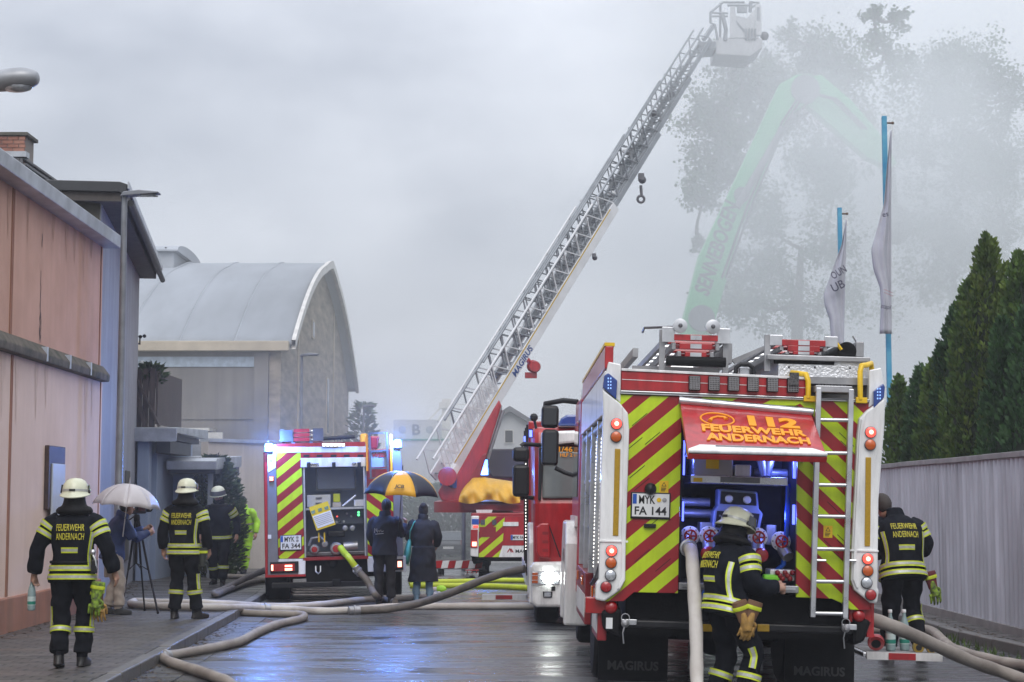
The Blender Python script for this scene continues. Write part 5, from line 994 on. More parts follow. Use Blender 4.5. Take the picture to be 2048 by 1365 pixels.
MB().box(-1.22, 1.22, 0.3, 5.6, 0.85, 1.45).build('platform', M_red_dk, TD, bevel=0.02)
MB().box(-1.2, 1.2, 5.7, 7.6, 0.7, 3.0).build('cab', mat('cab_dark_red', (0.22, 0.02, 0.02), 0.4), TD, bevel=0.1); MB().prism(FD.poly([(972,905),(985,898),(1040,898),(1060,905),(1060,956),(985,956),(972,940)], 5.5), 5.5, 5.69).build('cab_back', mat('cab_back_dark', (0.05, 0.045, 0.05), 0.5), TD, bevel=0.04)
f2 = MB().prism(FD.poly([(961,915),(977,915),(978,952),(960,952)], 4.0), 3.9, 4.1).build('blue_flasher', M_plast, TD); MB().prism(FD.poly([(963,920),(975,920),(976,950),(962,950)], 3.88), 3.85, 3.9).build('lens', M_flash, f2)
lampl('flash_lamp', TD, (lx(968, 945, 3.6).x, 3.5, lx(968, 945, 3.6).z), 60, (0.12, 0.3, 1.0), 0.08)
# turret
pv_ = lx(905, 975, 2.0)
MB().lathe([(0.95, 0), (0.95, 0.25), (0.8, 0.3)], (pv_.x+0.5, 2.2, 1.45), n=28).build('turntable', M_red_dk, TD, smooth=35)
MB().prism(FD.poly([(985,822),(998,800),(1003,812),(968,928),(945,985),(925,1002),(900,1008),(882,1000),(876,985),(890,960),(915,948)], 1.75), 1.6, 1.9).build('turret_arm', M_red, TD, bevel=0.04)
MB().prism(FD.poly([(965,910),(975,905),(960,955),(940,985),(925,985)], 1.4), 1.35, 1.55).build('turret_arm', M_red_dk, TD, bevel=0.03)
MB().cyl((pv_.x-0.1, 1.3, pv_.z+0.25), (pv_.x-0.1, 2.2, pv_.z+0.25), 0.22, n=18).build('pivot', M_red, TD, smooth=40)
a = lx(975, 918, 1.8); b = lx(1006, 822, 1.8); MB().cyl(a, b, 0.05, n=10).build('lift_cylinder', M_alud, TD, smooth=40)
# tarpaulin over the operator stand
m = MB(); NX, NZ = 26, 12; tp = []
for j in range(NZ+1):
    for i in range(NX+1):
        s, t = i/NX, j/NZ
        topy = 953 + 8*abs(s-0.35)*1.2 + 6*s; left = 918 + 14*(1-t) - 4*math.sin(t*3); right = 1040
        u = left + (right-left)*s; v = topy + (1004 + 4*math.sin(s*9) - topy)*t + (14*max(0, 0.12-s)*8)*(1-t)
        yo = 0.85 - 0.28*math.sin(min(1, t*1.3)*PI/2) + 0.06*math.sin(s*17 + t*5) + 0.05*math.sin(s*31 - t*7) + (0.5*(1-t)**3)
        tp.append(lx(u, v, yo))
n = NX+1; k = len(tp); back = [Vector((p.x, 2.0, p.z)) for p in tp]
m.add(tp + back, [(j*n+i, j*n+i+1, (j+1)*n+i+1, (j+1)*n+i) for j in range(NZ) for i in range(NX)] +
      [(i, k+i, k+i+1, i+1) for i in range(NX)] + [(j*n, (j+1)*n, k+(j+1)*n, k+j*n) for j in range(NZ)] + [(j*n+NX, k+j*n+NX, k+(j+1)*n+NX, (j+1)*n+NX) for j in range(NZ)])
m.build('tarpaulin', mat('yellow_tarp', (0.62, 0.34, 0.02), 0.42, var=0.2, scale=2, bump=0.3, bscale=4), TD, smooth=70)
MB().prism(FD.poly([(925,1008),(1045,1010),(1045,1022),(930,1020)], 0.8), 0.8, 2.2).build('stand_base', M_red_dk, TD)
MB().prism(FD.poly([(952,1020),(985,1020),(980,1035),(955,1035)], 0.6), 0.6, 1.0).build('stand_bracket', M_white, TD)
# ---- the ladder itself: a part of the truck, in its own axes
La = P(889, 962, 42.0) - FD.loc; Lb = P(1421, 96, 49.0) - FD.loc
ax = (Lb - La).normalized(); LL = (Lb - La).length; rt = ax.cross(Vector((0, 0, 1))).normalized(); upv = rt.cross(ax).normalized()
def lp(t, s, h): return La + ax*t + rt*s + upv*h
M_lw = mat('ladder_white', (0.66, 0.67, 0.68), 0.4, var=0.12, scale=2); M_lg = mat('ladder_grey', (0.32, 0.34, 0.36), 0.45, 0.4, var=0.2, scale=3)
lad = MB(); secs = [(0.0, 0.58, 0.30, 0.80, 0.27, M_lw), (0.08, 0.76, 0.26, 0.68, 0.15, M_lg), (0.20, 0.90, 0.22, 0.58, 0.13, M_lg), (0.35, 1.0, 0.18, 0.48, 0.12, M_lg)]
LD = None
for si, (f0, f1, hw, ht, bh, mm) in enumerate(secs):
    t0, t1 = f0*LL, f1*LL; base = 0.07*si
    S = MB()
    for s in (-hw, hw):
        p = [lp(t0, s-0.03, base), lp(t0, s+0.03, base), lp(t0, s+0.03, base+bh), lp(t0, s-0.03, base+bh)]; q_ = [lp(t1, s-0.03, base), lp(t1, s+0.03, base), lp(t1, s+0.03, base+bh), lp(t1, s-0.03, base+bh)]
        S.add(p+q_, [(0,1,2,3),(7,6,5,4),(0,4,5,1),(1,5,6,2),(2,6,7,3),(3,7,4,0)])
    o = S.build('ladder_section', mm, TD, bevel=0.01)
    LD = LD or o
    for s in (-hw, hw):
        MB().cyl(lp(t0, s, base+ht), lp(t1 - (0.6 if si < 3 else 0), s, base+ht), 0.028, n=8).build('hand_rail', mm, o, smooth=40)
        nb = int((t1-t0)/0.62)
        for k in range(nb):
            ta = t0 + (t1-t0)*k/nb; tb = t0 + (t1-t0)*(k+0.5)/nb; tc_ = t0 + (t1-t0)*(k+1)/nb
            MB().bar(lp(ta, s, base+bh), lp(tb, s, base+ht), 0.034, 0.025).build('brace', mm, o); MB().bar(lp(tb, s, base+ht), lp(tc_, s, base+bh), 0.03, 0.025).build('brace', mm, o)
    nr = int((t1-t0)/0.32); R_ = MB()
    for k in range(nr): R_.cyl(lp(t0+0.1+k*0.32, -hw, base+bh*0.6), lp(t0+0.1+k*0.32, hw, base+bh*0.6), 0.02, n=6)
    rg = R_.build('rungs', M_lg, o); rg['kind'] = 'stuff'
MB().add([lp(0.35, 0.334, 0.235), lp(0.565*LL, 0.334, 0.235), lp(0.565*LL, 0.334, 0.272), lp(0.35, 0.334, 0.272)], [(0,1,2,3)]).build('yellow_stripe', mat('stripe_ochre', (0.50, 0.33, 0.04), 0.5), LD)
me = text_mesh('MAGIRUS', 0.95, 0.17, 0.02, 0.004); t_c = 0.235*LL
for v in me.vertices: v.co = lp(t_c + v.co.x, 0.333 - v.co.y, 0.115 + v.co.z)
me.materials.clear(); me.materials.append(mat('letter_navy', (0.02, 0.06, 0.22), 0.5)); link('lettering', me, LD)
gr = MB()                                     # closed grille on the lowest bay
for k in range(16):
    t = 0.2 + k*0.16; gr.bar(lp(t, 0.31, 0.28), lp(t+0.25, 0.31, 0.78), 0.02, 0.02)
    gr.bar(lp(0.1, 0.31, 0.30 + 0.03*k), lp(2.7, 0.31, 0.30 + 0.03*k), 0.012, 0.01)
gr.build('grille', M_lw, LD)
MB().bar(lp(-0.2, 0.35, 0.12), lp(0.3, 0.4, 0.12), 0.16, 0.30).build('foot_block', M_lw, LD, bevel=0.02); MB().cyl(lp(-0.1, 0.1, 0.05), lp(-0.1, 0.5, 0.05), 0.13, n=16).build('foot_roller', M_eu, LD, smooth=40)
w_ = lp(0.245*LL, 0.3, -0.26); MB().ball(w_, 0.16, 14).lathe([(0.13, -0.13), (0.15, 0), (0.1, 0.03)], w_ + Vector((0.05, -0.1, -0.02)), axis='y', n=16).cyl(w_, lp(0.245*LL, 0.3, 0), 0.06, n=8).box(w_.x-0.2, w_.x+0.1, w_.y-0.1, w_.y+0.1, w_.z-0.3, w_.z-0.16).build('winch_drum', M_red, LD, smooth=40)
for f_, sz in ((0.475, 0.07), (0.66, 0.11)): w_ = lp(f_*LL, 0.35, -0.12); MB().ball(w_, sz, 10).box(w_.x-sz, w_.x+sz*0.4, w_.y-0.1, w_.y+0.1, w_.z, w_.z+sz*1.5).build('cable_pulley', M_steel, LD, smooth=40)
w_ = lp(0.64*LL, 0.35, -0.30); MB().tube([w_ + Vector((0.09*math.cos(a), 0, -0.17 + 0.09*math.sin(a))) for a in [i*PI/7 for i in range(15)]], 0.035, 8).cyl(w_ + Vector((0, 0, 0.2)), w_ + Vector((0.02, 0, -0.09)), 0.04, n=8).build('lifting_hook', M_steel, LD, smooth=50)
for f_, s_, h_ in ((0.69, 0, 0.55), (0.79, 0, 0.5), (0.845, 0.1, 0.35), (0.60, 0.1, 0.3)): w_ = lp(f_*LL, s_, h_); MB().ball(w_, 0.13, 10, sc3=(1, 1, 0.8)).build('floodlight', M_steel if f_ > 0.7 else M_lw, LD, smooth=40)
# rescue cage
YC = 9.4
def bl(u, v, yo=YC): return FD.px(u, v, yo)
CG = MB().prism([bl(*p) for p in [(1429,82),(1521,84),(1521,103),(1497,120),(1428,116),(1427,95)]], YC-0.4, YC+1.0).build('rescue_cage', M_lw, TD, bevel=0.03)
MB().prism([bl(*p) for p in [(1457,15),(1466,17),(1468,40),(1490,44),(1505,28),(1512,30),(1514,84),(1456,84)]], YC-0.42, YC-0.38).build('front_panel', M_lw, CG, bevel=0.01)
MB().prism([bl(*p) for p in [(1470,23),(1490,22),(1490,35),(1470,35)]], YC-0.5, YC-0.4).build('control_box', M_lg, CG, bevel=0.02)
for k in range(4):
    MB().prism([bl(1467+k*4.5, 50+k*5), bl(1470+k*4.5, 50+k*5), bl(1476+k*4.5, 62+k*5), bl(1473+k*4.5, 62+k*5)], YC-0.43, YC-0.42).build('vent_slot', M_lg, CG)
    MB().bar((bl(1488+k*6, 70)[0], YC-0.44, bl(1488+k*6, 66)[1]), (bl(1488+k*6, 90)[0], YC-0.44, bl(1488+k*6, 88)[1]), 0.05).build('slat', M_lg, CG)
def cg_tube(pts, r=0.03, yo=(YC-0.4,)): 
    for y_ in yo: MB().tube([(bl(u, v, y_)[0], y_, bl(u, v, y_)[1]) for u, v in pts], r, 8).build('cage_rail', M_lg, CG, smooth=50)
cg_tube([(1421,25),(1446,5),(1489,5)], 0.035, (YC-0.4, YC+0.8)); cg_tube([(1421,25),(1421,46),(1430,50),(1435,80)], 0.035, (YC-0.4, YC+0.8)); cg_tube([(1424,26),(1456,27)], 0.03); cg_tube([(1424,33),(1456,33)], 0.03)
cg_tube([(1455,11),(1498,11)], 0.04); cg_tube([(1500,5),(1504,5),(1518,6),(1504,15)], 0.035); cg_tube([(1502,4),(1500,25)], 0.05, (YC-0.4, YC+0.7)); cg_tube([(1441,6),(1440,80)], 0.035, (YC-0.3, YC+0.8)); cg_tube([(1445,30),(1452,60),(1450,82)], 0.06)
MB().prism([bl(*p) for p in [(1506,18),(1515,16),(1519,22),(1519,80),(1506,80)]], YC-0.45, YC-0.35).build('side_door', M_lw, CG, bevel=0.03); MB().prism([bl(*p) for p in [(1509,24),(1515,23),(1515,50),(1509,50)]], YC-0.46, YC-0.45).build('door_window', M_lg, CG)
MB().ball((bl(1526,78)[0], YC-0.3, bl(1526,78)[1]), 0.13, 10).build('monitor_nozzle', M_steel, CG, smooth=40)
a, b = bl(1398,86,YC-1), bl(1432,98,YC-.6); MB().prism([bl(1396,84,YC-.6), bl(1432,82,YC-.6), bl(1432,98,YC-.6), bl(1405,101,YC-.6)], YC-.6, YC+.3).build('cage_bracket', M_lg, TD, bevel=0.02)
MB().bar((bl(1407,80,YC-.3)[0], YC-.3, bl(1407,80,YC-.3)[1]), (bl(1426,52,YC)[0], YC, bl(1426,52,YC)[1]), 0.10).build('cage_strut', M_lg, TD)
# ================================================================ parked car, far down the street
CR = thing('parked_car', 'dark small car parked with its back to us beyond the ladder truck', 'car', (P(897, 1120, 86).x, 86, gz(86)), R(-3))
M_car = mat('car_black', (0.018, 0.02, 0.024), 0.25, coat=0.6)
MB().prismx([(0,0.35),(-0.05,0.85),(0.15,0.98),(0.45,1.42),(2.0,1.48),(2.9,0.98),(3.7,0.88),(3.85,0.4),(3.7,0.3),(0.2,0.3)], -0.82, 0.82).build('body', M_car, CR, bevel=0.08)
MB().add([(-0.66,0.12,1.0),(0.66,0.12,1.0),(0.58,0.40,1.38),(-0.58,0.40,1.38)], [(0,1,2,3)]).build('rear_window', mat('car_glass', (0.10, 0.12, 0.14), 0.1), CR)
for s in (-1, 1):
    MB().box(s*0.70-0.1, s*0.70+0.1, -0.07, 0.02, 0.78, 1.02).build('tail_light', M_rlens, CR, bevel=0.02); wheel(CR, (s*0.72, 0.7, 0.3), 0.3, 0.2); wheel(CR, (s*0.72, 3.1, 0.3), 0.3, 0.2)
MB().box(-0.26, 0.26, -0.09, -0.055, 0.58, 0.70).build('number_plate', M_plate, CR); MB().box(-0.8, 0.8, -0.08, 0.1, 0.32, 0.5).build('bumper', M_plast, CR, bevel=0.03)
# ================================================================ green material handler in the smoke
EX = thing('excavator', 'tall green material handler boom folded over in thick smoke', 'excavator', (9.2, 66, gz(66)))
EY = 66.0
def ep(pts, y): return [(P(u, v, y).x - 9.2, P(u, v, y).z - gz(66)) for u, v in pts]
M_grn = mat('machine_green', (0.04, 0.42, 0.13), 0.4, var=0.1, scale=1)
MB().prism(ep([(1338,850),(1358,668),(1397,513),(1458,385),(1556,174),(1590,155),(1617,154),(1632,175),(1620,205),(1576,231),(1479,461),(1427,646),(1412,720),(1398,850)], EY), -0.5, 0.5).build('boom', M_grn, EX, bevel=0.06)
MB().prism(ep([(1600,160),(1640,154),(1700,205),(1768,285),(1790,330),(1778,340),(1730,318),(1612,214)], EY), -0.35, 0.35).build('stick', M_grn, EX, bevel=0.05)
MB().cyl((ep([(1470,420)], EY)[0][0], -0.6, ep([(1470,420)], EY)[0][1]), (ep([(1562,262)], EY)[0][0], -0.6, ep([(1562,262)], EY)[0][1]), 0.14, n=10).build('cylinder', M_steel, EX, smooth=40)
me = text_mesh('SENNEBOGEN', 5.2, 0.62, 0.03, 0.01, 0.2); pA = Vector((ep([(1399,592)], EY)[0][0], 0, ep([(1399,592)], EY)[0][1])); pB_ = Vector((ep([(1462,408)], EY)[0][0], 0, ep([(1462,408)], EY)[0][1])); d_ = (pB_-pA).normalized(); u_ = Vector((-d_.z, 0, d_.x)); L_ = (pB_-pA).length
for v in me.vertices: v.co = (pA+pB_)/2 + d_*(v.co.x*L_/5.2) + u_*v.co.z + Vector((0, -0.505 + v.co.y, 0))
me.materials.clear(); me.materials.append(M_ink); link('lettering', me, EX)
for (u, v, r_) in ((1606,185,0.55),(1480,395,0.3),(1400,640,0.5)): q = ep([(u, v)], EY)[0]; MB().cyl((q[0], -0.62, q[1]), (q[0], 0.62, q[1]), r_, n=18).build('pivot_pin', M_steel, EX, smooth=40)
for dx in (0, 8): MB().tube([(ep([(u+dx, v)], EY)[0][0], -0.56, ep([(u+dx, v)], EY)[0][1]) for u, v in ((1440,560),(1490,420),(1560,250),(1600,190),(1660,205),(1720,265))], 0.05, 6).build('hydraulic_line', M_blk, EX, smooth=50)
MB().box(-5.2, -1.4, -1.4, 1.6, 1.4, 3.9).box(-3.9, -2.2, -0.7, 0.7, 3.85, 5.6).build('house', M_grn, EX, bevel=0.1); MB().box(-1.8, -0.4, -1.5, -0.4, 2.0, 4.2).build('cab', M_glass, EX, bevel=0.06)
for y in (-1.3, 1.3): MB().box(-5.2, -0.6, y-0.35, y+0.35, 0, 1.1).build('track', M_blk, EX, bevel=0.3)
MB().cyl((-3, 0, 1.0), (-3, 0, 1.45), 1.1, n=20).build('slew_ring', M_steel, EX)
q = ep([(1785,335)], EY)[0]; MB().cyl((q[0], 0, q[1]), (q[0]+0.1, 0, q[1]-1.6), 0.1, n=8).ball((q[0]+0.1, 0, q[1]-2.2), 0.8, 12, sc3=(0.8, 0.8, 1)).build('grab', M_steel, EX)
# ================================================================ PEOPLE
import numpy as np
V = Vector
TMP = bpy.data.scenes.new('tmp')
def remesh(mb, voxel, smooth=4, noise_amp=0.0, seed=0.0, nscale=7.0):
    me = mb.mesh('tmp', [], fix=True); o = bpy.data.objects.new('tmp', me); TMP.collection.objects.link(o)
    r = o.modifiers.new('r', 'REMESH'); r.mode = 'VOXEL'; r.voxel_size = voxel; r.use_smooth_shade = True
    if smooth: s = o.modifiers.new('s', 'SMOOTH'); s.factor = 0.5; s.iterations = smooth
    vl = TMP.view_layers[0]; vl.update(); dg = vl.depsgraph; dg.update()
    out = bpy.data.meshes.new_from_object(o.evaluated_get(dg)); bpy.data.objects.remove(o); bpy.data.meshes.remove(me)
    if noise_amp > 0:
        n = len(out.vertices); co = np.empty(n*3); no = np.empty(n*3); out.vertices.foreach_get('co', co); out.vertices.foreach_get('normal', no)
        co = co.reshape(-1, 3); no = no.reshape(-1, 3)
        q = co * nscale + seed     # folds: warped ridges, deeper across the limbs
        w = np.sin(q[:, 0]*1.7 + 2.1*np.sin(q[:, 2]*0.9 + q[:, 1])) ; w2 = np.sin(q[:, 2]*2.3 + 1.6*np.sin(q[:, 0]*1.3 + 1.1*q[:, 1]) + 0.7*np.sin(q[:, 1]*3.1)); w3 = np.sin(q[:, 2]*5.1 + 2.2*np.sin(q[:, 0]*2.2 + q[:, 1]*1.9)) * np.sin(q[:, 0]*3.3 - q[:, 1]*2.7)
        co += no * ((0.25*w + 0.5*w2 + 0.35*w3) * noise_amp)[:, None]
        out.vertices.foreach_set('co', co.ravel()); out.update()
    out.polygons.foreach_set('use_smooth', [True]*len(out.polygons)); return out
class Loft:
    def __init__(s, rings, pw=2.0): s.r = rings; s.pw = pw
    def ring(s, t):
        n = len(s.r); t = max(0, min(n-1-1e-6, t)); i = int(t); f = t - i
        g = lambda k: s.r[max(0, min(n-1, k))]
        def cr(a, b, c, d): return b + (c-a)*0.5*f + (a*2.0 - b*5.0 + c*4.0 - d)*0.5*f*f + ((b-c)*3.0 + d - a)*0.5*f*f*f
        return tuple(cr(g(i-1)[k], g(i)[k], g(i+1)[k], g(i+2)[k]) for k in range(3))
    def pt(s, t, a, off=0.0):
        c, ex, ey = s.ring(t); ca, sa = math.cos(a), math.sin(a); k = (abs(ca)**s.pw + abs(sa)**s.pw) ** (-1/s.pw)
        d = ex*(ca*k) + ey*(sa*k); return c + d + d.normalized()*off
    def into(s, mb, sub=3, n=20):
        m = (len(s.r)-1)*sub; vs = [s.pt(i/sub, 2*PI*j/n) for i in range(m+1) for j in range(n)]
        fs = [(i*n+j, i*n+(j+1) % n, (i+1)*n+(j+1) % n, (i+1)*n+j) for i in range(m) for j in range(n)]
        mb.add(vs, fs + [tuple(range(n-1, -1, -1)), tuple(m*n+j for j in range(n))]); return s
def limb(pts, rs, flat=1.0, side=V((1,0,0))):
    rings = []
    for i, p in enumerate(pts):
        t = (V(pts[min(i+1, len(pts)-1)]) - V(pts[max(0, i-1)])).normalized()
        ex = (side - t*side.dot(t)).normalized(); ey = t.cross(ex)
        if ey.dot(V((0,1,0))) < 0: ey = -ey
        rings.append((V(p), ex*rs[i], ey*rs[i]*flat))
    return Loft(rings)
M_turn = mat('turnout_navy', (0.0075, 0.009, 0.014), 0.85, spec=0.12, var=0.35, scale=12, bump=0.35, bscale=260)
M_turnp = mat('turnout_trouser', (0.0065, 0.0075, 0.011), 0.85, spec=0.12, var=0.35, scale=12, bump=0.35, bscale=260)
M_boot = mat('boot_leather', (0.012, 0.011, 0.010), 0.45, var=0.3)
M_skin = mat('skin', (0.42, 0.24, 0.17), 0.55, var=0.12, scale=15)
M_hair = mat('hair_dark', (0.014, 0.011, 0.010), 0.55, bump=0.6, bscale=120, stretch=(3, 3, 0.5))
M_ty = mat('tape_lime', (0.52, 0.61, 0.02), 0.55, var=0.25, scale=14); M_ts = mat('tape_silver', (0.42, 0.43, 0.40), 0.35, 0.2, var=0.2, scale=30)
M_ltr = mat('back_letters', (0.55, 0.50, 0.03), 0.6)
M_helm = mat('helmet_cream', (0.66, 0.67, 0.50), 0.35, var=0.12, scale=9, coat=0.2)
M_visor = mat('visor_smoke', (0.10, 0.11, 0.12), 0.1, coat=0.5)
def tape(par, lf, t0, t1, a0, a1, off=0.016, n=28, name='reflective_band', vertical=False):
    m = MB(); cuts = (0, 0.27, 0.73, 1.0)
    for b in range(3):
        if not vertical:
            g = [[lf.pt(t0 + (t1-t0)*c, a0 + (a1-a0)*j/n, off + (0.0015 if b == 1 else 0)) for j in range(n+1)] for c in (cuts[b], cuts[b+1])]
        else:
            g = [[lf.pt(t0 + (t1-t0)*j/n, a0 + (a1-a0)*c, off + (0.0015 if b == 1 else 0)) for j in range(n+1)] for c in (cuts[b], cuts[b+1])]
        m.add(g[0] + g[1], [(j, j+1, n+1+j+1, n+1+j) for j in range(n)], 1 if b == 1 else 0)
    return m.build(name, [M_ty, M_ts], par, smooth=60, fix=False)
def band_h(par, lf, tc, h, a0=0, a1=2*PI, off=0.016, name='reflective_band'):
    """horizontal tape of real height h at loft parameter tc"""
    d = (lf.ring(min(tc+0.2, len(lf.r)-1))[0] - lf.ring(tc-0.2)[0]).length / 0.4
    return tape(par, lf, tc - h/2/d, tc + h/2/d, a0, a1, off, name=name)
def band_v(par, lf, t0, t1, a, w, off=0.016):
    c, ex, ey = lf.ring((t0+t1)/2); r = (ex*math.cos(a) + ey*math.sin(a)).length; return tape(par, lf, t0, t1, a - w/2/r, a + w/2/r, off, vertical=True, n=14)
def back_text(par, lf, body, tc, w, h, a=-PI/2, off=0.021, m=None, r=None):
    me = text_mesh(body, w, h, 0.0, 0.003); c, ex, ey = lf.ring(tc); r = r or ex.length
    d = (lf.ring(tc+0.2)[0] - lf.ring(tc-0.2)[0]).length / 0.4
    for v in me.vertices: v.co = lf.pt(tc + v.co.z/d, a + v.co.x/r, off + (0.002 if v.co.y < -0.001 else 0))
    me.materials.clear(); me.materials.append(m or M_ltr); return link('lettering', me, par)
def hand_shape(mb, W, d, n, s, k=1.0, curl=0.5, spread=0.0235):
    """palm and five fingers; d along the fingers, n towards the palm side, s towards the thumb"""
    d, n, s = d.normalized(), n.normalized(), s.normalized()
    mb.tube([W - d*0.03*k, W + d*0.02*k, W + d*0.06*k, W + d*0.095*k], [0.026*k, 0.034*k, 0.044*k, 0.042*k], 10, flat=0.45) if abs(d.cross(V((0,0,1))).normalized().dot(s)) > 0.6 else mb.tube([W - d*0.03*k, W + d*0.03*k, W + d*0.09*k], [0.024*k, 0.030*k, 0.030*k], 10)
    for i, ln in enumerate((0.072, 0.082, 0.077, 0.060)):
        o = (1.5 - i)*spread*k; b = W + d*0.085*k + s*o
        p1 = b + (d*math.cos(curl*0.6) + n*math.sin(curl*0.6))*ln*0.5*k; p2 = p1 + (d*math.cos(curl*1.6) + n*math.sin(curl*1.6))*ln*0.32*k; p3 = p2 + (d*math.cos(curl*2.4) + n*math.sin(curl*2.4))*ln*0.25*k
        mb.tube([b - d*0.02*k, b, p1, p2, p3], [0.010*k, 0.0100*k, 0.0092*k, 0.0088*k, 0.0070*k], 8)
    b = W + d*0.025*k + s*0.028*k
    mb.tube([b - s*0.01*k, b + (s*0.6 + d*0.6 + n*0.25)*0.035*k, b + (s*0.6 + d*1.3 + n*0.6)*0.042*k, b + (s*0.45 + d*1.9 + n*0.9)*0.044*k], [0.014*k, 0.0120*k, 0.0105*k, 0.008*k], 8)
def person(label, loc, rz, pose, fit, group=None):
    T = thing('person', label, 'person', loc, rz, group); vox = fit.get('voxel', 0.0085); S = fit.get('scale', 1.0)
    T.scale = (S, S, S)
    g = pose.get
    pel, nk, hd = V(g('pelvis', (0,0,0.95))), V(g('neck', (0,0,1.47))), V(g('head', (0,0.015,1.635)))
    sp_ = (nk - pel); up = sp_.normalized(); fwd = V((0,1,0)); fwd = (fwd - up*fwd.dot(up)).normalized(); rx = V(g('shoulder_dir', (1,0,0)))
    hx = V(g('hip_dir', (1,0,0))); bend = V(g('bend', (0,-0.02,0)))
    def spn(f): return pel + sp_*f + bend*math.sin(PI*max(0, min(1, f)))
    def trings(w, hem):
        k = fit.get('bulk', 1.0)*w; R_ = []
        for f, a, b in ((hem, 0.222, 0.175), (0.02, 0.205, 0.165), (0.22, 0.192, 0.150), (0.45, 0.205, 0.155), (0.68, 0.222, 0.155), (0.85, 0.215, 0.140), (0.97, 0.150, 0.110), (1.04, 0.080, 0.078)):
            x_ = hx.lerp(rx, max(0, min(1, f))).normalized(); R_.append((spn(f), x_*a*k, fwd*b*k))
        return R_
    torso = Loft(trings(1.0, fit.get('hem', -0.24)), 2.35)
    sh = {s: nk - up*0.062 + rx*(s*0.185) for s in (-1, 1)}
    sb = fit.get('sleeve', 1.0); arms = {}; legs = {}
    for s, ky in ((-1, 'L'), (1, 'R')):
        e, w = V(g('elbow'+ky, (s*0.29, -0.02, 1.16))), V(g('wrist'+ky, (s*0.31, 0.06, 0.91)))
        a = sh[s]; arms[s] = limb([a - rx*s*0.04, a + (e-a)*0.12, a.lerp(e, 0.5), a.lerp(e, 0.9), e.lerp(w, 0.12), e.lerp(w, 0.55), w], [0.085*sb, 0.092*sb, 0.082*sb, 0.074*sb, 0.072*sb, 0.066*sb, 0.060*sb])
        hp_ = pel + hx*(s*0.10) - V((0,0,0.03)); kn, an = V(g('knee'+ky, (s*0.11, 0.02, 0.50))), V(g('ankle'+ky, (s*0.115, -0.02, 0.10)))
        lb_ = fit.get('leg', 1.0); legs[s] = limb([hp_ + V((0,0,0.06)), hp_.lerp(kn, 0.15), hp_.lerp(kn, 0.55), hp_.lerp(kn, 0.92), kn.lerp(an, 0.12), kn.lerp(an, 0.5), kn.lerp(an, 0.92)], [0.115*lb_, 0.118*lb_, 0.104*lb_, 0.090*lb_, 0.086*lb_, 0.086*lb_, 0.088*lb_])
    # ---- the body: one continuous surface
    B = MB(); caps = []
    hdir = V(g('look', (0, 1, -0.05))).normalized(); hup = (V(g('head_up', (0,0,1))) - hdir*V(g('head_up', (0,0,1))).dot(hdir)).normalized(); hrt = hdir.cross(hup)
    HM = Matrix((hrt, hdir, hup)).transposed().to_4x4(); HM.translation = hd
    def hpnt(x, y, z): return HM @ V((x, y, z))
    hb = MB(); hb.ball((0, -0.005, 0.02), 1, 20, sc3=(0.077, 0.097, 0.112)); hb.ball((0, 0.022, -0.055), 1, 14, sc3=(0.056, 0.070, 0.065)); hb.ball((0, 0.098, -0.012), 1, 8, sc3=(0.013, 0.020, 0.024)); hb.ball((0, 0.084, 0.035), 1, 8, sc3=(0.05, 0.016, 0.012)); hb.ball((0, 0.088, -0.058), 1, 8, sc3=(0.026, 0.012, 0.010))
    for s in (-1, 1): hb.ball((s*0.078, -0.005, -0.005), 1, 8, sc3=(0.010, 0.020, 0.032))
    B.add([HM @ V(v) for v in hb.v], hb.f); caps.append((hd + hup*0.05, hd - hup*0.07, 0.095, 0))
    B.tube([nk - up*0.05, nk + up*0.04, hd - hup*0.05], [0.066, 0.058, 0.055], 12); caps.append((nk - up*0.02, hd - hup*0.05, 0.055, 0))
    Loft(trings(0.90, -0.08), 2.2).into(B); caps.append((pel + up*0.05, nk - up*0.1, 0.15, 4))
    for s, ky in ((-1, 'L'), (1, 'R')):
        e, w = V(g('elbow'+ky, (s*0.29, -0.02, 1.16))), V(g('wrist'+ky, (s*0.31, 0.06, 0.91)))
        B.tube([sh[s] - rx*s*0.04, sh[s], sh[s].lerp(e, 0.5), e, e.lerp(w, 0.4), w], [0.065, 0.062, 0.052, 0.043, 0.042, 0.029], 12)
        caps.append((sh[s], e.lerp(w, 0.75), 0.05, 4))
        hdv = V(g('hand'+ky, tuple((w-e).normalized()))).normalized(); nv = V(g('palm'+ky, (-s*1.0, 0.1, 0))); nv = (nv - hdv*nv.dot(hdv)).normalized(); sv = V(g('thumb'+ky, (0, 1, 0))); sv = (sv - hdv*sv.dot(hdv) - nv*sv.dot(nv)).normalized()
        if not fit.get('no_hand'+ky): hand_shape(B, w, hdv, nv, sv, 1.08, g('curl'+ky, 0.5)); caps.append((w, w + hdv*0.17, 0.03, fit.get('hand_mat', 0)))
        legs[s].into(B, 3, 16); kn, an = V(g('knee'+ky, (s*0.11, 0.02, 0.50))), V(g('ankle'+ky, (s*0.115, -0.02, 0.10)))
        caps.append((pel + hx*(s*0.1), kn, 0.10, 1)); caps.append((kn, kn.lerp(an, 0.86), 0.085, 1))
        td = V(g('toe'+ky, (s*0.15, 1, 0))); td.z = g('toez'+ky, 0.0); td.normalize(); hu = V((0,0,1)); hu = (hu - td*hu.dot(td)).normalized(); sd = td.cross(hu)
        fz = an - hu*0.055
        Loft([(an + hu*0.05, sd*0.052, td*0.058), (an, sd*0.050, td*0.064), (an - hu*0.045 + td*0.02, sd*0.050, td*0.09), (an - hu*0.095 + td*0.055, sd*0.052, td*0.145)], 2.6).into(B, 3, 14)
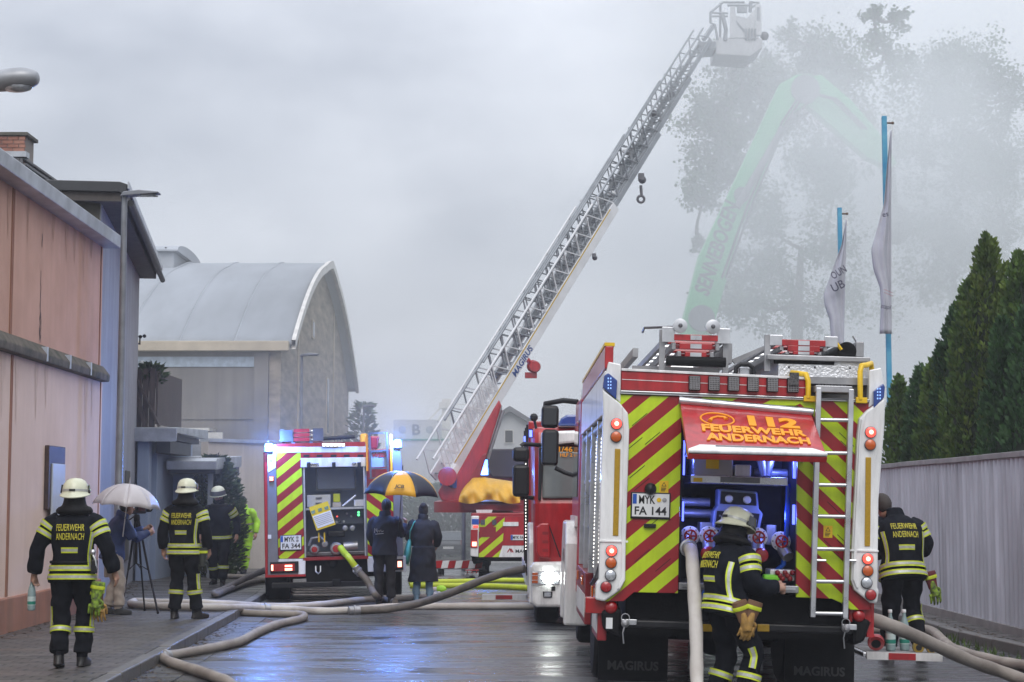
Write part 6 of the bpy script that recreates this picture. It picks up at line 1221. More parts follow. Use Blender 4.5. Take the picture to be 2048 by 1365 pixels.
        B.tube([fz + td*0.02, fz + td*0.10 - hu*0.004, fz + td*0.185 - hu*0.016], [0.050, 0.047, 0.030], 12); caps.append((an, fz + td*0.16, 0.055, 2))
    me = remesh(B, vox, 3)
    nv = len(me.vertices); co = np.empty(nv*3); no = np.empty(nv*3); me.vertices.foreach_get('co', co); me.vertices.foreach_get('normal', no); co = co.reshape(-1, 3); no = no.reshape(-1, 3); q_ = co*9 + random.uniform(0, 9)
    fo = (np.sin(q_[:, 2]*2.1 + 1.8*np.sin(q_[:, 0]*1.4 + q_[:, 1])) + 0.6*np.sin(q_[:, 2]*4.7 + 2*np.sin(q_[:, 1]*2.3 - q_[:, 0]*1.9)))*0.0075*np.clip((co[:, 2]-0.14)/0.05, 0, 1)*np.clip((0.82-co[:, 2])/0.1, 0, 1)*(np.abs(co[:, 0]) < 0.26)
    me.vertices.foreach_set('co', (co + no*fo[:, None]).ravel()); me.update()
    for m_ in (fit.get('skin', M_skin), fit.get('pants', M_turnp), fit.get('boots', M_boot), fit.get('hairm', M_hair), fit.get('under', fit.get('jacketm', M_turn))): me.materials.append(m_)
    nf = len(me.polygons); cen = np.empty(nf*3); me.polygons.foreach_get('center', cen); cen = cen.reshape(-1, 3); best = np.full(nf, 9.0); idx = np.zeros(nf, dtype=np.int32)
    for a, b, r, k in caps:
        a = np.array(a); b = np.array(b); ab = b - a; t = np.clip(((cen - a) @ ab) / (ab @ ab + 1e-9), 0, 1); d = np.linalg.norm(cen - a - t[:, None]*ab, axis=1) - r
        m_ = d < best; best[m_] = d[m_]; idx[m_] = k
    if fit.get('beard'):
        loc_ = (np.c_[cen, np.ones(nf)] @ np.array(HM.inverted()).T)[:, :3]; m_ = (idx == 0) & (np.linalg.norm(cen - np.array(hd), axis=1) < 0.16) & (loc_[:, 2] < -0.035) & (loc_[:, 1] > -0.02); idx[m_] = 3
    me.polygons.foreach_set('material_index', idx); body = link('body', me, T)
    for s in (-1, 1):
        q = hpnt(s*0.031, 0.087, 0.012); e_ = MB().ball(q, 0.0125, 10).build('eye', M_plate, body, smooth=60); MB().ball(q + hdir*0.008, 0.0065, 8).build('pupil', M_ink, e_)
    # ---- jacket shell
    if fit.get('jacket', True):
        J = MB(); torso.into(J, 4, 24); [arms[s].into(J, 3, 16) for s in (-1, 1)]
        if fit.get('collar', True): J.tube([nk - up*0.06, nk + up*0.03, nk + up*0.085 + fwd*0.01], [0.105, 0.095, 0.092], 16)
        if fit.get('skirt'):
            z0 = fit['skirt']; Loft([(V((0,0,z0)), V((0.27,0,0)), V((0,0.22,0))), (V((0,0,(z0+0.8)/2)), V((0.245,0,0)), V((0,0.20,0))), (pel + up*0.02, V((0.205,0,0)), V((0,0.165,0)))], 2.2).into(J, 4, 24)
        jm = remesh(J, vox, 3, fit.get('fold', 0.013), random.uniform(0, 20)); jm.materials.append(fit.get('jacketm', M_turn)); jk = link(fit.get('jacket_name', 'jacket'), jm, T)
    else: jk = body
    # hair or helmet
    def put(mb, name, m, par, smooth=50): 
        mb.v = [tuple(HM @ V(v)) for v in mb.v]; return mb.build(name, m, par, smooth=smooth)
    if fit.get('helmet'):
        rows = [(0.0, 0.146, 0.178, -0.012), (0.0, 0.150, 0.184, -0.004), (0.0, 0.128, 0.156, 0.012), (0, 0.125, 0.152, 0.05), (0, 0.116, 0.140, 0.092), (0, 0.092, 0.112, 0.128), (0, 0.056, 0.068, 0.148), (0, 0.015, 0.02, 0.155)]
        m = MB(); n = 32; vs = []
        for r_, (c0, ax_, ay_, z_) in enumerate(rows):
            for j in range(n):
                a = 2*PI*j/n; ca, sa = math.cos(a), math.sin(a); back = max(0, -sa)
                ay2 = ay_*(1 + (0.12*back if r_ < 2 else 0)); vs.append((ax_*ca, ay2*sa - 0.005, z_ + 0.045 - (0.045*back if r_ < 2 else 0.012*back if r_ == 2 else 0)))
        m.add(vs, [(i*n+j, i*n+(j+1) % n, (i+1)*n+(j+1) % n, (i+1)*n+j) for i in range(len(rows)-1) for j in range(n)] + [tuple((len(rows)-1)*n+j for j in range(n))])
        he = put(m, 'helmet', M_helm, T)
        m = MB(); vs = [(1.012*ax_*math.cos(2*PI*j/n), 1.012*ay_*math.sin(2*PI*j/n) - 0.005, z_ + 0.045) for ax_, ay_, z_ in ((0.1275, 0.1555, 0.018), (0.1262, 0.1535, 0.040)) for j in range(n)]
        m.add(vs, [(j, (j+1) % n, n+(j+1) % n, n+j) for j in range(n)]); put(m, 'helmet_band', M_ts, he)
        m = MB(); m.box(-0.03, 0.03, -0.166, -0.160, 0.063, 0.083); put(m, 'helmet_label', M_ink, he)
        m = MB(); k_ = 16; vs = []
        for z_, rr in ((0.055, 1.10), (0.135, 1.02)):
            for j in range(k_+1): a = PI*(-0.02) + PI*1.04*j/k_; vs.append((0.134*rr*math.cos(a), 0.164*rr*math.sin(a) - 0.005, z_))
        m.add(vs, [(j, j+1, k_+2+j, k_+1+j) for j in range(k_)]); put(m, 'visor', M_visor, he)
        for s in (-1, 1): m = MB(); m.ball((s*0.134, 0.0, 0.062), 1, 10, sc3=(0.012, 0.026, 0.026)); put(m, 'visor_pivot', M_plast, he)
        hr = [(hd + hup*0.03 - hdir*0.02, hrt*0.098, hdir*0.112), (hd - hup*0.07 - hdir*0.03, hrt*0.118, hdir*0.125), (nk + up*0.075 - fwd*0.01, rx*0.160, fwd*0.140), (nk + up*0.035 - fwd*0.02, rx*0.185, fwd*0.155), (nk + up*0.0 - fwd*0.02, rx*0.150, fwd*0.13)]
        if fit.get('open_face'): hr = [(nk + up*0.02 - fwd*0.02, rx*0.150, fwd*0.13), (nk - up*0.02 - fwd*0.02, rx*0.165, fwd*0.14), (nk - up*0.05 - fwd*0.02, rx*0.15, fwd*0.13)]
        m = MB(); Loft(hr).into(m, 4, 24); link('neck_hood', remesh(m, 0.009, 2, 0.004, 3.0), T).data.materials.append(M_blk)
    elif fit.get('hair', True):
        m = MB(); n = 24; vs = []
        for i in range(13):
            ph = PI*i/12
            for j in range(n):
                a = 2*PI*j/n; x, y, z = math.sin(ph)*math.cos(a), math.sin(ph)*math.sin(a), math.cos(ph)
                cut = -0.75 if y < 0.1 else 0.35; z2 = max(z, cut if y > 0.1 else -0.85)
                k_ = 1 + 0.03*math.sin(a*7 + i*2); vs.append((0.086*x*k_*(1 if z > cut else 0.93), (0.108*y - 0.008)*k_, 0.124*z2 + 0.022))
        m.add(vs, [(i*n+j, i*n+(j+1) % n, (i+1)*n+(j+1) % n, (i+1)*n+j) for i in range(12) for j in range(n)])
        hr_ = put(m, 'hair', fit.get('hairm', M_hair), T, 80)
        if fit.get('bun'): m = MB(); m.ball((0, -0.085, 0.09), 1, 14, sc3=(0.062, 0.058, 0.060)); put(m, 'bun', M_hair, hr_, 80)
    if fit.get('fire'):
        for t_ in fit.get('bands', (0.42, 1.0)): band_h(jk, torso, t_, 0.055)
        if fit.get('waist', True): tape(jk, torso, 2.30, 2.75, -PI/2 - 0.36, -PI/2 + 0.36)
        for s in (-1, 1):
            band_h(jk, arms[s], 2.05, 0.050); band_h(jk, arms[s], 1.45, 0.050)
            for a_ in fit.get('side_tape', (1,)):
                if a_ == s: band_v(jk, torso, 1.1, 4.0, -PI/2 + s*0.95, 0.045)
            band_h(body, legs[s], 4.7 + fit.get('low', 0.0), 0.055, name='reflective_band')
            if s in fit.get('leg_tape', (1,)): band_v(body, legs[s], 2.6, 4.5, -PI/2 + s*1.0, 0.05)
        if fit.get('text', True):
            back_text(jk, torso, 'FEUERWEHR', 4.42, 0.245, 0.066, a=fit.get('text_a', -PI/2)); back_text(jk, torso, 'ANDERNACH', 3.60, 0.245, 0.066, a=fit.get('text_a', -PI/2))
    return T, torso, arms, legs
def put_on(T, o):                         # place a free thing in a person's local coordinates
    bpy.context.view_layer.update(); o.matrix_world = T.matrix_world @ o.matrix_world; return o
def bottle(label, loc, par_mat=None, group=None, k=1.0, tilt=(0,0,0)):
    T = thing('water_bottle', label, 'bottle', loc, 0, group); T.rotation_euler = tilt; T.scale = (k, k, k)
    MB().lathe([(0.030,0),(0.036,0.006),(0.037,0.02),(0.037,0.17),(0.034,0.19),(0.022,0.235),(0.014,0.26),(0.0135,0.285)], n=20).build('body', mat('bottle_glass', (0.26, 0.36, 0.36), 0.1, var=0.15, coat=0.5), T, smooth=45)
    MB().lathe([(0.0372,0.05),(0.0376,0.055),(0.0376,0.125),(0.0372,0.13)], n=20).build('paper_label', mat('label_pale', (0.50, 0.60, 0.58), 0.5), T, smooth=45)
    MB().lathe([(0.0378,0.056),(0.038,0.058),(0.038,0.084),(0.0378,0.086)], n=20).build('green_label', mat('label_green', (0.02, 0.22, 0.16), 0.5), T, smooth=45)
    MB().lathe([(0.015,0.283),(0.016,0.287),(0.016,0.303),(0.013,0.306)], n=14).build('cap', M_plate, T, smooth=45); return T
def glove(label, loc, m, k=1.25, tilt=(0,0,0), group=None, cuff=None):
    T = thing('work_glove', label, 'glove', loc, 0, group); T.rotation_euler = tilt
    b = MB(); hand_shape(b, V((0,0,-0.10*k)), V((0,0,-1)), V((0,1,0)), V((1,0,0)), k, 0.35, 0.025); me = remesh(b, 0.006, 2); me.materials.append(m); link('hand_part', me, T)
    MB().lathe([(0.036*k,-0.13*k),(0.040*k,-0.09*k),(0.052*k,-0.02*k),(0.048*k,0.0)], n=16, sy=0.5).build('cuff', cuff or m, T, smooth=50)
    MB().lathe([(0.0535*k,-0.055*k),(0.0545*k,-0.052*k),(0.0535*k,-0.032*k),(0.052*k,-0.03*k)], n=16, sy=0.52).build('reflective_band', M_ty, T, smooth=50); return T
M_leather = mat('leather_tan', (0.42, 0.24, 0.06), 0.65, var=0.3, scale=20); M_glg = mat('glove_lime', (0.35, 0.55, 0.03), 0.6, col2=(0.02, 0.02, 0.02), scale=22); M_cufr = mat('cuff_brown', (0.16, 0.08, 0.04), 0.6, var=0.3)
# ---- walking away with a bottle
p1, t1_, a1_, l1_ = person('person in dark turnout gear and cream helmet walking away with a bottle', G(141, 1334, 0.12), R(2), dict(pelvis=(0,0,0.95), neck=(0.0,0.03,1.48), head=(0.0,0.05,1.645),
    elbowL=(-0.335,-0.03,1.17), wristL=(-0.375,0.02,0.92), elbowR=(0.33,-0.03,1.17), wristR=(0.395,0.05,0.93), kneeL=(-0.10,0.0,0.50), ankleL=(-0.085,-0.14,0.12), kneeR=(0.11,0.10,0.51), ankleR=(0.10,0.05,0.10), toeL=(-0.1,1,0), toezL=-0.2, curlL=0.9, thumbL=(0.2,1,0)),
    dict(fire=True, helmet=True, voxel=0.007, bulk=1.03, sleeve=1.12, leg_tape=(1, -1)))
mb_ = bottle('water bottle hanging from the hand of the walking person', (0,0,0), k=1.05); mb_.matrix_world = Matrix.Translation((-0.405, 0.045, 0.545)) @ Matrix.Scale(1.05, 4); put_on(p1, mb_)
gl = glove('lime and black work glove clipped at the belt of the walking person', (0,0,0), M_glg, 1.35); gl.matrix_world = Matrix.Translation((0.27, -0.06, 0.83)) @ Matrix.Rotation(0.15, 4, 'Y'); put_on(p1, gl)
gl = glove('tan leather glove clipped at the belt of the walking person', (0,0,0), M_leather, 1.35, cuff=M_cufr); gl.matrix_world = Matrix.Translation((0.24, -0.01, 0.78)) @ Matrix.Rotation(-0.1, 4, 'Y'); put_on(p1, gl)
bl_ = MB().tube([(0.20*math.cos(a)*1.05, 0.165*math.sin(a)*1.1, 1.02) for a in [i*PI/16 for i in range(33)]], 0.016, 6).build('belt', M_blk, p1); MB().tube([(0.22,-0.13,1.10),(0.25,-0.14,1.04),(0.26,-0.13,0.95)], 0.012, 6).ball((0.22,-0.13,1.12), 0.03, 10).build('carabiner', M_alu, p1, smooth=50)
MB().cbox((0.235, -0.12, 0.98), 0.06, 0.05, 0.13).build('radio', M_plast, p1, bevel=0.01)
# ---- standing by the tripod
p2, *_ = person('person in dark turnout gear and cream helmet standing at the kerb by the tripod', G(367, 1238, 0.12), R(-8), dict(neck=(0,0.01,1.48), head=(0.01,0.03,1.645), elbowL=(-0.30,-0.03,1.17), wristL=(-0.30,0.03,0.92), elbowR=(0.29,-0.02,1.17), wristR=(0.30,0.07,0.92), kneeL=(-0.10,0.02,0.50), ankleL=(-0.12,-0.02,0.10), kneeR=(0.12,0.02,0.50), ankleR=(0.17,0.03,0.10), toeR=(0.7,1,0)),
    dict(fire=True, helmet=True, scale=1.045, voxel=0.008, leg_tape=(1,)))
gl = glove('dark work glove hung from the hip of the standing person', (0,0,0), mat('glove_dark', (0.02, 0.025, 0.02), 0.6), 1.3); gl.matrix_world = Matrix.Translation((0.255, -0.03, 0.93)); put_on(p2, gl)
# ---- coming towards us, looking down
p3, *_ = person('person in dark turnout gear and white helmet coming towards us looking down', G(437, 1173, 0.12), R(176), dict(neck=(0,0.06,1.46), head=(0,0.13,1.60), look=(0.12,1,-0.25), elbowL=(-0.31,-0.04,1.17), wristL=(-0.33,0.05,0.93), elbowR=(0.31,-0.04,1.17), wristR=(0.34,0.02,0.93), kneeL=(-0.11,0.10,0.50), ankleL=(-0.10,0.10,0.10), kneeR=(0.11,0.02,0.49), ankleR=(0.11,-0.14,0.12)),
    dict(fire=True, helmet=True, open_face=True, scale=1.05, text=False, beard=True, bands=(0.55,), waist=False, side_tape=(), leg_tape=(), voxel=0.0085))
# ---- at the pump
PU = Vector((1.80, 14.60, 0.0))
p4, t4_, *_ = person('person in dark turnout gear and cream helmet working at the open pump bay', PU, R(-60), dict(pelvis=(0,-0.02,0.90), neck=(-0.11,0.13,1.36), head=(-0.17,0.20,1.49), look=(-0.1,1,-0.4), bend=(0,-0.06,0), elbowL=(-0.34,0.14,1.06), wristL=(-0.20,0.38,1.03), elbowR=(0.20,0.08,1.04), wristR=(0.16,0.35,1.02), kneeL=(-0.12,0.06,0.48), ankleL=(-0.14,-0.08,0.10), kneeR=(0.13,0.14,0.48), ankleR=(0.14,0.02,0.10)),
    dict(fire=True, helmet=True, voxel=0.007, bulk=0.99, sleeve=1.06, text_a=-PI/2 - 0.15, low=0.2))
for k_, (dx, tw) in enumerate(((-0.06, -0.3), (0.08, 0.3))):
    gl = glove(('tan leather glove with brown cuff hung behind the pump worker, leaning to the hose', 'tan leather glove with brown cuff hung behind the pump worker, leaning to the ladder')[k_], PU + V((0.10 + dx, -0.28 + 0.03*k_, 0.93)), M_leather, 1.3, (0.1, tw, 0.2), 'tan gloves hung at the pump', M_cufr)
# ---- bowed head by the fence
p5, *_ = person('person in dark turnout gear bowing the head beside the corrugated fence', Vector((4.28, 19.35, 0.0)), R(8), dict(pelvis=(0,0,0.93), neck=(0.0,0.16,1.44), head=(-0.10,0.25,1.565), look=(-0.25,1,-0.75), bend=(0,-0.05,0), elbowL=(-0.29,0.10,1.13), wristL=(-0.13,0.33,1.08), elbowR=(0.31,0.08,1.14), wristR=(0.17,0.33,1.06), kneeL=(-0.11,0.05,0.49), ankleL=(-0.12,0.12,0.10), kneeR=(0.13,0.10,0.50), ankleR=(0.15,-0.12,0.14), toezR=-0.3),
    dict(fire=True, scale=1.07, voxel=0.007, bulk=1.08, sleeve=1.10, side_tape=(1, -1), leg_tape=(1,), hairm=mat('hair_short', (0.03, 0.022, 0.018), 0.7), low=-0.2))
gl = glove('lime and dark red work glove clipped to the bowing person', (0,0,0), M_glg, 1.35, cuff=mat('cuff_red', (0.12, 0.015, 0.02), 0.6)); gl.matrix_world = Matrix.Translation((0.275, -0.03, 0.90)) @ Matrix.Rotation(-0.25, 4, 'Y'); put_on(p5, gl)
# ---- camera operator under the white umbrella
M_blu = mat('rain_jacket_blue', (0.02, 0.045, 0.16), 0.6, var=0.3, scale=6); M_cargo = mat('cargo_beige', (0.42, 0.36, 0.30), 0.75, var=0.2, scale=8)
CMp = G(226, 1229, 0.12)
p6, *_ = person('person in blue rain jacket and beige trousers filming from a tripod', CMp, R(-62), dict(pelvis=(0,-0.02,0.90), neck=(0,0.10,1.40), head=(0,0.18,1.55), look=(0,1,-0.15), elbowL=(-0.24,0.24,1.12), wristL=(-0.10,0.46,1.22), elbowR=(0.24,0.22,1.10), wristR=(0.12,0.46,1.18), kneeL=(-0.11,0.06,0.48), ankleL=(-0.12,-0.06,0.10), kneeR=(0.12,0.06,0.48), ankleR=(0.12,0.05,0.10)),
    dict(jacketm=M_blu, pants=M_cargo, leg=0.95, boots=mat('trail_shoe', (0.02, 0.02, 0.02), 0.6), scale=0.98))
MB().cbox((-0.16, -0.02, 0.62), 0.06, 0.16, 0.18).build('cargo_pocket', M_cargo, p6, bevel=0.02)
# ---- pair under the black and yellow umbrella
M_navy = mat('hooded_jacket_navy', (0.010, 0.014, 0.032), 0.75, var=0.3, scale=8); M_blkc = mat('black_cloth', (0.010, 0.010, 0.013), 0.8, var=0.3, scale=8); M_jean = mat('pale_jeans', (0.22, 0.36, 0.48), 0.75, var=0.2, scale=8)
p7, t7_, *_ = person('person in navy hooded jacket holding a black and yellow umbrella', G(769, 1210, 0.0), R(-6), dict(neck=(0,0.0,1.47), head=(0.02,0.02,1.63), elbowL=(-0.26,0.0,1.16), wristL=(-0.22,0.16,1.0), elbowR=(0.28,0.06,1.14), wristR=(0.30,0.22,1.32), handR=(0.1,0.15,1), palmR=(-1,0.4,0), curlR=1.2, kneeL=(-0.10,0.0,0.49), ankleL=(-0.10,0.0,0.10), kneeR=(0.10,0.0,0.49), ankleR=(0.11,0.0,0.10)),
    dict(jacketm=M_navy, pants=M_blkc, leg=0.92, scale=1.0))
for pts_ in ([(-0.085,3.1),(-0.075,3.75),(-0.05,3.3),(-0.04,3.7),(-0.03,3.2),(-0.005,3.5),(0.0,3.2),(0.02,3.55),(0.03,3.25),(0.06,3.4)], [(-0.07,2.95),(0.0,3.0),(0.06,3.05)]): MB().tube([t7_.pt(z_, -PI/2 - 0.25 + x_/0.2, 0.016) for x_, z_ in pts_], 0.0035, 5).build('back_print', M_plate, p7)
p8, *_ = person('person in long black coat and pale jeans with a mint shoulder bag', G(846, 1204, 0.0), R(4), dict(neck=(0,0.0,1.45), head=(0.0,0.02,1.60), elbowL=(-0.25,0.02,1.15), wristL=(-0.17,0.20,1.02), elbowR=(0.26,0.0,1.15), wristR=(0.24,0.18,1.0)),
    dict(jacketm=M_blkc, jacket_name='coat', pants=M_jean, boots=M_jean, leg=0.80, scale=0.97, bulk=0.92, skirt=0.36, bun=True))
sbg = thing('shoulder_bag', 'mint green cloth bag hanging from the shoulder of the coated person', 'bag', (0,0,0)); sbg.matrix_world = Matrix.Identity(4)
b_ = MB(); Loft([(V((-0.30,0.0,0.66)), V((0.03,0,0)), V((0,0.09,0))), (V((-0.30,0.0,0.72)), V((0.06,0,0)), V((0,0.15,0))), (V((-0.28,0,0.86)), V((0.06,0,0)), V((0,0.16,0))), (V((-0.26,0,1.02)), V((0.045,0,0)), V((0,0.12,0))), (V((-0.24,0,1.12)), V((0.02,0,0)), V((0,0.05,0)))], 2.3).into(b_, 4, 20)
link('pouch', remesh(b_, 0.008, 2, 0.006, 5), sbg).data.materials.append(mat('mint_cloth', (0.08, 0.42, 0.34), 0.7, var=0.2))
MB().tube([(-0.245,-0.06,1.08),(-0.235,-0.12,1.25),(-0.17,-0.12,1.40),(-0.14,-0.02,1.43),(-0.17,0.10,1.38),(-0.24,0.12,1.2),(-0.25,0.06,1.08)], 0.011, 6).build('strap', MATS['mint_cloth'], sbg); put_on(p8, sbg)
# ---- hi-vis person behind the bush
M_hv = mat('hi_vis_lime', (0.40, 0.75, 0.03), 0.6, var=0.2, scale=6)
p9, t9_, a9_, l9_ = person('person in lime high visibility clothes half behind the juniper', G(489, 1147, 0.12), R(160), dict(neck=(0,0.08,1.46), head=(0,0.14,1.61), kneeL=(-0.11,0.12,0.5), ankleL=(-0.1,0.2,0.1), kneeR=(0.11,0.0,0.48), ankleR=(0.12,-0.2,0.13)), dict(jacketm=M_hv, pants=M_hv, voxel=0.010, scale=0.98))
band_h(p9, t9_, 1.0, 0.06); band_h(p9, t9_, 2.6, 0.06)
for s in (-1, 1): band_h(p9, l9_[s], 4.6, 0.06)
bpy.data.scenes.remove(TMP)
# ================================================================ HOSES
M_hose = mat('hose_grey_canvas', (0.37, 0.33, 0.29), 0.6, col2=(0.22, 0.19, 0.165), scale=2.5, bump=0.35, bscale=160); M_hosew = mat('hose_white_canvas', (0.60, 0.57, 0.53), 0.6, col2=(0.42, 0.38, 0.34), scale=2.5, bump=0.35, bscale=160)
M_hosed = mat('hose_brown_canvas', (0.17, 0.15, 0.13), 0.6, var=0.3, scale=5, bump=0.35, bscale=160); M_hosey = mat('hose_lime', (0.48, 0.58, 0.02), 0.5, var=0.15, scale=6, bump=0.2, bscale=160)
def smoothline(pts, sub=8):
    pts = [Vector(p) for p in pts]; out = []; n = len(pts)
    for i in range(n-1):
        a, b, c, d = pts[max(0, i-1)], pts[i], pts[i+1], pts[min(n-1, i+2)]
        for k in range(sub):
            f = k/sub; out.append(b + (c-a)*0.5*f + (a*2 - b*5 + c*4 - d)*0.5*f*f + ((b-c)*3 + d - a)*0.5*f*f*f)
    return out + [pts[-1]]
def hose(label, pts, r, m, couplings=(), group=None):
    T = thing('fire_hose', label, 'hose', (0,0,0), 0, group); ln = smoothline(pts); rr = [r*(1 + 0.035*math.sin(i*0.9) + 0.05*noise.noise(p*2.3)) for i, p in enumerate(ln)]
    MB().tube(ln, rr, 14).build('canvas_tube', m, T, smooth=60)
    for f in couplings:
        i = min(len(ln)-2, int(f*(len(ln)-1))); d = (ln[i+1]-ln[i]).normalized(); c = ln[i]
        cp_ = MB().tube([c - d*0.09, c - d*0.08, c - d*0.02, c - d*0.015, c + d*0.015, c + d*0.02, c + d*0.08, c + d*0.09], [r*1.0, r*1.12, r*1.12, r*1.38, r*1.38, r*1.12, r*1.12, r*1.0], 16).build('coupling', M_alud, T, smooth=30)
    return T
def gp(lst, z=0.06): return [G(u, v, zz if (zz := (q[0] if q else None)) is not None else z) for u, v, *q in lst]
KZ = 0.18
hose('white hose crossing the street behind the tripod towards the umbrella pair', gp([(268,1203,KZ),(340,1205,KZ),(407,1206.5,KZ),(470,1209,0.14),(515,1212.5),(570,1213),(622,1211),(665,1207),(708,1201.5),(751,1197.5),(800,1196),(850,1194),(878,1189)], 0.055), 0.055, M_hosew, (0.97,))
hose('grey hose crossing the street from the tripod to the facing engine', gp([(268,1204,KZ),(262,1208,KZ),(290,1211.5,KZ),(340,1213.5,KZ),(407,1215,KZ),(460,1215.5,0.16),(515,1216.5,0.08),(579,1219),(635,1222.5),(687,1221.6),(730,1218.5),(794,1214),(902,1213),(980,1213),(1039,1213),(1075,1213)], 0.055), 0.058, M_hosew, (0.42,))
hose('grey hose rising from the road into the side of the facing engine', [*gp([(706,1221.5),(740,1220.5),(773,1219)], 0.062), P(837,1207,27.2), P(902,1186,26.6), P(966,1160,26.2), P(1015,1145,26.0), P(1050,1138,25.9)], 0.06, M_hosed, (0.02,))
hose('brown grey hose snaking in an S bend to the kerb coupling', gp([(440,1222),(480,1225.5),(530,1227.5),(575,1228.5),(601,1229.5),(609,1233.5),(596,1240),(558,1248),(519,1263),(480,1283),(440,1293),(407,1300),(360,1308),(322,1314)], 0.055), 0.055, M_hose, (0.985,))
hose('brown grey hose leaving the kerb coupling along the gutter', gp([(321,1314.5),(347,1327),(399,1343),(433,1355),(457,1366),(482,1388),(500,1425)], 0.055), 0.055, M_hose)
hose('dark hose doubled back on the pavement and rising into the far engine', [P(560,1130,30.6), P(530,1141,30.8), P(490,1158,31.4), *gp([(450,1177),(433,1184),(428,1187),(434,1189),(462,1178),(500,1166),(535,1161.5),(570,1160)], 0.18)], 0.052, M_hosed)
hose('pale hose lying along the yard wall on the pavement', gp([(455,1153),(480,1154),(510,1157),(545,1160),(575,1160)], 0.17), 0.05, M_hose)
hose('lime hose on the road in front of the ladder truck, farther strand', gp([(820,1166),(875,1164),(940,1163),(1000,1161),(1060,1162)], 0.05), 0.055, M_hosey)
hose('lime hose on the road in front of the ladder truck, nearer strand', gp([(820,1172),(875,1172),(940,1172),(1000,1174),(1060,1177)], 0.05), 0.06, M_hosey)
b0 = FB.M @ V((zb(618, 872, 0.18)[0], 0.12, zb(618, 872, 0.18)[1]))
hose('lime hose drooping from the far engine pump outlet', [b0, b0 + V((0.10, -0.22, -0.10)), P(697,1115,29.35), P(712,1136,29.3), P(716,1142,29.3)], 0.055, M_hosey, (0.96,))
hose('grey hose joined below the lime pump hose to the road', [P(716,1142,29.3), P(733,1160,29.25), P(742,1176,29.2), P(752,1192,29.1), *gp([(765,1199),(790,1204)], 0.06)], 0.055, M_hosed)
hose('thick white hose hanging from the open pump bay', [P(1374,1096,15.28), P(1382,1102,15.1), P(1386,1140,14.85), P(1390,1210,14.66), P(1393,1290,14.5), P(1394,1365,14.35), V((1.50,14.1,0.12)), V((1.35,13.6,0.06)), V((0.9,12.8,0.06))], 0.056, M_hosew, (0.05,))
hose('thick grey hose running from the front engine corner past the step', [FA.M @ V((1.10,0.55,0.74)), FA.M @ V((1.24,0.45,0.72)), P(1800,1259,15.75), P(1860,1286,16.0), P(1940,1322,16.4), P(2000,1343,16.7), *gp([(2060,1364),(2150,1385)], 0.06)], 0.06, M_hose, (0.06,))
hose('grey hose behind the step curving along the kerb by the fence', gp([(1700,1258),(1760,1258),(1825,1257),(1862,1262),(1882,1278),(1905,1297),(1960,1315),(2010,1326),(2060,1333),(2150,1345)], 0.06), 0.06, M_hose)
hd_ = thing('hose_divider', 'small metal hose divider with red wheels on the lime hose', 'hose divider', G(944, 1160, 0.0)); MB().cyl((-0.14,0,0.1),(0.14,0,0.1),0.07,n=12).cyl((0,0,0.1),(0.1,-0.16,0.1),0.05,n=10).cyl((0,0,0.1),(-0.1,-0.16,0.1),0.05,n=10).build('body', M_alud, hd_, smooth=40)
for x in (-0.1, 0, 0.1): MB().lathe([(0.05,0),(0.055,0.01),(0.05,0.02)], (x,-0.04,0.2), n=12).cyl((x,-0.04,0.1),(x,-0.04,0.2),0.012,n=6).build('hand_wheel', M_red, hd_)
cap_ = thing('hose_end', 'lime capped hose end lying beside the coated person', 'hose end', G(882, 1188, 0.0)); MB().ball((0,0,0.08), 0.09, 12, sc3=(1.2,1,0.9)).build('cap', M_hv, cap_, smooth=60); MB().tube([(-0.16,0,0.07),(-0.06,0,0.08)], 0.055, 10).build('sleeve', M_hosew, cap_, smooth=50)
rp = thing('hose_ramp', 'red and white striped low barrier board across the street', 'barrier', (G(868, 1150, 0).x, 41.5, 0), R(-6)); 
for k in range(7): MB().prism([(k*0.16, 0.14), (k*0.16+0.158, 0.155), (k*0.16+0.20, 0.33), (k*0.16+0.042, 0.315)], -0.03, 0.02).build('stripe_panel', M_red if k % 2 == 0 else M_plate, rp)
MB().box(0.0, 1.2, 0.021, 0.05, 0.12, 0.34).build('board', M_alud, rp); MB().box(0.1, 0.2, -0.15, 0.25, 0, 0.13).box(0.95, 1.05, -0.15, 0.25, 0, 0.13).build('foot', M_blk, rp)
ng = thing('green_strap', 'thin green strap lying on the road by the facing engine', 'strap', G(995, 1220, 0.0)); MB().tube([(0,0,0.012),(0.2,0.02,0.015),(0.45,-0.01,0.012),(0.6,0.03,0.012)], 0.022, 6, flat=0.4).build('webbing', mat('strap_green', (0.02, 0.35, 0.18), 0.6), ng)
# bottles, lids and couplings on the fold-out step and in the bay
for nm, (x, y) in (('full water bottle with green label on the fold out step, beside the red lid', (1.555, 1.33)), ('full water bottle with green label on the fold out step, beside the brass couplings', (1.705, 1.42))):
    b_ = bottle(nm, FA.M @ V((x, y, 0.392)), k=1.25)
bottle('water bottle with green label standing on the pump bay floor', FA.M @ V((FA.px(1510,1120,0.1)[0], 0.1, oz0+0.002)), k=1.0)
rl = thing('blind_coupling', 'red round coupling lid leaning on the fold out step', 'coupling', FA.M @ V((1.40, 1.25, 0.46)), 0); rl.rotation_euler = (0.5, 0.3, 0); MB().lathe([(0.05,0),(0.075,0.0),(0.08,0.02),(0.075,0.05),(0.04,0.055)], axis='y', n=20).build('lid', M_red, rl, smooth=35); MB().lathe([(0.045,-0.004),(0.04,-0.001)], axis='y', n=16).build('seal', M_blk, rl)
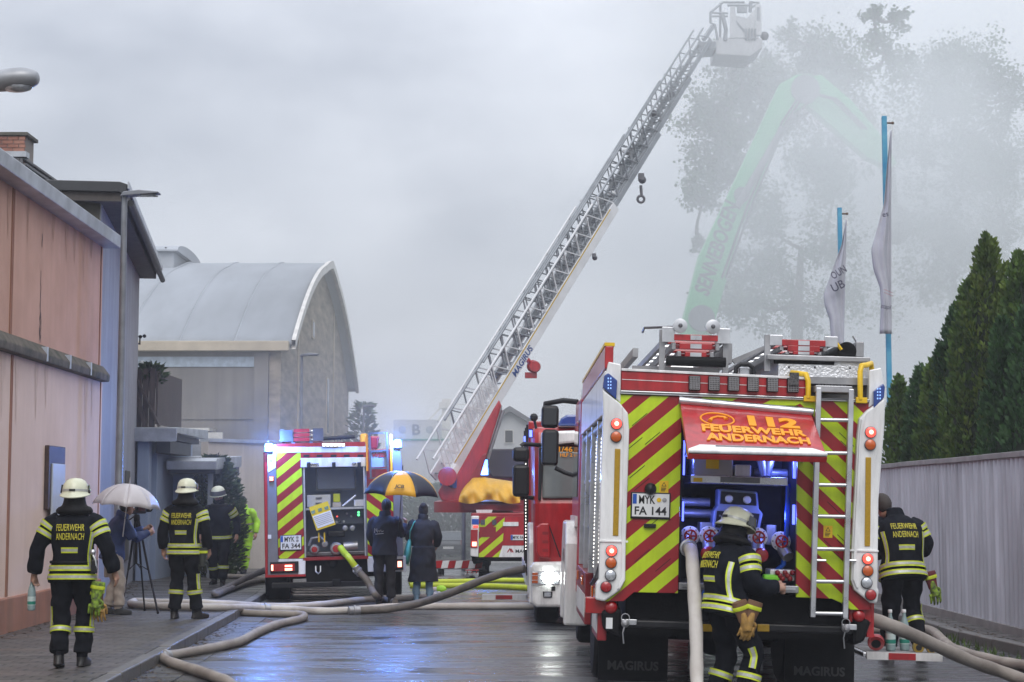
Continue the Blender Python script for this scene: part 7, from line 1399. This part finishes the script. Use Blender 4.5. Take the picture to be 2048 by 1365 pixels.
for k, (nm, x) in enumerate((('brass hose coupling on the step, the wider one', 1.80), ('brass hose coupling on the step, the small one', 1.92))):
    c_ = thing('hose_coupling', nm, 'coupling', FA.M @ V((x, 1.30, 0.435 - 0.01*k)), 0, 'couplings on the step'); MB().lathe([(0.03,-0.04),(0.05-0.01*k,-0.04),(0.05-0.01*k,-0.01),(0.042-0.01*k,0.0),(0.05-0.01*k,0.02),(0.03,0.03)], axis='y', n=18).build('ring', mat('brass', (0.45, 0.30, 0.06), 0.35, 0.7), c_, smooth=35); MB().lathe([(0.028,-0.045),(0.02,-0.042)], axis='y', n=14).build('bore', M_ink, c_)
# ================================================================ UMBRELLAS, TRIPOD, VIDEO CAMERA
def umbrella(name, label, apex, rad, drop, tilt, mats, rib_m, pole_len, n=8, phase=0.0, handle=True):
    T = thing(name, label, 'umbrella', apex); T.rotation_euler = tilt
    for g_ in range(n):
        m = MB(); A, Bq = 2*PI*(g_ + phase)/n, 2*PI*(g_ + 1 + phase)/n; NR, NA = 8, 6; vs = []
        for i in range(NR+1):
            f = i/NR
            for j in range(NA+1):
                s = j/NA; a = A + (Bq-A)*s; k_ = 1 - (0.10*f*f + 0.03)*math.sin(PI*s)*(f > 0); r = rad*math.sin(f*1.25)/math.sin(1.25)*k_
                z = -drop*(1 - math.cos(f*1.25))/(1 - math.cos(1.25)) + 0.02*f*math.sin(PI*s)
                vs.append((r*math.cos(a), r*math.sin(a), z))
        m.add(vs, [(i*(NA+1)+j, i*(NA+1)+j+1, (i+1)*(NA+1)+j+1, (i+1)*(NA+1)+j) for i in range(NR) for j in range(NA)])
        o = m.build('canopy_panel', mats[g_ % len(mats)], T, smooth=60); s_ = o.modifiers.new('t', 'SOLIDIFY'); s_.thickness = 0.002
        pts = [(rad*0.985*math.sin(f*1.25)/math.sin(1.25)*math.cos(A), rad*0.985*math.sin(f*1.25)/math.sin(1.25)*math.sin(A), -drop*(1-math.cos(f*1.25))/(1-math.cos(1.25)) - 0.006) for f in [i/6 for i in range(7)]]
        MB().tube(pts, 0.004, 5).build('rib', rib_m, T)
    MB().cyl((0,0,0.09),(0,0,-pole_len),0.008,n=8).build('pole', rib_m, T, smooth=40); MB().lathe([(0.012,0.0),(0.008,0.05),(0.004,0.09)], n=8).build('tip', rib_m, T)
    if handle: MB().cyl((0,0,-pole_len+0.14),(0,0,-pole_len),0.016,n=8).build('handle', M_plast, T, smooth=40)
    return T
M_clear = mat('umbrella_pale', (0.56, 0.53, 0.54), 0.35, var=0.08, scale=3)
umbrella('umbrella', 'pale grey umbrella over the video camera', P(259, 968, 24.85), 0.48, 0.33, (0, R(6), 0.2), [M_clear], M_alu, 0.75, handle=False)
M_un, M_uy = mat('umbrella_navy', (0.012, 0.016, 0.035), 0.5), mat('umbrella_yellow', (0.72, 0.38, 0.02), 0.5)
um = umbrella('umbrella', 'black and yellow golf umbrella held over the pair', P(805, 942, 28.85), 0.655, 0.40, (R(2), R(3), 0), [M_uy, M_un], M_steel, 0.98, phase=-2.5 + 0.06)
me = text_mesh('JCB', 0.17, 0.085, 0.03, 0.004, 0.15)
for v_ in me.vertices:
    f = 0.80 - v_.co.z/0.72; a = -PI/2 + 0.06*PI/4*0 + v_.co.x/0.6; r = 0.655*math.sin(f*1.25)/math.sin(1.25)*0.93 ; v_.co = V((r*math.cos(a)*1.0, r*math.sin(a)*1.05 - 0.012 + v_.co.y, -0.40*(1-math.cos(f*1.25))/(1-math.cos(1.25)) + 0.022))
me.materials.clear(); me.materials.append(M_ink); link('lettering', me, um)
tb_ = G(284, 1226, 0.118); hT = 1.42
TRp = thing('tripod', 'black camera tripod with spread legs on the pavement', 'tripod', (tb_.x-0.1, tb_.y, 0.118)); 
for dx, dy in ((-0.14,-0.28),(0.38,-0.25),(0.05,0.42)):
    lg_ = MB().bar((dx*0.08,dy*0.08,hT-0.08),(dx*0.55,dy*0.55,0.62),0.03,0.02).bar((dx*0.5,dy*0.5,0.70),(dx,dy,0.02),0.022,0.018).build('leg', M_plast, TRp); MB().ball((dx,dy,0.016),0.02,8).build('foot', M_blk, lg_); MB().bar((0,0,0.72),(dx*0.55,dy*0.55,0.62),0.012).build('spreader', M_plast, TRp)
MB().cyl((0,0,0.7),(0,0,hT),0.02,n=10).lathe([(0.045,hT-0.1),(0.05,hT-0.04),(0.035,hT)], n=14).build('centre_column', M_plast, TRp, smooth=40); MB().cyl((0,0,hT),(-0.28,-0.1,hT-0.22),0.01,n=6).build('pan_handle', M_plast, TRp)
VC = thing('video_camera', 'black video camera mounted on the tripod', 'camera', TRp.location + V((0,0,hT)), R(-25)); MB().box(-0.08,0.08,-0.2,0.12,0.01,0.16).build('body', M_plast, VC, bevel=0.015); MB().cyl((0,0.12,0.09),(0,0.30,0.09),0.05,0.06,n=16).build('lens_barrel', M_blk, VC, smooth=40); MB().bar((0,-0.15,0.22),(0,0.12,0.22),0.03).bar((0,0.1,0.16),(0,0.1,0.22),0.02).bar((0,-0.14,0.16),(0,-0.14,0.22),0.02).build('top_handle', M_plast, VC); MB().cyl((-0.06,-0.05,0.21),(-0.06,0.22,0.21),0.018,n=8).build('microphone', M_blk, VC); MB().box(0.08,0.1,-0.1,0.06,0.05,0.14).build('flip_screen', M_glass, VC)
# ================================================================ STREET LAMPS, POLES, FLAGS
M_pole = mat('galvanised_pole', (0.20, 0.21, 0.23), 0.45, 0.4, var=0.25, scale=3)
def street_lamp(label, x, y, ztop, arm, r0=0.06, base=0.118):
    T = thing('street_lamp', label, 'street lamp', (x, y, base)); h = ztop - base
    MB().tube([(0,0,0),(0,0,1.2),(0,0,1.25),(0,0,h)], [r0*1.35, r0*1.3, r0, r0*0.7], 14).build('pole', M_pole, T, smooth=40)
    hd2 = MB().prism([(-0.05*1, h-0.05), (0.0, h+0.02), (arm*0.45, h+0.045), (arm, h+0.02), (arm, h-0.005), (arm*0.35, h-0.03)], -0.11, 0.11).build('lamp_head', M_pole, T, bevel=0.01)
    MB().box(arm*0.4, arm*0.93, -0.09, 0.09, h-0.035, h-0.022).build('lamp_glass', M_glass, hd2); MB().box(-r0*0.8, r0*0.8, -r0*1.25, -r0*0.9, 0.6, 1.0).build('service_door', M_pole, T); return T
street_lamp('grey street lamp post between the pink and the grey house', P(239, 900, 26.3).x, 26.3, P(246, 388, 26.3).z, 0.53, 0.062)
street_lamp('grey street lamp in front of the hall gable', P(602, 870, 46).x, 46, P(602, 710, 46).z, 0.46, 0.05, -0.15)
street_lamp('distant street lamp right of the hall', P(727, 870, 66).x, 66, P(727, 812, 66).z, 0.5, 0.05, gz(66)-0.02)
LN = thing('street_lamp', 'old rounded lamp head on an arm above the pink building', 'street lamp', (-5.35, 14.2, 0.118)); q = P(40, 160, 14.2) - Vector((-5.35, 14.2, 0.118))
MB().tube([(0,0,0),(0,0,2.5),(0,0,q.z-0.5),(0.15,0,q.z-0.18),(0.55,0,q.z-0.10),(q.x-0.3,0,q.z-0.04)], [0.08,0.07,0.05,0.045,0.04,0.035], 12).build('pole', M_pole, LN, smooth=50)
lh = MB(); Loft([(V((q.x-0.42,0,q.z-0.05)), V((0,0.05,0)), V((-0.01,0,0.05))), (V((q.x-0.2,0,q.z-0.015)), V((0,0.11,0)), V((-0.01,0,0.085))), (V((q.x+0.02,0,q.z+0.01)), V((0,0.12,0)), V((-0.01,0,0.09))), (V((q.x+0.13,0,q.z+0.015)), V((0,0.08,0)), V((0,0,0.06))), (V((q.x+0.155,0,q.z+0.015)), V((0,0.03,0)), V((0,0,0.02)))]).into(lh, 4, 18); lh.build('lamp_head', mat('lamp_shell', (0.34, 0.35, 0.37), 0.4, 0.3, var=0.2, scale=4), LN, smooth=60)
MB().ball((q.x-0.03,0,q.z-0.06), 1, 12, sc3=(0.14,0.085,0.045)).build('lamp_glass', M_clens, LN, smooth=60)
po_ = thing('steel_post', 'plain grey steel post standing beside the ladder truck', 'post', (P(927,1050,46).x, 46, gz(46))); MB().cyl((0,0,0),(0,0,1.95),0.055,n=12).build('shaft', M_pole, po_, smooth=40); MB().lathe([(0.06,1.95),(0.06,1.98),(0.02,2.0)], n=12).build('cap', M_plast, po_)
M_bluep = mat('blue_pole_paint', (0.03, 0.25, 0.45), 0.5, col2=(0.10, 0.36, 0.50), scale=4, bump=0.2); M_flag = mat('flag_white', (0.44, 0.45, 0.50), 0.95, spec=0.1, var=0.12, scale=2)
def flag_pole(label, X, uy, vtop, Y, left, right, n_label):
    T = thing('flagpole', label, 'flagpole', (X, Y, 0.118)); h = P(uy, vtop, Y).z - 0.118
    MB().box(-0.045,0.045,-0.045,0.045,0,h).build('mast', M_bluep, T, bevel=0.008); MB().cyl((0,0,h-0.13),(0.16,0,h-0.13),0.018,n=8).ball((0.16,0,h-0.13),0.03,8).build('arm', mat('rusty', (0.12,0.08,0.05), 0.7), T); MB().tube([(0.13,0,h-0.14),(0.13,0,h-0.5)], 0.006, 5).tube([(0.16,0,h-0.14),(0.165,0,h-0.4)], 0.01, 5).build('halyard', M_plate, T)
    FL = thing('flag', n_label, 'flag', (X, Y-0.30, 0.118)); NZ, NX = 40, 14; vs = []
    def at(lst, v):
        for (u0, v0), (u1, v1) in zip(lst, lst[1:]):
            if v <= v1: return u0 + (u1-u0)*(v-v0)/(v1-v0)
        return lst[-1][0]
    v0, v1 = right[0][1], right[-1][1]
    for i in range(NZ+1):
        v = v0 + (v1-v0)*i/NZ
        for j in range(NX+1):
            s = j/NX; u = at(left, v) + (at(right, v)-at(left, v))*s; fold = 0.05*math.sin(s*7 + i*0.07)*(0.3 + 0.7*math.sin(PI*i/NZ)) + 0.025*math.sin(s*13 - i*0.12)
            p = P(u, v, Y-0.30); vs.append((p.x - X, fold, p.z - 0.118))
    o = MB().add(vs, [(i*(NX+1)+j, i*(NX+1)+j+1, (i+1)*(NX+1)+j+1, (i+1)*(NX+1)+j) for i in range(NZ) for j in range(NX)]).build('cloth', M_flag, FL, smooth=70); o.modifiers.new('t', 'SOLIDIFY').thickness = 0.004
    return FL, X, Y
FL, X_, Y_ = flag_pole('taller blue flagpole behind the corrugated fence', 7.02, 1767, 233, 32.5, [(1780,272),(1774,330),(1768,410),(1763,425),(1752,470),(1743,500),(1748,540),(1761,575),(1763,610),(1760,665)], [(1783,262),(1783,430),(1783,560),(1784,668)], 'long limp pale flag with dark lettering on the taller pole')
def flag_mark(FL, X, Y, body, u, v, w, h, m, ry=0, italic=0): p = P(u, v, Y-0.5); letter(body, w, h, m, FL, (p.x - X, -0.19, p.z - 0.118), ry=ry, bold=0.01, italic=italic)
M_gink = mat('flag_ink', (0.05, 0.05, 0.08), 0.7)
flag_mark(FL, X_, Y_, 'stapl', 1772, 615, 0.19, 0.11, M_gink, 0.18, 0.2); flag_mark(FL, X_, Y_, 'es', 1771, 430, 0.11, 0.07, M_gink, -0.2)
for dv in (0, 6): p0, p1_ = P(1763, 582+dv, Y_-0.3), P(1781, 590+dv, Y_-0.3); MB().bar((p0.x-X_, -0.23, p0.z-0.118), (p1_.x-X_, -0.23, p1_.z-0.118), 0.014, 0.004).build('red_line', M_red, FL)
FL, X_, Y_ = flag_pole('shorter blue flagpole behind the corrugated fence', 7.0, 1686, 416, 37.0, [(1691,445),(1683,490),(1672,520),(1658,560),(1648,590),(1650,610),(1660,640),(1664,690)], [(1693,440),(1692,520),(1690,600),(1688,690)], 'limp pale flag with slanted dark letters on the shorter pole')
flag_mark(FL, X_, Y_, 'OUN', 1677, 545, 0.34, 0.16, M_gink, -0.55); flag_mark(FL, X_, Y_, 'UB', 1676, 572, 0.28, 0.18, M_gink, -0.45)
# ================================================================ VEGETATION
def leaf_mat(name, c1, c2, sc_=1.2):
    m = mat(name, c1, 0.6, col2=c2, scale=sc_, spec=0.25); return m
M_thuja = [leaf_mat('thuja_a', (0.105, 0.175, 0.030), (0.034, 0.078, 0.018), 2.6), leaf_mat('thuja_b', (0.050, 0.115, 0.034), (0.020, 0.052, 0.020), 2.2), leaf_mat('thuja_c', (0.125, 0.175, 0.026), (0.040, 0.080, 0.018), 2.8)]
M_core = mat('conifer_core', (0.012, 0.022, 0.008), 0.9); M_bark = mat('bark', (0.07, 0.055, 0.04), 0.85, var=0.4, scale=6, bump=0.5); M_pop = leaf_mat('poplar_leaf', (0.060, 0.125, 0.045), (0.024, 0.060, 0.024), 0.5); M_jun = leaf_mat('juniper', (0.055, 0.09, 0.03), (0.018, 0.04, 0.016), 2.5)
def thuja(label, u, v, wpx, Y, mi, seed):
    rnd = random.Random(seed)
    while P(u, v, Y).x - 1.62*wpx*Y/F < 6.35 and Y < 40: Y += 0.3
    top = P(u, v, Y); H_ = top.z - 0.1; Rb = 1.45 * wpx * Y / F; T = thing('thuja', label, 'conifer', (top.x, Y, 0.1), rnd.uniform(0, 6), 'thuja hedge trees behind the fence')
    MB().tube([(0,0,0),(0,0,H_*0.5),(0,0,H_*0.95)], [0.07,0.05,0.01], 8).build('trunk', M_bark, T, smooth=40)
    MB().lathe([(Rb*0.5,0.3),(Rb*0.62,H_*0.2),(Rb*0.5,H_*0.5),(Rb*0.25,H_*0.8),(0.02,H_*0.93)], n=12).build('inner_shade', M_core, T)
    m = MB(); nb = int(60 + H_*22); lobes = []
    for k in range(nb):                                     # upright plumes
        f = (k + rnd.random())/nb; z = H_*(0.03 + 0.93*f); rad = Rb*(0.55 + 0.45*min(1, f*5))*(1 - f)**0.58*rnd.uniform(0.62, 1.18); a = k*2.399 + rnd.uniform(-0.4, 0.4)
        lobes.append((rad*math.cos(a), rad*math.sin(a), z, a, 0.30*(1-f)+0.17))
    for (x, y, z, a, ln) in lobes:
        for q in range(48):
            t = rnd.random(); r_ = ln*0.42*math.sin(PI*min(1, t+0.12))*rnd.random()**0.5; b = rnd.uniform(0, 2*PI)
            p = V((x*(0.80 + 0.22*t) + r_*math.cos(b), y*(0.80 + 0.22*t) + r_*math.sin(b), z - ln*0.35 + ln*1.5*t)); d = V((math.cos(b)*0.55 + 0.4*math.cos(a), math.sin(b)*0.55 + 0.4*math.sin(a), rnd.uniform(0.7, 1.5))).normalized()
            s_ = d.cross(V((rnd.uniform(-1,1), rnd.uniform(-1,1), rnd.uniform(-.3,.3)))).normalized(); L1 = rnd.uniform(0.06, 0.13); w_ = L1*0.27
            m.add([p, p + d*L1*0.5 + s_*w_, p + d*L1, p + d*L1*0.5 - s_*w_], [(0,1,2,3)])
    for q in range(26):                                    # thin leader
        z = H_*(0.93 + 0.075*q/26); b = q*2.4; p = V((0, 0, z)); d = V((math.cos(b), math.sin(b), 1.1)).normalized(); s_ = d.cross(V((0,0,1))).normalized(); L1 = 0.10*(1 - q/34)
        m.add([p, p + d*L1*0.5 + s_*0.014, p + d*L1, p + d*L1*0.5 - s_*0.014], [(0,1,2,3)])
    m.build('crown', M_thuja[mi], T, fix=False); return T
for k, (lab, u, v, w, Y, mi) in enumerate((
    ('tallest yellow green thuja behind the fence', 1974, 466, 78, 26.0, 2), ('tall thuja beside the tallest one with thin forked top', 2037, 503, 66, 25.4, 0), ('blue green thuja in front of the two tallest thujas', 2004, 640, 46, 24.7, 1),
    ('broad dark thuja left of the tallest thuja', 1912, 610, 62, 27.0, 1), ('slim thuja with bare leader in the hedge', 1866, 727, 42, 28.2, 0), ('narrow dark thuja beside the bare leader thuja', 1842, 737, 44, 28.8, 1),
    ('leafy thuja between the broad dark one and the tallest', 1938, 560, 58, 27.0, 0), ('bright thuja between the two tallest thujas', 2018, 560, 62, 26.5, 2), ('short thuja below the broad dark one', 1892, 690, 50, 27.5, 2),
    ('smallest slim thuja next to the blue flagpole', 1797, 756, 34, 30.6, 0), ('middle height thuja low in the hedge with dense foliage', 1950, 655, 64, 25.0, 0), ('thuja at the fence below the forked top one', 2056, 610, 58, 24.2, 1))): thuja(lab, u, v, w, Y, mi, 40+k)
def leaf_cloud(m, rnd, c, rad, n, size):
    for q in range(n):
        d = V((rnd.gauss(0,0.6), rnd.gauss(0,0.6), rnd.gauss(0,0.6))); p = V(c) + V((d.x*rad[0], d.y*rad[1], d.z*rad[2]))
        e = V((rnd.gauss(0,1), rnd.gauss(0,1), rnd.gauss(0,0.6))).normalized(); s_ = e.cross(V((rnd.gauss(0,1), rnd.gauss(0,1), rnd.gauss(0,1)))).normalized(); L1 = size*rnd.uniform(0.6, 1.3)
        m.add([p - e*L1*0.5, p + s_*L1*0.42, p + e*L1*0.5, p - s_*L1*0.42], [(0,1,2,3)])
def poplar(label, Y, trunk_u, cl, seed):
    rnd = random.Random(seed); x0 = P(trunk_u, 900, Y).x; T = thing('poplar', label, 'tree', (x0, Y, gz(Y)), 0, 'poplars in the smoke'); ppm = F/Y; m = MB(); W = MB(); Z0 = gz(Y); nodes = []
    W.tube([(0,0,0),(0.2,0,4),(0.1,0,9),(0.4,0,14)], [0.5,0.42,0.3,0.12], 10)
    for (u, v, r) in cl:
        c = P(u, v, Y) - V((x0, Y, Z0)); yy = rnd.uniform(-2.5, 2.5); rr = r/ppm
        for k in range(16):
            o = V((rnd.gauss(0,0.55), rnd.gauss(0,0.7), rnd.gauss(0,0.55)))*rr; sz = rr*rnd.uniform(0.25, 0.6); tw = V((c.x+o.x, yy+o.y, c.z+o.z)); leaf_cloud(m, rnd, tw, (sz, sz, sz*1.1), int(16 + sz*sz*270), 0.17)
            W.tube([(c.x, yy, c.z), V((c.x, yy, c.z)).lerp(tw, 0.5) + V((0, 0, -0.1)), tw], [0.03, 0.02, 0.008], 4)
        nodes.append(V((c.x, yy, c.z)))
    nodes.sort(key=lambda n: (n - V((0.2, 0, 6))).length); tree_ = [V((0.2, 0, 3)), V((0.15, 0, 6)), V((0.1, 0, 9)), V((0.25, 0, 11.5)), V((0.4, 0, 14))]
    for n_ in nodes:
        par_ = min((t_ for t_ in tree_ if t_.z < n_.z + 0.5), key=lambda t_: (t_ - n_).length, default=tree_[0]); mid = par_.lerp(n_, 0.5) + V((rnd.uniform(-.3,.3), 0, -0.25))
        W.tube(smoothline([par_, mid, n_], 4), [0.11 - 0.008*i for i in range(9)], 6); tree_.append(n_)
    W.build('trunk', M_bark, T, smooth=50); m.build('crown', M_pop, T, fix=False); return T
poplar('tall leafy poplar half hidden in smoke behind the green boom', 78, 1590, [(1390,375,34),(1410,395,26),(1450,330,42),(1420,230,40),(1475,270,45),(1460,210,40),(1520,130,40),(1480,340,40),(1530,230,45),(1500,430,40),(1590,230,45),(1405,480,18),(1425,300,40),(1440,250,45),(1430,190,40),(1470,160,40),(1500,185,45),(1550,125,38),(1565,85,20),(1620,105,40),(1590,150,45),(1660,125,40),(1735,45,16),(1740,90,28),(1785,55,18),(1780,100,35),(1700,150,48),(1640,210,50),(1720,230,52),(1600,330,50),(1655,400,50),(1545,430,50),(1690,320,50),(1560,520,52),(1640,510,48),(1510,610,48),(1600,610,52),(1490,540,38),(1670,600,50),(1450,610,40)], 5)
poplar('wide poplar fading into the thick smoke by the flagpoles', 84, 1900, [(1830,140,45),(1880,120,45),(1920,165,50),(1965,110,45),(1975,180,45),(2012,160,38),(1860,220,55),(1930,260,55),(2000,260,50),(2030,190,25),(1830,310,55),(1900,350,55),(1980,360,55),(2030,320,45),(1850,450,60),(1950,470,60),(2030,440,50),(1880,560,60),(1980,570,60)], 6)
def shrub(name, label, cat, loc, rad, h, n, size, m_, seed):
    rnd = random.Random(seed); T = thing(name, label, cat, loc); m = MB(); W = MB()
    for k in range(9):
        a = k*2.4; tip = V((rad[0]*0.75*math.cos(a), rad[1]*0.75*math.sin(a), h*rnd.uniform(0.55, 0.98))); W.tube([(0,0,0), tip*0.5, tip], [0.03,0.02,0.008], 5)
    for q in range(n):
        a = rnd.uniform(0, 2*PI); f = rnd.random()**0.6; z = rnd.random(); prof_ = (0.75 + 0.35*math.sin(PI*min(1, z*1.15)))*(1 if z < 0.6 else max(0.3, 1 - ((z-0.6)/0.4)**2.5*0.6)); r_ = f*prof_*(1 + 0.12*math.sin(a*5 + z*7))
        p = V((rad[0]*r_*math.cos(a), rad[1]*r_*math.sin(a), h*z)); d = V((math.cos(a)*0.8, math.sin(a)*0.8, rnd.uniform(-0.1, 1.0))).normalized(); s_ = d.cross(V((rnd.gauss(0,1), rnd.gauss(0,1), rnd.gauss(0,1)))).normalized(); L1 = size*rnd.uniform(0.6, 1.6)
        m.add([p, p + d*L1*0.5 + s_*L1*0.2, p + d*L1, p + d*L1*0.5 - s_*L1*0.2], [(0,1,2,3)])
    W.build('stem', M_bark, T); m.build('foliage', m_, T, fix=False); return T
jx = P(428, 1000, 38.0); shrub('juniper', 'bushy juniper overhanging the pavement by the beige wall', 'bush', (jx.x, 38.0, 0.11), (0.62, 0.7), P(446, 926, 38).z, 9000, 0.11, M_jun, 3)
shrub('hedge', 'dark hedge beyond the parked car', 'hedge', (P(905, 1000, 93).x, 93, gz(93)), (3.4, 1.2), 3.7, 6000, 0.35, M_pop, 4)
shrub('roadside_tree', 'small dark tree beside the hall gable', 'tree', (P(726, 900, 80).x, 80, gz(80)), (0.8, 0.8), P(726, 820, 80).z + 1.3, 1500, 0.3, M_pop, 8)
pq = P(302, 762, 36.3); pp = shrub('potted_plant', 'spiky potted plant on the brown balcony', 'plant', (pq.x, 36.3, pq.z-0.05), (0.22, 0.2), 0.36, 260, 0.16, M_jun, 9); MB().lathe([(0.09,-0.16),(0.12,0.0),(0.10,0.0)], n=12).build('pot', M_brown, pp)
for k, (u, nm) in enumerate(((284, 'white topped garden lantern on the brown balcony'), (292, 'dark garden lantern beside the balcony plant'))):
    q = P(u, 760, 36.35); l_ = thing('garden_lantern', nm, 'lantern', (q.x, 36.35, q.z)); MB().cyl((0,0,0),(0,0,0.2+0.06*(1-k)),0.012,n=6).build('stake', M_dark, l_); MB().lathe([(0.05,0.2),(0.05,0.28),(0.075,0.29),(0.02,0.34)], (0,0,0.06*(1-k)), n=10).build('lantern_head', M_dark if k else M_plate, l_)
def grass(name, x0, x1, y0, y1, n, z):
    rnd = random.Random(2); m = MB()
    for i in range(n):
        x, y = rnd.uniform(x0, x1), rnd.uniform(y0, y1); a = rnd.uniform(0, 6.28); h = rnd.uniform(0.04, 0.13); zz = z(y)
        m.add([(x - 0.012*math.cos(a), y - 0.012*math.sin(a), zz), (x + 0.012*math.cos(a), y + 0.012*math.sin(a), zz), (x + h*0.5*math.sin(a), y + 0.3*h*math.cos(a), zz + h)], [(0,1,2)])
    o = m.build(name, leaf_mat('grass_blade', (0.09, 0.15, 0.03), (0.05, 0.08, 0.02), 3), fix=False); o['kind'] = 'stuff'; return o
def litter(name, spots, n):
    rnd = random.Random(6); m = MB()
    for i in range(n):
        (x0, y0), (x1, y1), w, z = rnd.choice(spots); f = rnd.random(); x, y = x0 + (x1-x0)*f + abs(rnd.gauss(0, w))*(1 if w > 0 else -1), y0 + (y1-y0)*f; a = rnd.uniform(0, 6.3); s_ = rnd.uniform(0.012, 0.04)
        c_, q_ = math.cos(a)*s_, math.sin(a)*s_; m.add([(x-c_, y-q_, z), (x+q_*0.5, y-c_*0.5, z+0.006), (x+c_, y+q_, z+0.002), (x-q_*0.5, y+c_*0.5, z+0.008)], [(0,1,2,3)])
    o = m.build(name, mat('dead_leaf', (0.16, 0.10, 0.05), 0.8, col2=(0.06, 0.045, 0.03), scale=8), fix=False); o['kind'] = 'stuff'; return o
litter('leaf_litter', [((-6.05, 14), (-6.28, 26.9), 0.16, 0.12), ((-3.6, 15), (-4.0, 25), 0.12, 0.012), ((-6.4, 27.2), (-7.6, 35.5), 0.2, 0.12), ((5.95, 15), (5.8, 26), -0.1, 0.12)], 900)
grass('grass', -3.6, -1.0, 60, 80, 6000, gz); grass('grass', 5.25, 5.55, 18.5, 24, 160, lambda y: 0.004)
# ================================================================ end
